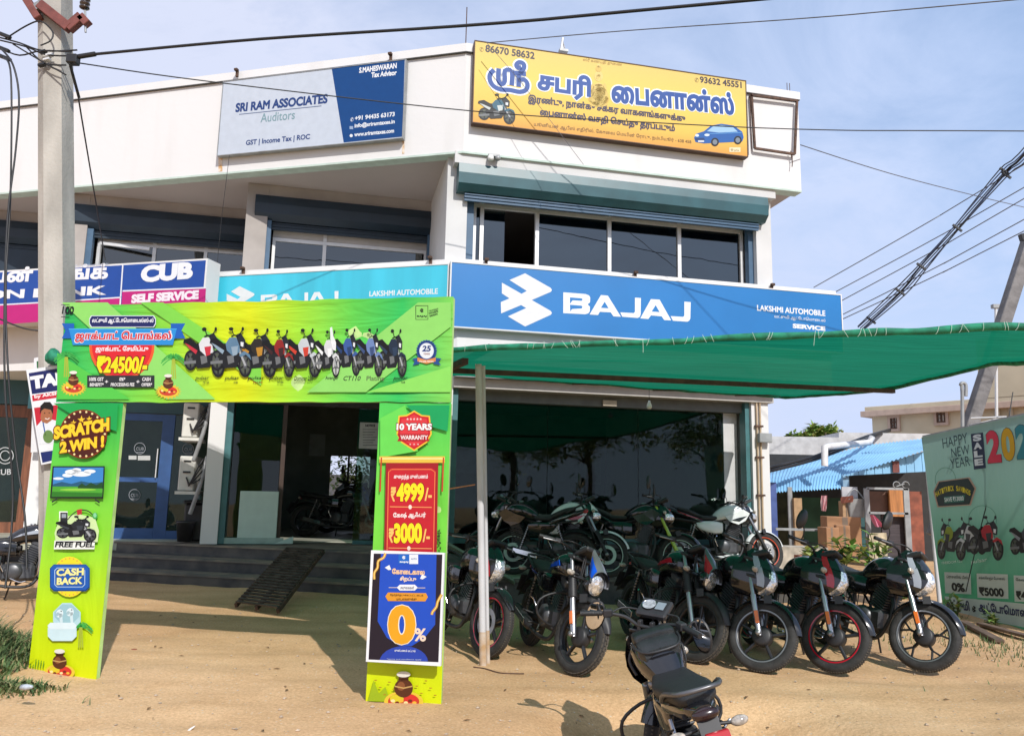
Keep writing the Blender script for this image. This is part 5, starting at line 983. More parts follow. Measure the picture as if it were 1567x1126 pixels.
a.tx('100% GST', 137, 583, 159, 583, 5.5, '#e8e8e8', 5, .03, 24); a.tx('BENEFIT*', 138, 591, 159, 591, 5, '#e8e8e8', 5, .03, 24); a.tx('0%*', 183, 583, 192, 583, 5.5, '#e8e8e8', 5, .03, 24); a.tx('PROCESSING FEE', 170, 591, 206, 591, 5, '#e8e8e8', 5, .03, 24); a.tx('CASH', 218, 583, 231, 583, 5.5, '#e8e8e8', 5, .03, 24); a.tx('OFFER*', 217, 591, 233, 591, 5, '#e8e8e8', 5, .03, 24); a.tx('+', 161, 586, 166, 586, 4, '#e8e8e8', 5, .03, 16); a.tx('+', 209, 586, 214, 586, 4, '#e8e8e8', 5, .03, 16)
def pot(a, cx, cy, s, l=2, plate=True):
    if plate:
        for i in range(20): t = i * pi / 10; a.p([(cx + 19 * s * cos(t - .14), cy + 11 * s * sin(t - .14) + 14 * s), (cx + 24 * s * cos(t), cy + 14.5 * s * sin(t) + 14 * s), (cx + 19 * s * cos(t + .14), cy + 11 * s * sin(t + .14) + 14 * s)], '#e3c23c', l)
    a.ell(cx, cy + 14 * s, 20 * s, 11 * s, '#e6c63e', l); a.ell(cx, cy + 13.5 * s, 16 * s, 8.5 * s, '#c8452e', l + 1); a.ell(cx - 7 * s, cy + 11 * s, 7 * s, 4.5 * s, '#d9c92c', l + 2); a.ell(cx + 7 * s, cy + 11 * s, 7 * s, 4.5 * s, '#d8382c', l + 2)
    for i in range(6): a.ell(cx + (i - 2.5) * 4.4 * s, cy + (13 + 2 * (i % 2)) * s, 2.2 * s, 1.6 * s, ('#f0e0a0', '#7a2c1c', '#e8b83c')[i % 3], l + 3)
    a.ell(cx, cy, 9.5 * s, 9.5 * s, '#5a3018', l + 4); a.ell(cx - 2.5 * s, cy - 2 * s, 4 * s, 4.5 * s, '#8a5430', l + 5); a.rect(cx - 5 * s, cy - 14 * s, cx + 5 * s, cy - 8 * s, '#4a2814', l + 4); a.ell(cx, cy - 14 * s, 7 * s, 3 * s, '#e8e4d8', l + 5); a.line([(cx - 9 * s, cy - 2 * s), (cx, cy), (cx + 9 * s, cy - 2 * s)], 1.2 * s, '#c8a060', l + 6)
def cane(a, cx, cy, s, l=1):
    for dx in (-4, 0, 4): a.line([(cx + dx * s, cy + 40 * s), (cx + dx * .5 * s, cy)], 2.2 * s, '#a8b83c', l)
    for i in range(11): t = pi * (i / 10) * 1.3 - .5; a.line([(cx, cy), (cx - 12 * s * cos(t), cy - 9 * s * sin(t)), (cx - 24 * s * cos(t), cy - 10 * s * sin(t) + 9 * s)], 1.8 * s, '#3fae4c', l + 1, 3)
cane(a, 102, 545, .8); cane(a, 266, 548, .8); pot(a, 113, 582, .85); pot(a, 258, 587, .85)
BK = ((281, 500, 346, 578, '#d8dade', '#c23040', 0), (322, 500, 388, 578, '#5d7f99', '#8ea4b4', 0), (360, 502, 425, 578, '#2a2620', '#b8862c', 0), (402, 504, 452, 578, '#8e2420', '#3a2020', 0), (436, 502, 492, 578, '#c0c8cc', '#c8402c', 0), (482, 505, 522, 578, '#d0d4d6', '#e8ecec', 1), (510, 502, 553, 576, '#3a5a9a', '#243c68', 0), (545, 502, 588, 577, '#6a84b4', '#3a4e78', 0), (578, 503, 624, 577, '#1e2c40', '#2a3c54', 0))
for i, (x0, y0, x1, y1, c1, c2, s_) in enumerate(BK): a.bike(x0, y0, x1, y1, c1, c2, '#b8bcb8' if s_ else '#3a3d40', lay=3 + (i % 2) * 12, scr=bool(s_))
for t_, x0, x1, c in (('pulsar', 299, 319, K), ('pulsar', 344, 365, K), ('pulsar', 379, 404, K), ('pulsar', 412, 433, K), ('Dominar 250', 451, 479, K), ('Avenger', 498, 518, K), ('CT110', 525, 551, K), ('Platina', 561, 588, '#5a6a48'), ('pulsar', 602, 623, K)): a.tx(t_, x0, 582.5, x1, 582.5, 7, c, 2, .012, 24, .25 if t_ in ('pulsar', 'CT110') else 0)
for x0, x1, t_ in ((311, 320, 'NS 125'), (358, 364, 'N150'), (388, 402, 'N160'), (425, 434, 'RS 200'), (614, 620, '125')): a.tx(t_, x0, 586.5, x1, 586.5, 3, '#8a2c20' if t_ == 'N160' else K, 2, .02, 14)
for x0, y0, x1, y1 in ((636.5, 468, 655, 489),): a.line([(x0, y0), (x1, y0), (x1, y1), (x0, y1), (x0, y0)], 1, K, 2)
a.emblem(lambda x, y: (641.8 + x * .0145, 470.5 + y * .0165), K, 2); a.tx('BAJAJ', 638, 486, 653, 486, 3.2, K, 2, .05, 20)
a.tx("THE WORLD'S", 657, 477.5, 671, 474, 2.6, K, 2, .03, 14); a.tx('FAVOURITE', 657, 481.5, 671, 478, 3.2, K, 2, .04, 14); a.tx('INDIAN', 658, 485.5, 670, 482, 3.2, K, 2, .04, 14)
for i in range(24): t = i * pi / 12; a.ell(653 + 14 * cos(t), 537 + 15 * sin(t), 2, 2, '#2a4a8c', 2, 8)
a.ell(653, 537, 14, 15, '#2a4a8c', 2); a.ell(653, 537, 11, 12, '#dfe6ea', 3); a.tx('25', 646, 538, 659, 538, 9, '#233a78', 4, .04, 30, .1); a.tx('YEARS', 648, 543, 658, 543, 2.6, '#8a4a3a', 4, .03, 12)
a.p([(631, 549), (642, 547), (642, 557), (632, 559), (635, 553)], '#24508e', 2); a.p([(676, 549), (664, 547), (664, 557), (675, 559), (671, 553)], '#24508e', 2); a.p([(639, 547), (653, 551), (667, 547), (667, 553), (653, 557), (639, 553)], '#d88a4c', 3); a.tx('PULSAR MANIA', 642, 554.5, 664, 554.5, 2.6, '#f4e8d8', 4, .03, 12)
a.build('beam_print', AR)
# left pillar print
a = Art(PAr, .0035, .0004)
a.p([(82, 617), (181, 617), (179, 660), (120, 640)], '#17a44e', 0)
a.ell(128, 664, 36.5, 37.5, '#7a2c12', 1, 40); a.ell(128, 664, 34, 35, '#4c1a10', 2, 40)
for i in range(22): t = i * 2 * pi / 22; a.ell(128 + 33 * cos(t), 664 + 34 * sin(t), 1.7, 1.7, '#f4e2a0', 3, 8)
for x, y, s_ in ((113, 647, 9), (125, 642, 12), (137, 641, 9)): a.tx('★', x - s_ / 2, y + s_ / 2, x + s_ / 2, y + s_ / 2 - .8, s_, '#f4c832', 4, .0, 30)
for g, bo, c, l in ((1.6, .12, '#6a2208', 5), (0, .065, '#f7d02c', 7)): a.tx('SCRATCH', 83 - g, 673 + g, 168 + g, 659 + g, 20 + 2 * g, c, l, bo, 44, .05); a.tx('2 WIN !', 92 - g, 694 + g, 160 + g, 684 + g, 18 + 2 * g, c, l, bo, 44, .05)
sky_ = grad('printed_sky', 2, [(0, '#4a9fd8'), (1, '#1c5ab0')])
a.p([(81, 713), (161, 713), (158.5, 762.5), (77, 762)], '#1a1c20', 2); a.p([(83, 715), (159, 715), (158, 741), (81.5, 741)], '#3c86c8', 3); a.p([(81.5, 741), (158, 741), (157, 760), (79.5, 760)], '#4ea832', 3)
for x, y, rx, ry in ((112, 722, 12, 4), (125, 725, 15, 4), (104, 727, 8, 3), (138, 721, 9, 3), (90, 732, 8, 2), (118, 719, 7, 3)): a.ell(x, y, rx, ry, '#e8f0f4', 4)
a.p([(81.5, 741), (95, 737), (110, 740), (125, 736), (142, 739), (158, 737), (158, 744), (81.5, 744)], '#245a7a', 5); a.p([(120, 744), (126, 739), (132, 743), (140, 738), (148, 742), (158, 737), (158, 747), (120, 747)], '#1c4a24', 6); a.p([(80, 752), (157, 754), (157, 760), (79.5, 760)], '#2e7a24', 4); a.ell(120, 749, 28, 2, '#8ccc44', 5)
a.line([(88, 763), (80, 768)], 2, '#2a2c30', 2); a.line([(146, 764), (153, 769)], 2, '#2a2c30', 2)
a.p([(91, 782), (104, 782), (105, 800), (91, 800)], '#f0f2ea', 1); a.rect(93, 784, 104, 806, '#22262a', 3); a.rect(95, 786, 102, 792, '#9aa4ac', 4); a.line([(104, 795), (110, 788), (118, 782), (127, 780), (136, 782), (143, 788)], 1.4, '#22262a', 3, 3); a.p([(118, 780), (126, 778), (126, 786), (119, 788)], '#b83030', 4); a.ell(146, 789, 4, 5, '#3aa84a', 4); a.ell(146, 788, 2.5, 3.5, '#8ad4a0', 5)
a.p([(84, 815), (92, 792), (120, 786), (146, 792), (152, 812), (150, 829), (86, 830)], '#cfe8a8', 2); a.bike(86, 788, 150, 829, '#23272b', '#3a4046', '#4a4d50', lay=5)
a.p([(84, 826.5), (146, 826.5), (145, 840), (83, 840)], '#eef2ea', 3); a.tx('FREE FUEL', 84.5, 837, 144.5, 837, 8, '#202428', 6, .04, 30, .15); a.line([(86, 828.5), (146, 828.5)], 1.2, '#202428', 6)
a.ell(107, 882, 26, 31, '#f0de2c', 1)
for i in range(24): t = i * 2 * pi / 24; a.ell(107 + 23 * cos(t), 882 + 28 * sin(t), 1.2, 1.2, '#e89a4c', 2, 6)
rr = lambda x0, y0, x1, y1, r: [(x0 + r, y0), (x1 - r, y0), (x1, y0 + r), (x1, y1 - r), (x1 - r, y1), (x0 + r, y1), (x0, y1 - r), (x0, y0 + r)]
a.p(rr(77, 863, 138, 904, 6), '#123c86', 3); a.p(rr(78.5, 864, 136.5, 902, 5), '#1c5cb4', 4); a.p(rr(84, 868, 131, 898, 4), '#b8d4ee', 5); a.p(rr(85.2, 869, 130, 897, 3.5), '#1a58ae', 6)
for g, bo, c, l in ((.6, .06, '#1a3a70', 7), (0, .045, '#f4ee9c', 8)): a.tx('CASH', 87 - g, 881 + g, 129 + g, 879.5 + g, 11 + 2 * g, c, l, bo, 30); a.tx('BACK', 87.5 - g, 894.5 + g, 127 + g, 893 + g, 11 + 2 * g, c, l, bo, 30)
a.p(rr(82, 922, 124, 965, 14), '#b9dde2', 3); a.p(rr(84, 924, 122, 955, 12), '#9fc8cf', 4); a.p(rr(74, 953, 118, 980, 7), '#cfe8ec', 6); a.p(rr(74, 952, 118, 962, 4), '#e0f0f2', 7)
for x, y in ((92, 938), (108, 936)): a.ell(x, y, 5.5, 6.5, '#dff0f2', 5, 20, .4); a.p([(x - 1, y), (x + 4, y), (x + 5, y + 17), (x + 1, y + 17)], '#d2e7ea', 5); a.ell(x - 3, y + 1, 2.4, 3, '#a9c4c9', 6, 14, .5); a.ell(x + 2.5, y - 3.5, 1.2, .9, '#4a585c', 6, 8)
cane(a, 124, 958, .8, 1); pot(a, 92, 1012, 1.15, 2, False)
for x in range(46, 70, 4): a.line([(x, 1022), (x + 2, 1008 + (x * 7) % 9)], 1.2, '#5f9a28', 2)
a.build('pillar_print', AR)
# right pillar print
a = Art(PAr, .0035, .0004)
a.p([(622, 620), (688, 620), (685, 660), (650, 650)], '#14a25a', 0); a.p([(582, 640), (620, 620), (640, 690), (582, 700)], '#6ad855', 0)
shield = lambda k: [(634 + (x - 634) * k, 659 + (y - 659) * k) for x, y in ((634, 628), (646, 635), (658, 636), (661, 664), (654, 677), (634, 690), (614, 677), (607, 664), (610, 636), (622, 635))]
a.p(shield(1), '#f0c43a', 1); a.p(shield(.92), '#c8202c', 2); a.p(shield(.80), '#d93a40', 3)
for x in (624, 629, 634, 639, 644): a.tx('★', x - 2, 643, x + 2, 643, 4, '#f4d8d0', 4, 0, 16)
for g, bo, c, l in ((1, .08, '#701418', 5), (0, .05, '#f4f2f0', 6)): a.tx('10 YEARS', 607 - g, 658 + g, 661 + g, 658 + g, 10 + 2 * g, c, l, bo, 34)
a.p([(608, 664), (658, 664), (655, 669.5), (658, 675), (608, 675), (611, 669.5)], '#b01c28', 4); a.tx('WARRANTY', 613, 672.5, 655, 672.5, 6.5, '#f0e8e4', 5, .035, 24)
for x in (628, 634, 640): a.tx('★', x - 1.5, 681, x + 1.5, 681, 3, '#f4d8d0', 4, 0, 12)
a.p([(581, 698), (681, 698), (681, 708), (581, 708)], '#e3c044', 2); a.p([(581, 700), (681, 700), (681, 703), (581, 703)], '#f4e28c', 3)
for x in (584, 679): a.line([(x, 700), (x - 2, 752)], 2.4, '#c04a28', 4)
a.p([(591, 708), (671, 708), (668, 880), (587, 880)], '#a01c24', 3); a.p([(594, 718), (600, 716), (662, 716), (667, 720), (664, 880), (590, 880)], '#c41f2c', 4)
a.line([(592, 880), (595, 722), (600, 718), (660, 718), (666, 722), (663, 880)], 1.1, '#ef8a4c', 5)
a.tx('குைறந்த முன்பணம்', 603, 734, 655, 734, 8.5, '#f0e6e2', 5, .03, 34); a.tx('ேகஷ் ஆஃபர்', 602, 794, 652, 793, 10, '#f0e6e2', 5, .035, 34)
for g, bo, c, l in ((1, .07, '#7a1010', 5), (0, .055, '#fbe122', 7)): a.tx('4999', 607 - g, 768 + g, 649 + g, 768 + g, 29 + 2 * g, c, l, bo, 50); a.tx('3000', 603 - g, 831 + g, 646 + g, 831 + g, 31 + 2 * g, c, l, bo, 50)
for y in (768, 831): a.tx('₹', 598 - (y > 800) * 3, y - 1, 606 - (y > 800) * 3, y - 1, 22, '#f4c46a', 7, .03, 34); a.tx('/-', 650 - (y > 800) * 3, y - 2, 661 - (y > 800) * 3, y - 2, 20, '#f4c46a', 7, .03, 30)
a.line([(597, 775), (661, 776)], 1.2, '#f0a060', 6); a.ell(628, 775.5, 2.6, 3.4, '#f4e0d0', 7); a.line([(595, 838), (661, 839)], 1.2, '#f0a060', 6); a.ell(626, 838.5, 2.6, 3.4, '#f4e0d0', 7)
ap = glyphs('* Apply', .03, 24)
q_, (x0_, y0_, x1_, y1_) = ap
for Q in q_: a.p([(675.5 + (y - y1_) / (y1_ - y0_) * 6, 841 - (x - x0_) / (x1_ - x0_) * 32) for x, y in Q], '#2c3a20', 4)
pot(a, 618, 1052, 1.5, 2, False)
for i in range(14): a.ell(575 + i * 7 % 95, 1040 + (i * 11) % 30, 2.5, .9, '#b08a20', 2, 8)
a.p([(563, 1072), (572, 1040), (580, 1060), (590, 1050), (598, 1073)], '#9fb81c', 1); a.build('pillar_print', AR)
# poster board leaning on the right pillar
p_bl, p_br = atZ(563, 1050), atZ(676, 1053); Pp = PAr.off(.10); r_ = thing('offer_poster', Pp.P(*Pp.px(618, 1016)), 'blue zero percent offer poster in a white frame, leaning on the arch', 'poster', aang)
c4 = [Pp.px(*q) for q in ((568, 843), (680.5, 844.5), (674, 1017.5), (559.5, 1013))]
w0 = (c4[0][0] + c4[3][0]) / 2, (c4[1][0] + c4[2][0]) / 2; h0 = (c4[2][1] + c4[3][1]) / 2, (c4[0][1] + c4[1][1]) / 2
m = MB(); m.slab(Pp, w0[0], w0[1], h0[0], h0[1], -.03, 0, ink('#eef0f2')); m.build('frame_board', r_)
a = Art(Pp, .001); a.p([(572, 846.5), (677, 848), (671, 1012.5), (564, 1008.5)], '#231a26', 0)
a.p([(583, 847), (668, 848), (666, 955), (650, 975), (630, 988), (612, 988), (592, 975), (578, 950)], '#1f4fc0', 1); a.p([(581, 1009)] + [(618 + 37 * cos(pi - t * pi / 12), 1012 - 24 * sin(t * pi / 12)) for t in range(1, 12)] + [(655, 1011.5)], '#2a46ac', 1)
for pts in (((590, 846), (587, 853), (579, 858), (578, 868), (573, 876), (573, 886)), ((676, 909), (670, 920), (668, 928), (662, 936), (661, 940))): a.line(list(pts), 4, '#c8902c', 2, 3); a.line(list(pts), 1.6, '#f4d880', 3, 3)
a.rect(610, 847.5, 626.5, 862, '#1c68c4', 3); a.rect(626.5, 848, 640, 862.5, '#e8eef4', 3); a.emblem(lambda x, y: (614.5 + x * .0135, 848.5 + y * .014), '#eef2f6', 4); a.tx('BAJAJ', 612, 861, 625, 861, 2.8, '#eef2f6', 4, .05, 16); a.tx('AUTO', 629, 856, 638, 856, 2.6, '#5a7aa8', 4, .02, 14)
a.tx('ேகாைடகால', 600, 878, 650, 879.5, 9, '#f2c89a', 4, .05, 34); a.tx('சிறப்பு', 612, 890, 637, 891, 9, '#f2d8c0', 4, .05, 34)
a.p(rr(608, 894, 639, 903, 4), '#eceff4', 4); a.tx('சலுைககள்', 613, 901, 634, 901, 5, '#283050', 5, .01, 20); a.line([(595, 898.5), (608, 898.5)], .8, '#e8d8c0', 4); a.line([(639, 899), (651, 899)], .8, '#e8d8c0', 4)
a.p([(594, 906), (652, 907), (655, 913), (651, 919.5), (594, 919), (590, 912)], '#e0982c', 4); a.tx('ேதர்ந்ெதடுக்கப்பட்ட ைபக்', 597, 912, 648, 913, 4, '#4a2c10', 5, .02, 18); a.tx('மாடல்களுக்கு', 607, 918, 638, 918, 4, '#4a2c10', 5, .02, 18)
for g, bo, c, l in ((1.2, .07, '#f6ead0', 5), (0, .05, '#e8a41e', 6)): a.tx('0', 593.5 - g, 985 + g, 636 + g, 986 + g, 60 + 2 * g, c, l, bo, 80)
a.tx('%', 634, 980, 652, 981, 20, '#f0d8c0', 7, .03, 40); a.tx('முன்பணம் மட்டும்', 604, 996, 636, 997, 3.5, '#e8ecf4', 4, .02, 16); a.tx('*terms and conditions apply', 592, 1009, 645, 1010, 2.4, '#b8c4e0', 4, .01, 12)
for x, y, s_ in ((589, 868, 1), (653, 882, -1)): a.p([(x, y), (x + 7 * s_, y - 4), (x + 10 * s_, y + 3), (x + 6 * s_, y + 4)], '#e8eef4', 4)
a.build('poster_print', r_)
# ================================================================ utility pole, cables
M_conc = pm('pole_concrete', (.36, .34, .30), .85, var=.22, sc=3, bump=.25, bsc=30, st=(1, 1, .35)); M_xarm = pm('cross_arm_red', (.16, .045, .035), .6, var=.25, sc=8); M_cable = pm('black_cable', (.012, .012, .013), .5); M_gcable = pm('grey_cable', (.10, .10, .11), .5)
PY_ = 8.6; bx = atY(91.5, 947, PY_).x
UP = thing('utility_pole', (bx, PY_, 0), 'grey concrete utility pole with a red cross arm at the left, behind the green arch', 'utility pole')
tp = atY(83.5, -60, PY_); w_ = .138
m = MB(); m.prism([V((bx - w_ * 1.05, PY_ - .10, -.1)), V((bx - w_ * .35, PY_ - .16, -.1)), V((bx + w_ * 1.02, PY_ - .12, -.1)), V((bx + w_ * 1.0, PY_ + .14, -.1)), V((bx - w_ * .95, PY_ + .14, -.1))], V((tp.x - bx, 0, tp.z + .1)), M_conc); m.build('shaft', UP)
def A8(x, y, d=0.0): return atY(x, y, PY_ - .2 + d)
m = MB(); m.bar(A8(62, 8), A8(107, 44), .10, .11, M_xarm, bev=.006); m.bar(A8(104, 45), A8(126, 26), .09, .11, M_xarm, bev=.006); m.bar(A8(124, 26), A8(135, 38), .09, .09, M_xarm, bev=.006); m.bar(A8(60, 30), A8(38, -5), .10, .08, M_xarm, bev=.006); m.obox(A8(58, 12), V((.03, 0, .02)), V((0, .04, 0)), V((0, 0, .05)), M_grey); m.tube([A8(130, 12), A8(131, 50)], .012, M_grey, sm=1); m.build('cross_arm', UP)
m = MB(); ic = A8(129.5, 10); m.lathe([(.0, -.05)] + [q for k in range(4) for q in ((.03, -.04 + k * .05), (.055, -.025 + k * .05), (.055, -.01 + k * .05), (.03, .005 + k * .05))] + [(0, .18)], pm('brown_ceramic', (.03, .018, .015), .25, coat=.6), ic, (0, 0, 1), n=18); m.build('insulator', UP)
m = MB(); m.obox(A8(112, 92, -.05), V((.06, 0, 0)), V((0, .05, 0)), V((0, 0, .055)), M_black, .01); m.build('cable_clamp', UP); m = MB()
for k, (x, y) in enumerate(((66, 80), (72, 92), (64, 100), (76, 85))):
    m = MB().obox(A8(x, y, -.02), V((.035, 0, .01)), V((0, .03, 0)), V((0, 0, .014)), M_alu if k % 2 else M_black, .004); m.build('cable_clamp', UP)
m = MB()
for pts in (((0, 58), (30, 66), (66, 78), (118, 77)), ((0, 62), (40, 72), (70, 84), (108, 86)), ((2, 75), (30, 85), (64, 78), (110, 80)), ((8, 60), (40, 40), (62, 33), (80, 48), (78, 62), (62, 70)), ((20, 68), (60, 92), (101, 115)), ((40, 72), (68, 97), (101, 100))): m.tube([A8(x, y, -.02 * i) for i, (x, y) in enumerate(pts)], .009, M_cable, n=6, sm=4)
for x, y in ((6, 54), (4, 75), (6, 88)): m.bar(A8(x - 8, y - 3, .0), A8(x + 10, y + 4, -.02), .05, .04, M_black, bev=.008)
m.build('wire_bundle', UP)
def cable(label, P, r, mat=None, sag=0.0, nm='overhead_cable', group=None, sm=6):
    pts = [atY(*q) for q in P]
    if nm == 'overhead_cable' and (P[-1][0] > 1590 or P[-1][1] < 0): d = pts[-1] - pts[-2]; pts.append(pts[-1] + d.normalized() * 14)
    m = MB().tube(pts, r, mat or M_cable, n=6, sm=sm); return m.build(nm, label=label, cat='cable', group=group, at=pts[0])
cable('thick black insulated cable slanting from the pole to the top edge', ((143, 83.5, 8.35), (400, 60, 8.0), (760, 36, 7.4), (1200, -4, 6.6)), .016)
m = MB().tube([atY(115, 88, 8.35), atY(146, 83, 8.35)], .028, M_cable, n=8, sm=1); m.build('cable_sleeve', label='black tension sleeve on the thick cable beside the pole', cat='cable sleeve', at=atY(115, 88, 8.35))
cable('thin dark wire dipping from the pole past the signs to the right edge', ((122, 97, 8.4), (320, 125, 9.2), (720, 170, 9.9), (1000, 188, 10), (1260, 199, 10), (1600, 201, 10)), .0075)
cable('thin wire from the yellow sign top up to the upper right corner', ((745, 66, 11.0), (950, 48, 10), (1250, 27, 9), (1600, -4, 8)), .007, M_gcable)
cable('faint thread hanging diagonally across the yellow sign and parapet', ((745, 66, 10.9), (800, 130, 10.9), (893, 252, 10.9)), .0035, M_gcable)
cable('thin sagging wire from the right end of the building', ((1225, 222, 12.3), (1360, 265, 14), (1490, 299, 16), (1600, 325, 18)), .008, M_gcable)
GW = 'parallel wires rising to the right above the canopy'
LW = ('topmost of the parallel wires rising right from the blue sign', 'second from the top of the parallel wires above the canopy', 'middle one of the parallel wires rising above the canopy', 'second lowest of the parallel wires rising above the canopy', 'lowest of the parallel wires rising above the canopy at right')
for i, ((x0, y0), (x1, y1)) in enumerate((((1245, 440), (1600, 232)), ((1278, 447), (1600, 268)), ((1288, 460), (1600, 285)), ((1290, 481), (1600, 318)), ((1290, 488), (1600, 337)))): cable(LW[i], ((x0, y0, 13.0), ((x0 + x1) / 2, (y0 + y1) / 2 + 3, 12), (x1, y1, 11)), .008, M_gcable, group=GW)
bl_ = ((1318, 503), (1378, 447), (1410, 408), (1465, 348), (1538, 264), (1585, 215))
BU = thing('cable_bundle', atY(1318, 503, 12.6), 'bundle of service cables with spacer bars rising steeply at the right', 'cable bundle')
for k in range(6):
    m = MB().tube([atY(x + (k - 2.5) * (2.2 + 1.6 * sin(i * 1.9 + k)), y + (k - 2.5) * 1.3, 12.6 - i * .35) for i, (x, y) in enumerate(bl_ + ((1800, -60),))], .009, pm('blue_cable', (.03, .05, .12), .5) if k in (1, 4) else M_cable, n=6, sm=5); m.build('cord', BU)
for x, y, i in ((1333, 490, 0), (1378, 447, 1), (1410, 408, 2), (1465, 349, 3), (1537, 262, 4), (1540, 268, 4)): m = MB().bar(atY(x - 7, y - 5, 12.55 - i * .35), atY(x + 7, y + 5, 12.55 - i * .35), .025, .03, M_black); m.build('spacer_bar', BU)
m = MB().tube([atY(106, 98, 8.3), atY(119, 145, 8.6), atY(124, 175, 8.8), atY(150, 330, 11), atY(161, 398, 12.6)], .009, M_cable, n=6, sm=3); m.build('guy_wire', label='taut stay wire running from the pole clamp down to the bank sign', cat='wire', at=atY(106, 98, 8.3))
m = MB().tube([atY(108, 102, 8.35), atY(121, 150, 8.6)], .018, M_cable, n=6, sm=1); m.build('stay_link', label='thick dark link at the top of the stay wire below the pole clamp', cat='link', at=atY(108, 102, 8.35))
cable('black cable loop hanging close to the left edge, reaching the ground', ((6, 88, 8.3), (17, 120, 8.2), (16, 300, 8.2), (9, 430, 8.1), (12, 560, 8.0), (24, 690, 8.0), (38, 790, 7.9), (41, 870, 7.8)), .011, nm='hanging_cable')
cable('black cable loop hanging just right of the other one beside the pole', ((2, 75, 8.3), (20, 100, 8.2), (29, 150, 8.2), (24, 230, 8.2), (12, 330, 8.15), (7, 460, 8.1), (8, 600, 8.0), (20, 760, 8.0), (8, 900, 7.8)), .011, nm='hanging_cable')
cable('dark cable sagging across the white band at the left towards the pole', ((-10, 484, 9.0), (35, 502, 8.8), (70, 507, 8.5)), .010, nm='hanging_cable')
cable('thin wire hanging from the auditors sign down to the turquoise sign', ((351, 238, 12.0), (347, 270, 12.0), (338, 345, 12.05), (332, 408, 12.1)), .004, nm='hanging_wire')
# campaign boards tied to the pole
Pf = Pl(atY(62, 600, 8.35), R(6)); M_cf = ink('#e9ebee')
r_ = thing('school_poster', Pf.P(*Pf.px(75, 710)), 'narrow school poster with a boy in a white shirt, tied to the utility pole', 'poster', R(6))
m = MB(); Q = [Pf.P(*Pf.px(*q)) for q in ((40, 566), (128, 553), (140, 697), (63, 711))]; m.prism(Q, -Pf.N * .02, M_cf); m.build('panel', r_)
a = Art(Pf, .001); a.p([(44, 571), (128, 557), (130, 592), (49, 603)], '#1c2560', 0); a.p([(49, 605), (130, 593), (130, 602), (50, 614)], '#c8283a', 0); a.tx('TAMIL', 48, 596, 132, 582, 20, '#f0f2f4', 1, .07); a.tx('by AKSHAYA', 53, 611, 112, 602, 6.5, '#f4e8e8', 1, .04, 24)
a.p([(52, 624), (128, 614), (130, 655), (57, 660)], '#c42436', 0); a.p([(56, 652), (64, 643), (76, 641), (92, 645), (92, 678), (60, 680)], '#e4e6ea', 1); a.p([(62, 640), (64, 625), (70, 621), (78, 623), (81, 632), (79, 643), (72, 648), (65, 646)], '#a86a48', 2); a.p([(61, 634), (62, 621), (68, 615), (77, 615), (82, 622), (81, 634), (78, 627), (68, 625), (64, 628)], '#1c1614', 3)
a.ell(68.5, 632, 1.1, .8, '#1c1614', 3, 8); a.ell(75.5, 631.5, 1.1, .8, '#1c1614', 3, 8); a.line([(69, 640), (73, 641.5), (76, 639.5)], 1.1, '#f0e0d8', 3); a.ell(74, 668, 8, 10, '#6a8a4c', 2); a.line([(66, 646), (70, 668)], 1.5, '#3a5aa0', 2)
a.p([(62, 692), (88, 688), (90, 702), (65, 708)], '#1c2c6a', 0); a.build('poster_print', r_)
Pg = Pl(atY(62, 600, 8.6), R(2)); r_ = thing('green_board', Pg.P(*Pg.px(60, 690)), 'green and white board behind the school poster on the utility pole', 'board', R(2))
m = MB(); m.prism([Pg.P(*Pg.px(*q)) for q in ((52, 548), (84, 541), (84, 690), (47, 692))], -Pg.N * .02, M_cf); m.build('panel', r_); a = Art(Pg, .001); a.p([(56, 553), (84, 546), (84, 568), (57, 572)], '#2f6a3c', 0); a.line([(60, 570), (60, 559), (80, 556)], 1, '#e8eee8', 1); a.build('board_print', r_)
m = MB(); p = atY(82, 548, 8.3); m.loft([(p.x - .06, p.y, p.z, .06, .05, .05), (p.x, p.y, p.z + .02, .08, .09, .08), (p.x + .07, p.y, p.z - .02, .05, .05, .06)], M_hem, n=12); m.build('net_scrap', label='bunched scrap of green net tied to the utility pole above the posters', cat='net', at=p)

# ================================================================ entrance clutter
M_acw = pm('ac_cream', (.58, .57, .52), .55, var=.08)
PQ = Pl(W3(0, 2.9, 0), YR)
def ac(x0, y0, x1, y1, lab):
    u0, v0 = PQ.px(x0, y1); u1, v1 = PQ.px(x1, y0); r = thing('air_conditioner_unit', PQ.P(u0, v0), lab, 'air conditioner', YR, 'outdoor units beside the bank door')
    m = MB(); m.slab(PQ, u0, u1, v0 + .03, v1, -.78, 0, M_acw, .015); m.build('casing', r); m = MB(); m.slab(PQ, u0 - .03, u1 + .05, v0 - .03, v0 + .02, -.8, .05, M_acw); m.build('mounting_tray', r)
    m = MB(); m.slab(PQ, (u0 + u1) / 2 - .06, (u0 + u1) / 2 + .06, v1 - .10, v1 - .07, .001, .012, M_black, .004); m.slab(PQ, (u0 + u1) / 2 - .06, (u0 + u1) / 2 + .06, (v0 + v1) / 2 + .02, (v0 + v1) / 2 + .05, .001, .02, M_black, .004); m.build('recessed_handle', r)
    m = MB()
    for k in range(4): m.tube([PQ.P((u0 + u1) / 2 + .02 * k, (v0 + v1) / 2 - .05 - .04 * k, .01), PQ.P(u1 - .05, v0 + .14, .08), PQ.P(u1 + .12, v0 + .25 + .1 * k, .06), PQ.P(u1 + .16, v0 + .5, -.1)], .012, M_black, n=6)
    m.tube([PQ.P(u1 + .18, v1, .0), PQ.P(u1 + .10, v0 + .1, .05), PQ.P(u1 - .02, v0 - .35, .0)], .035, M_grey, n=8); m.build('pipework', r)
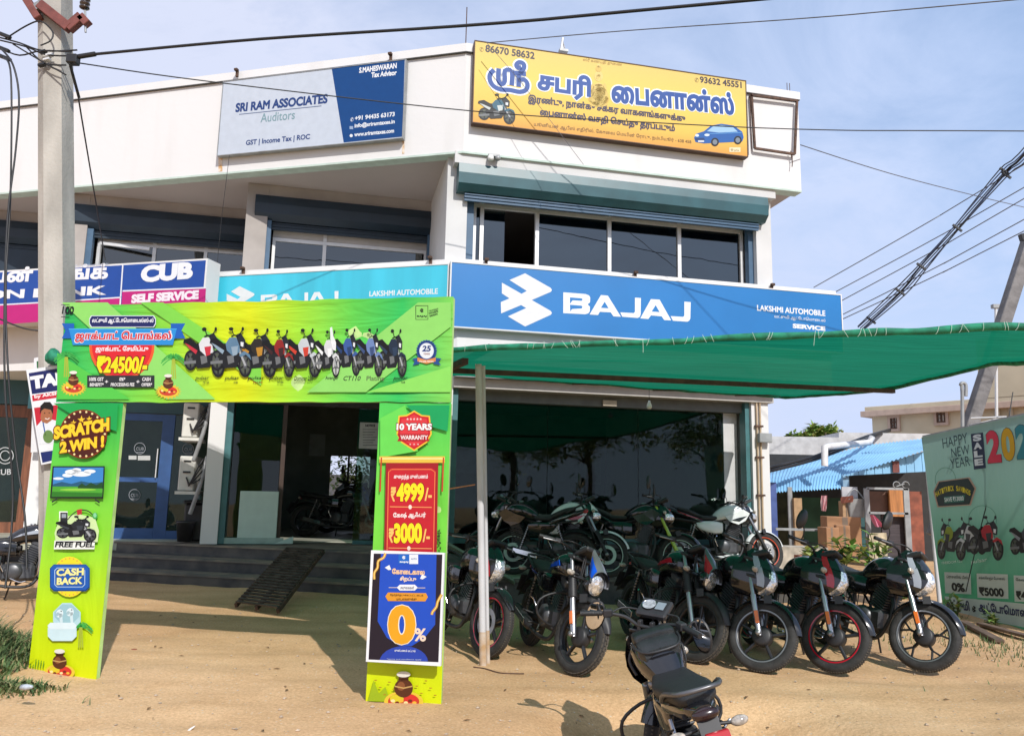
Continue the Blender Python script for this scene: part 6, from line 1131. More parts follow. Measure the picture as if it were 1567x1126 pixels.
ac(277, 617, 305.5, 671, 'cream outdoor air conditioner unit, upper of the two beside the bank door'); ac(271, 698, 300, 753, 'cream outdoor air conditioner unit, lower of the two beside the bank door')
P2 = Pl(W3(0, 2.75, 0), YR); u0, v0 = P2.px(268, 832); u1, v1 = P2.px(293, 803); c = P2.P((u0 + u1) / 2, .56, -.14)
m = MB(); m.lathe([(0, .01), (.11, .01), (.145, .30), (.155, .31), (.155, .34), (.14, .34), (.10, .03)], M_black, c, (0, 0, 1), n=24); m.build('dustbin', label='small black dustbin on the top step below the air conditioner units', cat='dustbin', at=c)
u0 = P2.px(275, 800)[0]; m = MB(); m.slab(P2, u0, u0 + .42, .56, 1.18, -.75, -.32, M_black, .03); m.slab(P2, u0 - .02, u0 + .44, 1.182, 1.23, -.77, -.30, M_black, .015); m.build('black_crate', label='tall black lidded box behind the small dustbin beside the white column', cat='box', at=P2.P(u0, .56, -.5))
P2 = Pl(W3(0, 2.5, 0), YR); u0, v0 = P2.px(362, 831); u1, v1 = P2.px(427, 752); r_ = thing('display_board', P2.P(u0, .56), 'plain mint green board standing upright left of the dark entrance', 'board', YR); m = MB(); m.slab(P2, u0, u1, .57, v1, -.05, 0, M_mint, .006); m.build('panel', r_); m = MB(); m.slab(P2, u0 - .2, u1 + .12, .562, .66, .01, .03, pm('mint_glass_base', (.26, .38, .35), .2)); m.build('base_rail', r_)
m = MB(); p = P2.P(u1 - .02, 0.57, .06); m.prism([p, p + V((.28, .1, .12)), p + V((.28, .1, .0))], V((.0, -.01, 0)), M_mint); m.build('glass_wedge', label='small triangular mint glass piece at the foot of the mint board', cat='glass piece', at=p)
for i, (x, y) in enumerate(((366, 827), (379, 827))):
    p = atZ(x, y, .575); m = MB(); m.loft([(p.x - .02, p.y - .10, p.z, .03, .012, .012), (p.x, p.y - .04, p.z, .042, .012, .012), (p.x, p.y + .04, p.z, .032, .012, .012), (p.x + .005, p.y + .11, p.z, .034, .012, .012), (p.x + .005, p.y + .13, p.z, .02, .01, .01)], M_black, n=12, axis='y'); m.tube([p + V((-.045, -.02, .0)), p + V((-.01, -.06, .05)), p + V((.045, -.02, .0))], .010, M_black, n=6); m.build('sandal', label='black rubber sandal before the mint board, ' + ('the left one of the pair' if i == 0 else 'the right one of the pair'), cat='sandal', group='pair of sandals at the entrance', at=p)
P2 = Pl(W3(0, 2.57, 0), YR); c = [P2.px(*q) for q in ((551, 646), (580, 646), (580, 687), (550, 687))]; r_ = thing('notice_sheet', P2.P(*c[3]), 'white printed notice sheet stuck on the dark entrance glass', 'notice', YR); m = MB(); m.slab(P2, c[0][0], c[1][0], c[2][1], c[0][1], 0, .004, pm('notice_paper', (.42, .45, .43), .7)); m.build('paper', r_)
a = Art(P2, .006); a.tx('NOTICE', 559, 653, 574, 653, 4, '#30343a', 1, .05, 16)
for i in range(7): a.line([(555, 657 + i * 4), (577 - (i % 3) * 3, 657 + i * 4)], .8, '#50565c', 1)
a.build('notice_print', r_)
# ribbed iron ramp on the steps
q = [atZ(440, 840, .60), atZ(495, 843, .60), atZ(425, 935, .05), atZ(361, 926, .05)]
r_ = thing('iron_ramp', (q[2] + q[3]) / 2, 'rusty ribbed iron ramp laid over the entrance steps', 'ramp')
m = MB(); up_ = (q[0] - q[3]).cross(q[2] - q[3]).normalized(); up_ = up_ if up_.z > 0 else -up_
for a_, b_ in ((q[3], q[0]), (q[2], q[1]), ((q[2] + q[3]) / 2, (q[0] + q[1]) / 2)): m.bar(a_, b_, .035, .05, M_rust, up=up_)
m.build('side_rail', r_); m = MB()
for k in range(22): t = (k + .5) / 22; a_ = q[3].lerp(q[0], t) + up_ * .035; b_ = q[2].lerp(q[1], t) + up_ * .035; m.bar(a_, b_, .035, .018, pm('worn_iron', (.075, .060, .048), .6, metal=.4, var=.5, sc=9), up=up_)
m.build('rung_deck', r_)
p = atZ(560, 878, .4); m = MB(); A_, B_ = W3(-.15, -.35, .78), W3(.75, -.78, .30); m.bar(A_, B_, .42, .03, pm('plank_green', (.14, .20, .15), .6), up=(0, .3, 1)); m.build('loading_plank', label='greenish plank sloping off the platform behind the canopy pole', cat='plank', at=B_)

# ================================================================ right hand background
M_cream = pm('cream_house_wall', (.50, .44, .32), .85, var=.08, sc=1.2); M_trim = pm('pink_trim', (.42, .32, .26), .8, var=.08); M_bsky = pm('sky_blue_sheet', (.22, .45, .66), .5, metal=.1, var=.12, sc=1.4)
Bg = 25.0; A1, A2, A3 = atY(1334, 632, Bg), atY(1480, 602, Bg - 2.2), atY(1640, 571, Bg - 4.4)
H2 = thing('cream_house', (A1.x, A1.y, 0), 'cream house with pierced window grilles and a pink cornice behind the banner', 'house')
hd = V((A3.x - A1.x, A3.y - A1.y, 0)).normalized(); hang = atan2(hd.y, hd.x); HP = Pl((A1.x, A1.y, 0), hang); zt_ = HP.px(1400, 619)[1]; HL = 11
m = MB(); m.slab(HP, 0, HL, -.2, zt_ - .3, -6, 0, M_cream); m.build('wall', H2); m = MB(); m.slab(HP, -.25, HL, zt_ - .3, zt_ - .12, -6, .25, M_trim, .01); m.slab(HP, -.15, HL, zt_ - .118, zt_ + .02, -6, .15, M_cream, .01); m.build('cornice', H2)
for x, y, w2, h2 in ((1369, 648, .11, .17), (1441, 636, .13, .21)):
    u, v = HP.px(x, y); m = MB()
    for a_ in ((u - w2 - .08, u - w2, v - h2 - .08, v + h2 + .08), (u + w2, u + w2 + .08, v - h2 - .08, v + h2 + .08), (u - w2, u + w2, v + h2, v + h2 + .08), (u - w2, u + w2, v - h2 - .08, v - h2)): m.slab(HP, *a_, .0, .07, M_trim)
    fo = m.build('window_frame', H2); m = MB(); m.slab(HP, u - w2, u + w2, v - h2, v + h2, .002, .01, pm('bright_room', (.6, .56, .5), .8)); m.build('window_opening', fo); m = MB()
    for k in range(3): m.slab(HP, u - w2 + w2 * .8 * k, u - w2 + w2 * .8 * k + .045, v - h2, v + h2, .012, .05, M_rust)
    for k in range(4): m.slab(HP, u - w2 + (w2 * .7 if k % 2 else 0), u - w2 * (-.2 if k % 2 else -.9), v - h2 + h2 * .55 * k, v - h2 + h2 * .55 * k + .045, .051, .06, M_rust)
    m.build('window_grille', fo)
m = MB()
for x in (1528, 1548): u = HP.px(x, 620)[0]; m.tube([HP.P(u, 0, .08), HP.P(u, zt_ + .5, .08)], .06, pm('drain_pipe', (.4, .36, .28), .6), n=8, sm=1)
m.build('drain_pipe', H2); u = HP.px(1503, 610)[0]; m = MB(); m.slab(HP, u, HL, zt_ + .021, zt_ + 1.75, -5, .16, M_cream); m.build('upper_storey', H2)
# grey low roofs in front of it
r_ = thing('grey_outhouse', atY(1180, 700, 22), 'low grey flat roofed outhouse behind the blue shed', 'outhouse'); GP = Pl((atY(1176, 690, 22).x, 22, 0), R(-4)); v0, v1 = GP.px(1200, 702)[1], GP.px(1250, 668)[1]
m = MB(); m.slab(GP, -1.0, 4.5, 0, v1 - .55, -4, 0, pm('grey_wall', (.27, .26, .26), .85)); m.build('wall', r_); m = MB(); m.slab(GP, -1.0, 1.9, v1 - .548, v1 - .02, -4.2, .15, pm('pale_slab', (.50, .50, .50), .8)); m.slab(GP, 1.9, 4.6, v1 - .548, v1 + .12, -4.2, .12, pm('pale_slab', (.50, .50, .50), .8)); m.build('roof_slab', r_)
# blue sheet roofed shed
YS = 17.0; sh = thing('blue_shed', atY(1230, 880, YS), 'open shed with a sky blue corrugated roof and cluttered front', 'shed')
q = [atY(1172, 738, YS), atY(1287, 731, YS - .2), atY(1415, 689, YS - .6), atY(1440, 668, YS + 3.4), atY(1334, 680, YS + 3.4), atY(1172, 716, YS + 3.2)]
m = MB(); E0, E1, T0, T1 = q[0], q[1], q[5], q[4]
def rf_(u, v): p = E0.lerp(E1, u).lerp(T0.lerp(T1, u), v); p.z += .016 * sin(u * 2 * pi * 26) - .22 * max(0, (.14 - v) / .14) ** 2; return p
m.grid(rf_, 208, 10, M_bsky); G0, G1 = q[1], q[2]
def rf2(u, v): p = G0.lerp(G1, u).lerp(q[4].lerp(q[3], u), v); p.z += .014 * sin(u * 2 * pi * 20); return p
m.grid(rf2, 160, 8, M_bsky); m.build('sheet_roof', sh)
m = MB(); gb0, gb1, gt = atY(1290, 728, YS - .3), atY(1425, 721, YS - .3), atY(1422, 688, YS - .3)
for k in range(11):
    t0, t1 = k / 11, (k + .93) / 11; a_, b_ = gb0.lerp(gb1, t0), gb0.lerp(gb1, t1); ta, tb2 = gb0.lerp(gt, t0), gb0.lerp(gt, t1); m.prism([a_, b_, tb2, ta], V((0, .03, 0)), M_bsky if k != 6 else M_bsky)
m.build('gable_sheet', sh); m = MB(); a_ = atY(1370, 720, YS - .34); m.obox(atY(1371, 714, YS - .34), V((.07, 0, 0)), V((0, .01, 0)), V((0, 0, .12)), M_xarm); m.build('red_patch', sh)
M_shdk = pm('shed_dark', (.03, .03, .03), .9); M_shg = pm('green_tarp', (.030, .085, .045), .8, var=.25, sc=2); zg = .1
def spanel(x0, y0, x1, y1, Y, mm, nm, d=.05, par=sh): a_, b_ = atY(x0, y1, Y), atY(x1, y0, Y); m = MB(); m.box(((a_.x + b_.x) / 2, Y + d / 2, (a_.z + b_.z) / 2), (b_.x - a_.x, d, b_.z - a_.z), mm); return m.build(nm, par)
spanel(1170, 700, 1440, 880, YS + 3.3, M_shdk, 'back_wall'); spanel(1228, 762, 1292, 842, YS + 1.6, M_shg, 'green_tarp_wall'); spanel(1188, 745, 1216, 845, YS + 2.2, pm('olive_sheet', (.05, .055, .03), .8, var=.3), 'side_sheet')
spanel(1176, 738, 1188, 830, YS - .1, pm('blue_door', (.06, .10, .28), .5), 'blue_board'); spanel(1217.5, 762, 1227, 838, YS - .3, pm('timber_post', (.36, .23, .12), .7, var=.25), 'timber_post', .12); spanel(1295, 727, 1299, 850, YS - .2, pm('blue_pipe', (.20, .33, .45), .5), 'blue_post', .08); spanel(1320, 765, 1330, 850, YS - .5, pm('teal_post', (.02, .08, .085), .6), 'teal_post', .1); spanel(1209, 745, 1212, 842, YS - .2, M_grey, 'steel_post', .05)
spanel(1331, 752, 1361, 782, YS + .8, pm('brown_plank_a', (.15, .075, .05), .6), 'brown_plank'); spanel(1362, 750, 1388, 790, YS + .7, pm('orange_plank', (.42, .17, .05), .6, var=.25, sc=3, st=(5, 1, .6)), 'orange_plank'); spanel(1389, 752, 1410, 860, YS + .75, pm('red_plank', (.22, .06, .03), .6, var=.3), 'red_plank'); spanel(1352, 783, 1390, 850, YS + .9, pm('slat_dark', (.05, .04, .045), .6, var=.4, sc=8, st=(.3, 1, 10)), 'slatted_panel'); spanel(1289, 745, 1312, 762, YS - .45, pm('grey_card', (.45, .45, .46), .7), 'grey_panel')
for x0, y0, x1, y1, nm in ((1327, 746.5, 1390, 748.5, 'gate_bar'), (1330, 784, 1390, 786, 'gate_bar'), (1388, 747, 1391, 846, 'gate_post'), (1327, 747, 1330, 846, 'gate_post'), (1188, 809, 1270, 811, 'line_rail')): spanel(x0, y0, x1, y1, YS - .9, M_grey, nm, .04)
m = MB()
for sx_ in (1372, 1386): c = atY(sx_, 742, YS - .9); m.tube([c + V((.07 * cos(t * .5), 0, .07 * sin(t * .5))) for t in range(10)], .01, M_grey, n=6, sm=1)
m.tube([atY(1372, 744, YS - .9), atY(1384, 740, YS - .9)], .01, M_grey, n=6, sm=1); m.build('gate_scroll', sh)
m = MB(); m.tube([atY(1262, 713, YS - .4), atY(1262, 684, YS - .4), atY(1268, 683, YS - .2), atY(1330, 677, YS + 1), atY(1335, 668, YS + 1)], .07, pm('white_pvc', (.62, .62, .62), .4), n=10, sm=1); m.build('drain_pipe', sh)
for i, (yy) in enumerate((0, 5)): m = MB().tube([atY(1176, 716 + yy, YS - .6), atY(1250, 697 + yy, YS), atY(1325, 668 + yy, YS + 2), atY(1362, 657 + yy * .4, Bg - 1)], .035, M_cable, n=6); m.build('service_cable', label='thick black cable from the shed roof to the cream house, ' + ('upper strand' if i == 0 else 'lower strand'), cat='cable', group='twin cables over the shed', at=atY(1176, 716 + yy, YS - .6))
# things standing in the shed front
def box3(nm, lab, cat, x0, y0, x1, y1, Y, d, mm, rz=0.0, group=None):
    a_, b_ = atY(x0, y1, Y), atY(x1, y0, Y); c = (a_ + b_) / 2; c.y = Y + d / 2; r = thing(nm, (c.x, c.y, a_.z), lab, cat, rz, group); m = MB().box(c, (b_.x - a_.x, d, b_.z - a_.z), mm, rz, .008); m.build('carton_body', r)
    m = MB().box(c + V((0, -d / 2 * cos(rz) - .003, 0)), ((b_.x - a_.x) * .16, .004, (b_.z - a_.z) * .98), pm('packing_tape', (.20, .15, .11), .4), rz); m.build('tape_strip', r); return r
M_card = pm('cardboard', (.36, .19, .095), .85, var=.12, sc=3); GC = 'cardboard cartons stacked by the shed'
box3('cardboard_box', 'large brown cardboard box, the highest in the pile by the teal post', 'box', 1270, 791, 1318, 850, YS - .8, .45, M_card, -.1, GC); box3('cardboard_box', 'cardboard box in front of the large one, with a pale flap beside it', 'box', 1264, 807, 1283, 850, YS - 1.3, .35, M_card, .12, GC); box3('cardboard_box', 'narrow cardboard box between its two neighbours, leaning by the plants', 'box', 1284, 804, 1302, 850, YS - 1.25, .25, M_card, -.2, GC)
box3('cardboard_box', 'upright pale carton standing on the pile below the hanging red cloth', 'box', 1290, 767, 1301, 791, YS - .75, .2, pm('cardboard_pale', (.42, .27, .15), .85), 0, GC)
a_ = atY(1308, 775, YS - .7); r_ = thing('grey_bucket', a_ - V((0, 0, .2)), 'light grey square bucket hanging beside the teal post', 'bucket'); m = MB(); m.loft([(a_.x, a_.y, a_.z - .22, .15, .10, .10, 6), (a_.x, a_.y, a_.z + .16, .19, .13, .13, 6)], M_grey, n=16, axis='z', sub=1); m.build('pail', r_); m = MB().tube([a_ + V((-.19, 0, .16)), a_ + V((0, -.02, .36)), a_ + V((.19, 0, .16))], .012, M_grey, n=6); m.build('bail', r_)
def cloth_(nm, lab, pts, Y, mm):
    P_ = [atY(x, y, Y) for x, y in pts]; m = MB(); m.grid(lambda u, v: P_[0].lerp(P_[1], u).lerp(P_[3].lerp(P_[2], u), v) + V((0, .04 * sin(u * 9 + v * 3), 0)), 14, 10, mm); return m.build(nm, label=lab, cat='cloth', at=P_[0])
cloth_('hanging_cloth', 'striped red and white cloth hanging in the shed left of the boxes', ((1257, 758), (1266, 758), (1263, 782), (1257, 781)), YS - .6, pm('striped_cloth', (.42, .06, .09), .85, sc=9, st=(9, 1, .5), col2=(.6, .45, .45))); cloth_('hanging_cloth', 'pink cloth draped diagonally by the teal post above the plants', ((1331, 787), (1338, 788), (1353, 806), (1340, 806)), YS - 1.1, pm('pink_cloth', (.62, .20, .30), .85, var=.2)); cloth_('hanging_cloth', 'dark red rag on top of the pale carton', ((1287, 760), (1306, 758), (1304, 768), (1288, 770)), YS - .85, pm('rag_red', (.16, .05, .03), .9)); cloth_('hanging_cloth', 'green cloth tied round the head of the teal post', ((1315, 765), (1328, 762), (1327, 773), (1317, 774)), YS - .6, M_hem)
cloth_('cement_sack', 'pale sack standing behind the plants below the pink cloth', ((1331, 815), (1357, 815), (1357, 855), (1331, 855)), YS - 1.0, pm('sack_pale', (.50, .43, .30), .9, var=.2))
p0 = atY(1196, 845, YS - 1.2); m = MB(); m.box((p0.x + .3, p0.y, p0.z - .25), (1.0, .6, .75), pm('rubble_wall', (.40, .36, .29), .9, var=.35, sc=5)); m.build('low_wall', label='low pale rubble wall at the left foot of the shed', cat='wall', at=(p0.x, p0.y, 0))
for i, (x, y, lab) in enumerate(((1226, 853, 'red brick lying leftmost on the pile before the shed'), (1240, 852, 'red brick lying in the middle of the pile before the shed'), (1255, 852, 'red brick lying rightmost on the pile before the shed'), (1248, 862, 'red brick at the bottom of the pile before the shed'))): c = atY(x, y, YS - 2); MB().box(c, (.23, .11, .1), pm('brick_red', (.25, .075, .04), .9, var=.3, sc=8), .2 * i, .006).build('brick', label=lab, cat='brick', group='bricks before the shed', at=c)
M_lf = [pm('leaf_green_%d' % i, c, .55, var=.3, sc=7) for i, c in enumerate(((.10, .20, .035), (.18, .30, .06), (.36, .42, .14)))]
def leaf(m, p, d, l, w, mm):
    d = d.normalized(); s_ = d.cross(V((0, 0, 1)));  s_ = s_.normalized() if s_.length > .05 else V((1, 0, 0)); n_ = s_.cross(d)
    m.add([p, p + d * l * .45 + s_ * w * .5 + n_ * l * .04, p + d * l - n_ * l * .10, p + d * l * .45 - s_ * w * .5 + n_ * l * .04], [(0, 1, 2, 3)], mm)
def plant(lab, x, y0, y1, Y, n, l, nm='leafy_plant', group=None):
    b_ = atY(x, y1, Y); t_ = atY(x, y0, Y); h = t_.z - b_.z; r = thing(nm, b_, lab, 'plant', 0, group); m = MB(); st2 = MB()
    for k in range(5):
        e = b_ + V((random.uniform(-.3, .3) * h, random.uniform(-.2, .2) * h, h * random.uniform(.6, 1))); st2.tube([b_, b_.lerp(e, .5) + V((.02, 0, .05)), e], .008, pm('plant_stem', (.10, .11, .04), .8), n=5)
        for j in range(n // 5): p = b_.lerp(e, random.uniform(.2, 1)); leaf(m, p, V((random.uniform(-1, 1), random.uniform(-1, 1), random.uniform(-.2, .8))), l * random.uniform(.6, 1.2), l * .55, random.choice(M_lf))
    st2.build('stem', r, ); m.build('foliage', r)
plant('small bright leafy plant by the low rubble wall', 1240, 832, 860, YS - 2.4, 40, .2); plant('broad leaved plant in front of the cardboard boxes', 1294, 822, 872, YS - 2.6, 80, .24); plant('pale leaved climbing plant below the pink cloth', 1342, 812, 890, YS - 2.8, 110, .2); plant('weedy plant seen under the last motorcycle beside the banner', 1385, 875, 935, 12.4, 120, .14); plant('small weed at the bottom left corner of the banner', 1462, 915, 958, 10.6, 60, .12); plant('small weed growing before the middle of the banner', 1522, 935, 965, 9.9, 50, .1)
# distant tree tops
def tree(lab, x, y, rx, ry, Y, n):
    c = atY(x, y, Y); k = Y / F; r = thing('leafy_tree', (c.x, c.y, 0), lab, 'tree', 0, 'tree tops behind the roofs'); m = MB(); m.tube([(c.x, c.y, 0), (c.x + .2, c.y, c.z * .6), (c.x, c.y, c.z)], [.25, .18, .1], pm('bark', (.10, .07, .05), .9), n=8)
    for q in range(5): a_ = q * 1.3; m.tube([(c.x, c.y, c.z * .7), (c.x + cos(a_) * rx * k * .6, c.y + sin(a_), c.z + .3 * ry * k)], [.09, .03], pm('bark', (.10, .07, .05), .9), n=6)
    m.build('trunk', r); f_ = MB()
    cl = [(random.uniform(-.8, .8), random.uniform(-.8, .8), random.uniform(-.5, .8)) for _ in range(16)]
    for i in range(n):
        q = random.choice(cl); p = c + V(((q[0] + random.gauss(0, .2)) * rx * k, (q[1] + random.gauss(0, .2)) * rx * k, (q[2] + random.gauss(0, .25)) * ry * k)); leaf(f_, p, V((random.uniform(-1, 1), random.uniform(-1, 1), random.uniform(-.6, .6))), .34, .2, random.choice(M_lf))
    f_.build('crown', r)
tree('bushy green tree top behind the grey outhouse', 1265, 668, 26, 12, 34, 1800); tree('small hazy tree top at the left of the bushy one', 1215, 672, 10, 6, 42, 500)
c = W3(-1.35, 11.0, 0); r_ = thing('leafy_tree', c, 'small leafy tree glimpsed through the showroom back window', 'tree'); m = MB().tube([c, c + V((.1, 0, 1.4)), c + V((0, 0, 2))], .05, pm('bark', (.10, .07, .05), .9), n=8); m.build('trunk', r_); m = MB()
for i in range(700): leaf(m, c + V((random.gauss(.25, .35), random.gauss(0, .35), 1.75 + random.gauss(0, .4))), V((random.uniform(-1, 1), random.uniform(-1, 1), random.uniform(-.6, .6))), .16, .09, random.choice(M_lf))
m.build('crown', r_)
MB().slab(Pl(W3(0, 14.5, 0), YR), -8, 8, 0, 1.9, -.2, 0, pm('rear_yard_wall', (.7, .68, .64), .8)).build('yard_wall', label='white yard wall glimpsed through the showroom back window', cat='wall', at=W3(0, 14.5, 0))
# leaning stay pole and rods
SP = thing('leaning_pole', atY(1488, 640, 13.5) * 1.0, 'leaning grey concrete pole behind the pale green banner', 'pole'); m = MB(); q0, q1 = atY(1430, 820, 13.5), atY(1577, 362, 13.5); m.bar(q0, q1, .20, .2, pm('old_pole_concrete', (.17, .165, .165), .9, var=.25, sc=5, bump=.3, bsc=20), up=(0, 1, 0), bev=.01); m.build('shaft', SP); m = MB(); m.bar(q1 + V((-.25, -.1, -.06)), q1 + V((.3, -.1, .06)), .1, .12, M_black); m.build('pole_cap', SP)
m = MB(); m.tube([atY(1473, 700, 12.6), atY(1472.5, 600, 12.6), atY(1470, 589, 12.6), atY(1473, 586, 12.6), atY(1478, 589, 12.6), atY(1478, 606, 12.6)], .028, M_grey, n=8); m.build('hooked_pipe', label='thin grey pipe with a hooked top standing behind the banner', cat='pipe', at=atY(1473, 700, 12.6))
m = MB(); m.tube([atY(1525, 640, 16), atY(1524, 472, 16)], .03, M_alu, n=8, sm=1); m.box(atY(1524, 469, 16), (.16, .1, .08), M_grey); m.build('street_lamp', label='slim pale lamp post showing above the canopy at the right', cat='lamp', at=atY(1525, 640, 16))
# pale green festival banner
Bp = atZ(1440, 930); Bq = atZ(1567, 962); bdir = V((Bq.x - Bp.x, Bq.y - Bp.y, 0)).normalized(); bang = atan2(bdir.y, bdir.x); PN = Pl((Bp.x, Bp.y, 0), bang)
r_ = thing('festival_banner', Bp, 'pale green new year sale banner stretched at the right edge of the forecourt', 'banner', bang)
tl, tr_, bl, brr = PN.px(1410, 669), PN.px(1600, 627), PN.px(1443, 930), PN.px(1600, 972)
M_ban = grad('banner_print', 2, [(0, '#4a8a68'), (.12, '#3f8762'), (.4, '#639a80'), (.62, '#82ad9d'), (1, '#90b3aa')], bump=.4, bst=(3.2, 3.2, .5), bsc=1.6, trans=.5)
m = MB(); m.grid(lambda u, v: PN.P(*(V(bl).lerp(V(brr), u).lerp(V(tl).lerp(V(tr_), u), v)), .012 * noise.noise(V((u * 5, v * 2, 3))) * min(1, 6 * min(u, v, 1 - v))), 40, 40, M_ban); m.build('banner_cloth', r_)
a = Art(PN, .022, .0012); D = '#1c4248'
a.tx('HAPPY', 1445.5, 686, 1484, 677.5, 15, D, 1, .0, 34); a.tx('NEW', 1459, 700, 1487, 694.5, 14, D, 1, .0, 34); a.tx('YEAR', 1457.5, 717, 1487.5, 712, 14.5, D, 1, .0, 34)
a.p([(1488, 664), (1507, 661.5), (1511.5, 716), (1493, 718.5)], '#1c2c48', 1)
for i, c in enumerate('SALE'): a.tx(c, 1492 + i * .9, 675.5 + i * 12.4, 1505 + i * .9, 674 + i * 12.4, 10, '#dfe8ea', 3, .06, 24)
for c, x0, x1, y, h, col in (('2', 1515, 1536, 709, 49, '#d8344c'), ('0', 1538, 1558, 706, 50, '#d8a814'), ('2', 1560, 1582, 703, 52, '#2f8a94')): a.tx(c, x0 - .8, y + .8, x1 + .8, y - 1.2, h + 1.6, '#3a3c40', 2, .055, 60); a.tx(c, x0, y, x1, y - 2, h, col, 3, .05, 60)
hx = lambda k: [(1461 + (x - 1461) * k, 753 + (y - 753) * k) for x, y in ((1432, 752), (1439, 737), (1485, 731), (1495, 747), (1487, 772), (1438, 775))]
a.p(hx(1.05), '#b89a84', 1); a.p(hx(.97), '#14302c', 2)
for i, c in enumerate('HAT-TRICK SAVINGS'):
    if c != ' ': t = (i - 8) / 8; a.tx(c, 1461.5 + t * 25 - 1.4, 751 + 8 * t * t - 1.5 * t, 1461.5 + t * 25 + 1.5, 750.8 + 8 * t * t - 1.6 * t + t, 8, '#e8d428', 4, .03, 16)
a.p([(1447, 760), (1480, 757), (1478, 767.5), (1448, 770)], '#1f7060', 3); a.tx('SAVE ₹13000', 1448.5, 768, 1478, 765.5, 7, '#e0ece8', 4, .03, 24)
for x, y, rx, ry in ((1449, 733, 16, 18), (1506, 795, 22, 22)): a.ring(x, y, rx, ry, .8, '#3f8468', 0, 36)
a.bike(1436, 792, 1478, 856, '#8a9a20', '#30343a', lay=3, flip=True); a.bike(1466, 790, 1516, 858, '#c8ccd0', '#3a3d42', lay=16, flip=True); a.bike(1488, 788, 1544, 858, '#b01e2c', '#2c2f34', lay=29); a.bike(1548, 792, 1600, 858, '#40454c', '#8a9096', lay=3)
a.tx('FREEDOM 125', 1444, 863, 1475, 860, 3.5, '#d8e8e0', 1, .0, 14); a.tx('pulsar', 1489, 864, 1513, 860, 7, '#d8e8e0', 1, .0, 20, .25)
for x0, x1, yt, yb, t1_, t2_ in ((1447.5, 1488, 875, 907, '0%', 'ப்ராசஸிங் பீஸ்'), (1497, 1545, 877, 914, '₹5000', 'எக்ஸ்ேசஞ்ச் ேபானஸ்'), (1554, 1600, 880, 920, '₹4000', 'ேகஷ் ஆஃபர்')):
    a.p([(x0, yt), (x1, yt + 1.5), (x1 + 1, yb + 2), (x0 + 1.5, yb)], '#c9d6cf', 1); a.tx(t2_, x0 + 4, yt + 10, x1 - 4, yt + 12, 6, '#28403a', 3, .01, 20); a.tx(t1_, x0 + (12 if t1_ == '0%' else 5), yb - 3, x1 - (8 if t1_ == '0%' else 5), yb - 1, 13, '#1c2826', 3, .05, 40)
a.p([(1448, 912), (1600, 926), (1600, 965), (1450, 937)], '#c9d8d2', 1); a.tx('லட்சுமி', 1452, 930, 1487, 935, 15, '#28305a', 3, .04, 40); a.emblem(lambda x, y: (1489 + x * .016, 924 + y * .026), '#1c2c2c', 3); a.tx('ஆட்ேடாெமாைபல்ஸ்', 1501, 938, 1612, 955, 18, '#28305a', 3, .04, 40)
a.build('banner_lettering', r_)
m = MB(); m.tube([PN.P(*PN.px(1410, 669), -.05), PN.P(*PN.px(1436, 960), -.05)], .03, M_pole, n=8, sm=1); m.bar(PN.P(*PN.px(1410, 668), -.03), PN.P(*PN.px(1600, 626), -.03), .03, .03, M_grey); m.build('banner_frame', r_)
m = MB()
for x0, y0, x1, y1 in ((1480, 652, 1500, 638), (1484, 640, 1506, 637)): m.tube([PN.P(*PN.px(x0, y0), -.02), PN.P(*PN.px(x1, y1), -.3)], .014, M_white, n=6, sm=1)
m.build('tie_cord', r_)
cable('thin black wire running down across the pale green banner to the ground', ((1550, 600, 10.1), (1536, 680, 10.0), (1505, 790, 10.3), (1478, 905, 10.4)), .007, nm='stay_wire')
# red earth berm below the banner is part of the ground; broken planks lie on it
for i, (x0, y0, x1, y1) in enumerate(((1475, 955, 1530, 985), (1500, 958, 1600, 985))): p0, p1 = atZ(x0, y0), atZ(x1, y1); m = MB().bar(p0 + V((0, 0, .03)), p1 + V((0, 0, .03)), .10, .035, pm('old_plank', (.13, .085, .06), .85, var=.3), bev=.005); m.build('old_plank', label='weathered brown plank on the ground below the banner, ' + ('the left one' if i == 0 else 'the right one'), cat='plank', group='planks below the banner', at=p0)

# ================================================================ weeds at the left corner
gr = MB(); M_gw = [pm('weed_%d' % i, c, .8, var=.3, sc=9) for i, c in enumerate(((.07, .13, .035), (.12, .17, .055), (.22, .20, .09), (.05, .095, .028)))]
for i in range(17000):
    if i < 14500: x = -4.75 + random.gauss(0, .50); y = 6.35 + random.gauss(0, .38); hh = .06 + .36 * math.exp(-((x + 4.7) ** 2 + (y - 6.4) ** 2) / .5) * random.random()
    else: t = random.random(); x = -4.4 + 1.0 * t + random.gauss(0, .14); y = 5.45 + .55 * t + random.gauss(0, .06); hh = .03 + .05 * random.random()
    if x > -3.72 and y > 6.0: continue
    z = gz(x, y) - .01; a_ = random.random() * 6.28; b_ = V((cos(a_), sin(a_), 0)); p = V((x, y, z)); w2 = random.uniform(.004, .010); s_ = V((-b_.y, b_.x, 0)) * w2; q1_ = p + b_ * hh * .35 + V((0, 0, hh * .7)); q2_ = p + b_ * hh * random.uniform(.6, 1.2) + V((0, 0, hh))
    gr.add([p - s_, p + s_, q1_ + s_ * .8, q1_ - s_ * .8, q2_], [(0, 1, 2, 3), (3, 2, 4)], random.choice(M_gw))
gr.build('weeds', kind='stuff', label='low dry green weeds at the left corner in front of the arch', cat='weeds')
dg = MB()
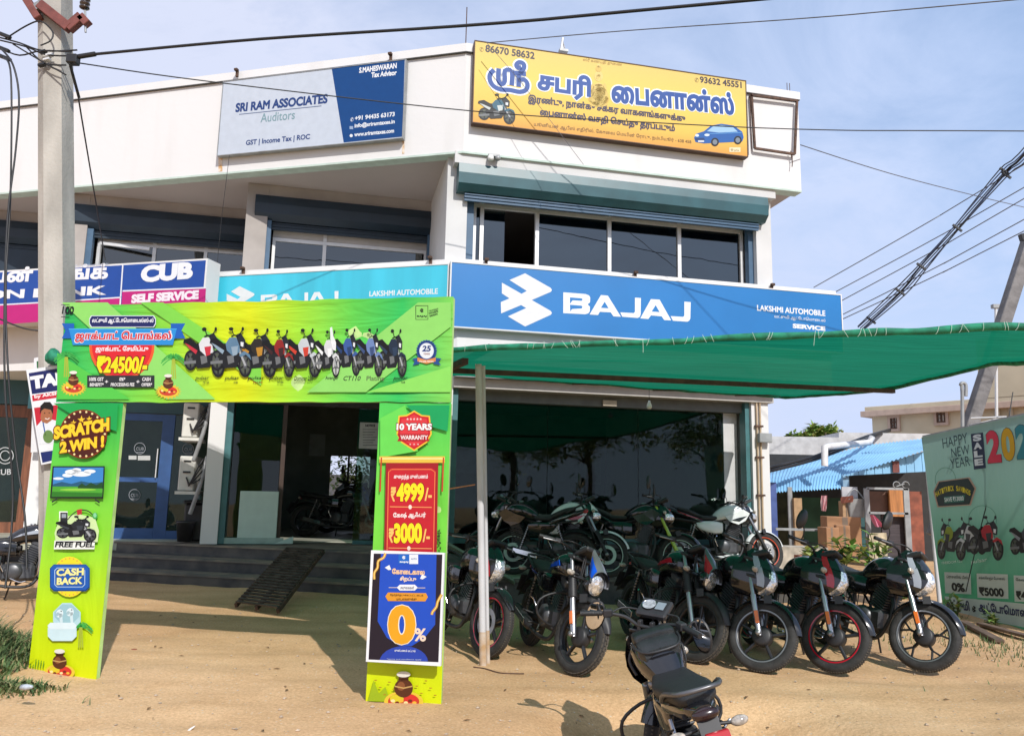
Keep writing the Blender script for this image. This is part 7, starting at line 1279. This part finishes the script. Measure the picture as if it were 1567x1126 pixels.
for i in range(900):
    if i % 2: x = 4.6 + random.gauss(0, .8); y = 9.6 + random.gauss(0, .9)
    else: x = random.uniform(4.6, 6.0); y = 8.3 + random.gauss(0, .5)
    hh = random.uniform(.02, .09); z = gz(x, y); a_ = random.random() * 6.28; b_ = V((cos(a_), sin(a_), 0)); p = V((x, y, z)); s_ = V((-b_.y, b_.x, 0)) * .006
    dg.add([p - s_, p + s_, p + b_ * hh * .6 + V((0, 0, hh))], [(0, 1, 2)], random.choice(M_gw))
dg.build('grass_tufts', kind='stuff', label='thin grass tufts on the bare earth near the pale green banner', cat='grass')
p = atZ(33, 1051, .15); m = MB(); m.lathe([(0, 0), (.018, 0), (.02, .04), (.014, .07), (.008, .085), (0, .085)], pm('crushed_plastic', (.34, .38, .42), .25, coat=.5, var=.3, sc=30), p, (1, -.2, .1), n=14); m.build('plastic_cup', label='crushed clear plastic cup lying below the weeds', cat='cup', at=p)
p = atZ(205, 997); m = MB(); m.ball(p + V((0, 0, .01)), (.035, .025, .02), pm('brick_red', (.25, .075, .04), .9), 8, 5); m.build('stone', label='small reddish stone alone on the sand between the arch pillars', cat='stone', at=p)
p = atZ(290, 1122, -.02); m = MB(); m.loft([(p.x - .03, p.y, p.z + .0, .01, .006, .004), (p.x, p.y, p.z + .02, .018, .012, .006), (p.x + .03, p.y, p.z + .045, .006, .004, .004)], pm('white_plastic', (.7, .7, .68), .4), n=10); m.build('litter_scrap', label='white scrap with a dark edge at the bottom of the sand', cat='litter', at=p)

# trees across the road, behind the viewer: the showroom and window glass mirror them
for i, (x, y) in enumerate(((13, -15), (19, -17), (25, -13), (7, -19))):
    r = thing('roadside_tree', (x, y, 0), 'broad leafy roadside tree across the road, mirrored in the showroom glass', 'tree', 0, 'trees across the road'); m = MB(); m.tube([(x, y, -.1), (x + .3, y, 2.4), (x, y, 4.6)], [.28, .2, .12], pm('bark', (.10, .07, .05), .9), n=8)
    cl = [V((random.gauss(0, 1.9), random.gauss(0, 1.9), random.uniform(-1.6, 1.8))) for _ in range(22)]
    for q in cl[:8]: m.tube([(x, y, 3.2), V((x, y, 5.2)) + q * .8], [.09, .03], pm('bark', (.10, .07, .05), .9), n=5)
    m.build('trunk', r); f_ = MB()
    for k in range(3000): p = V((x, y, 5.2)) + random.choice(cl) + V((random.gauss(0, .5), random.gauss(0, .5), random.gauss(0, .4))); leaf(f_, p, V((random.uniform(-1, 1), random.uniform(-1, 1), random.uniform(-.6, .6))), .42, .24, random.choice(M_lf))
    f_.build('crown', r)
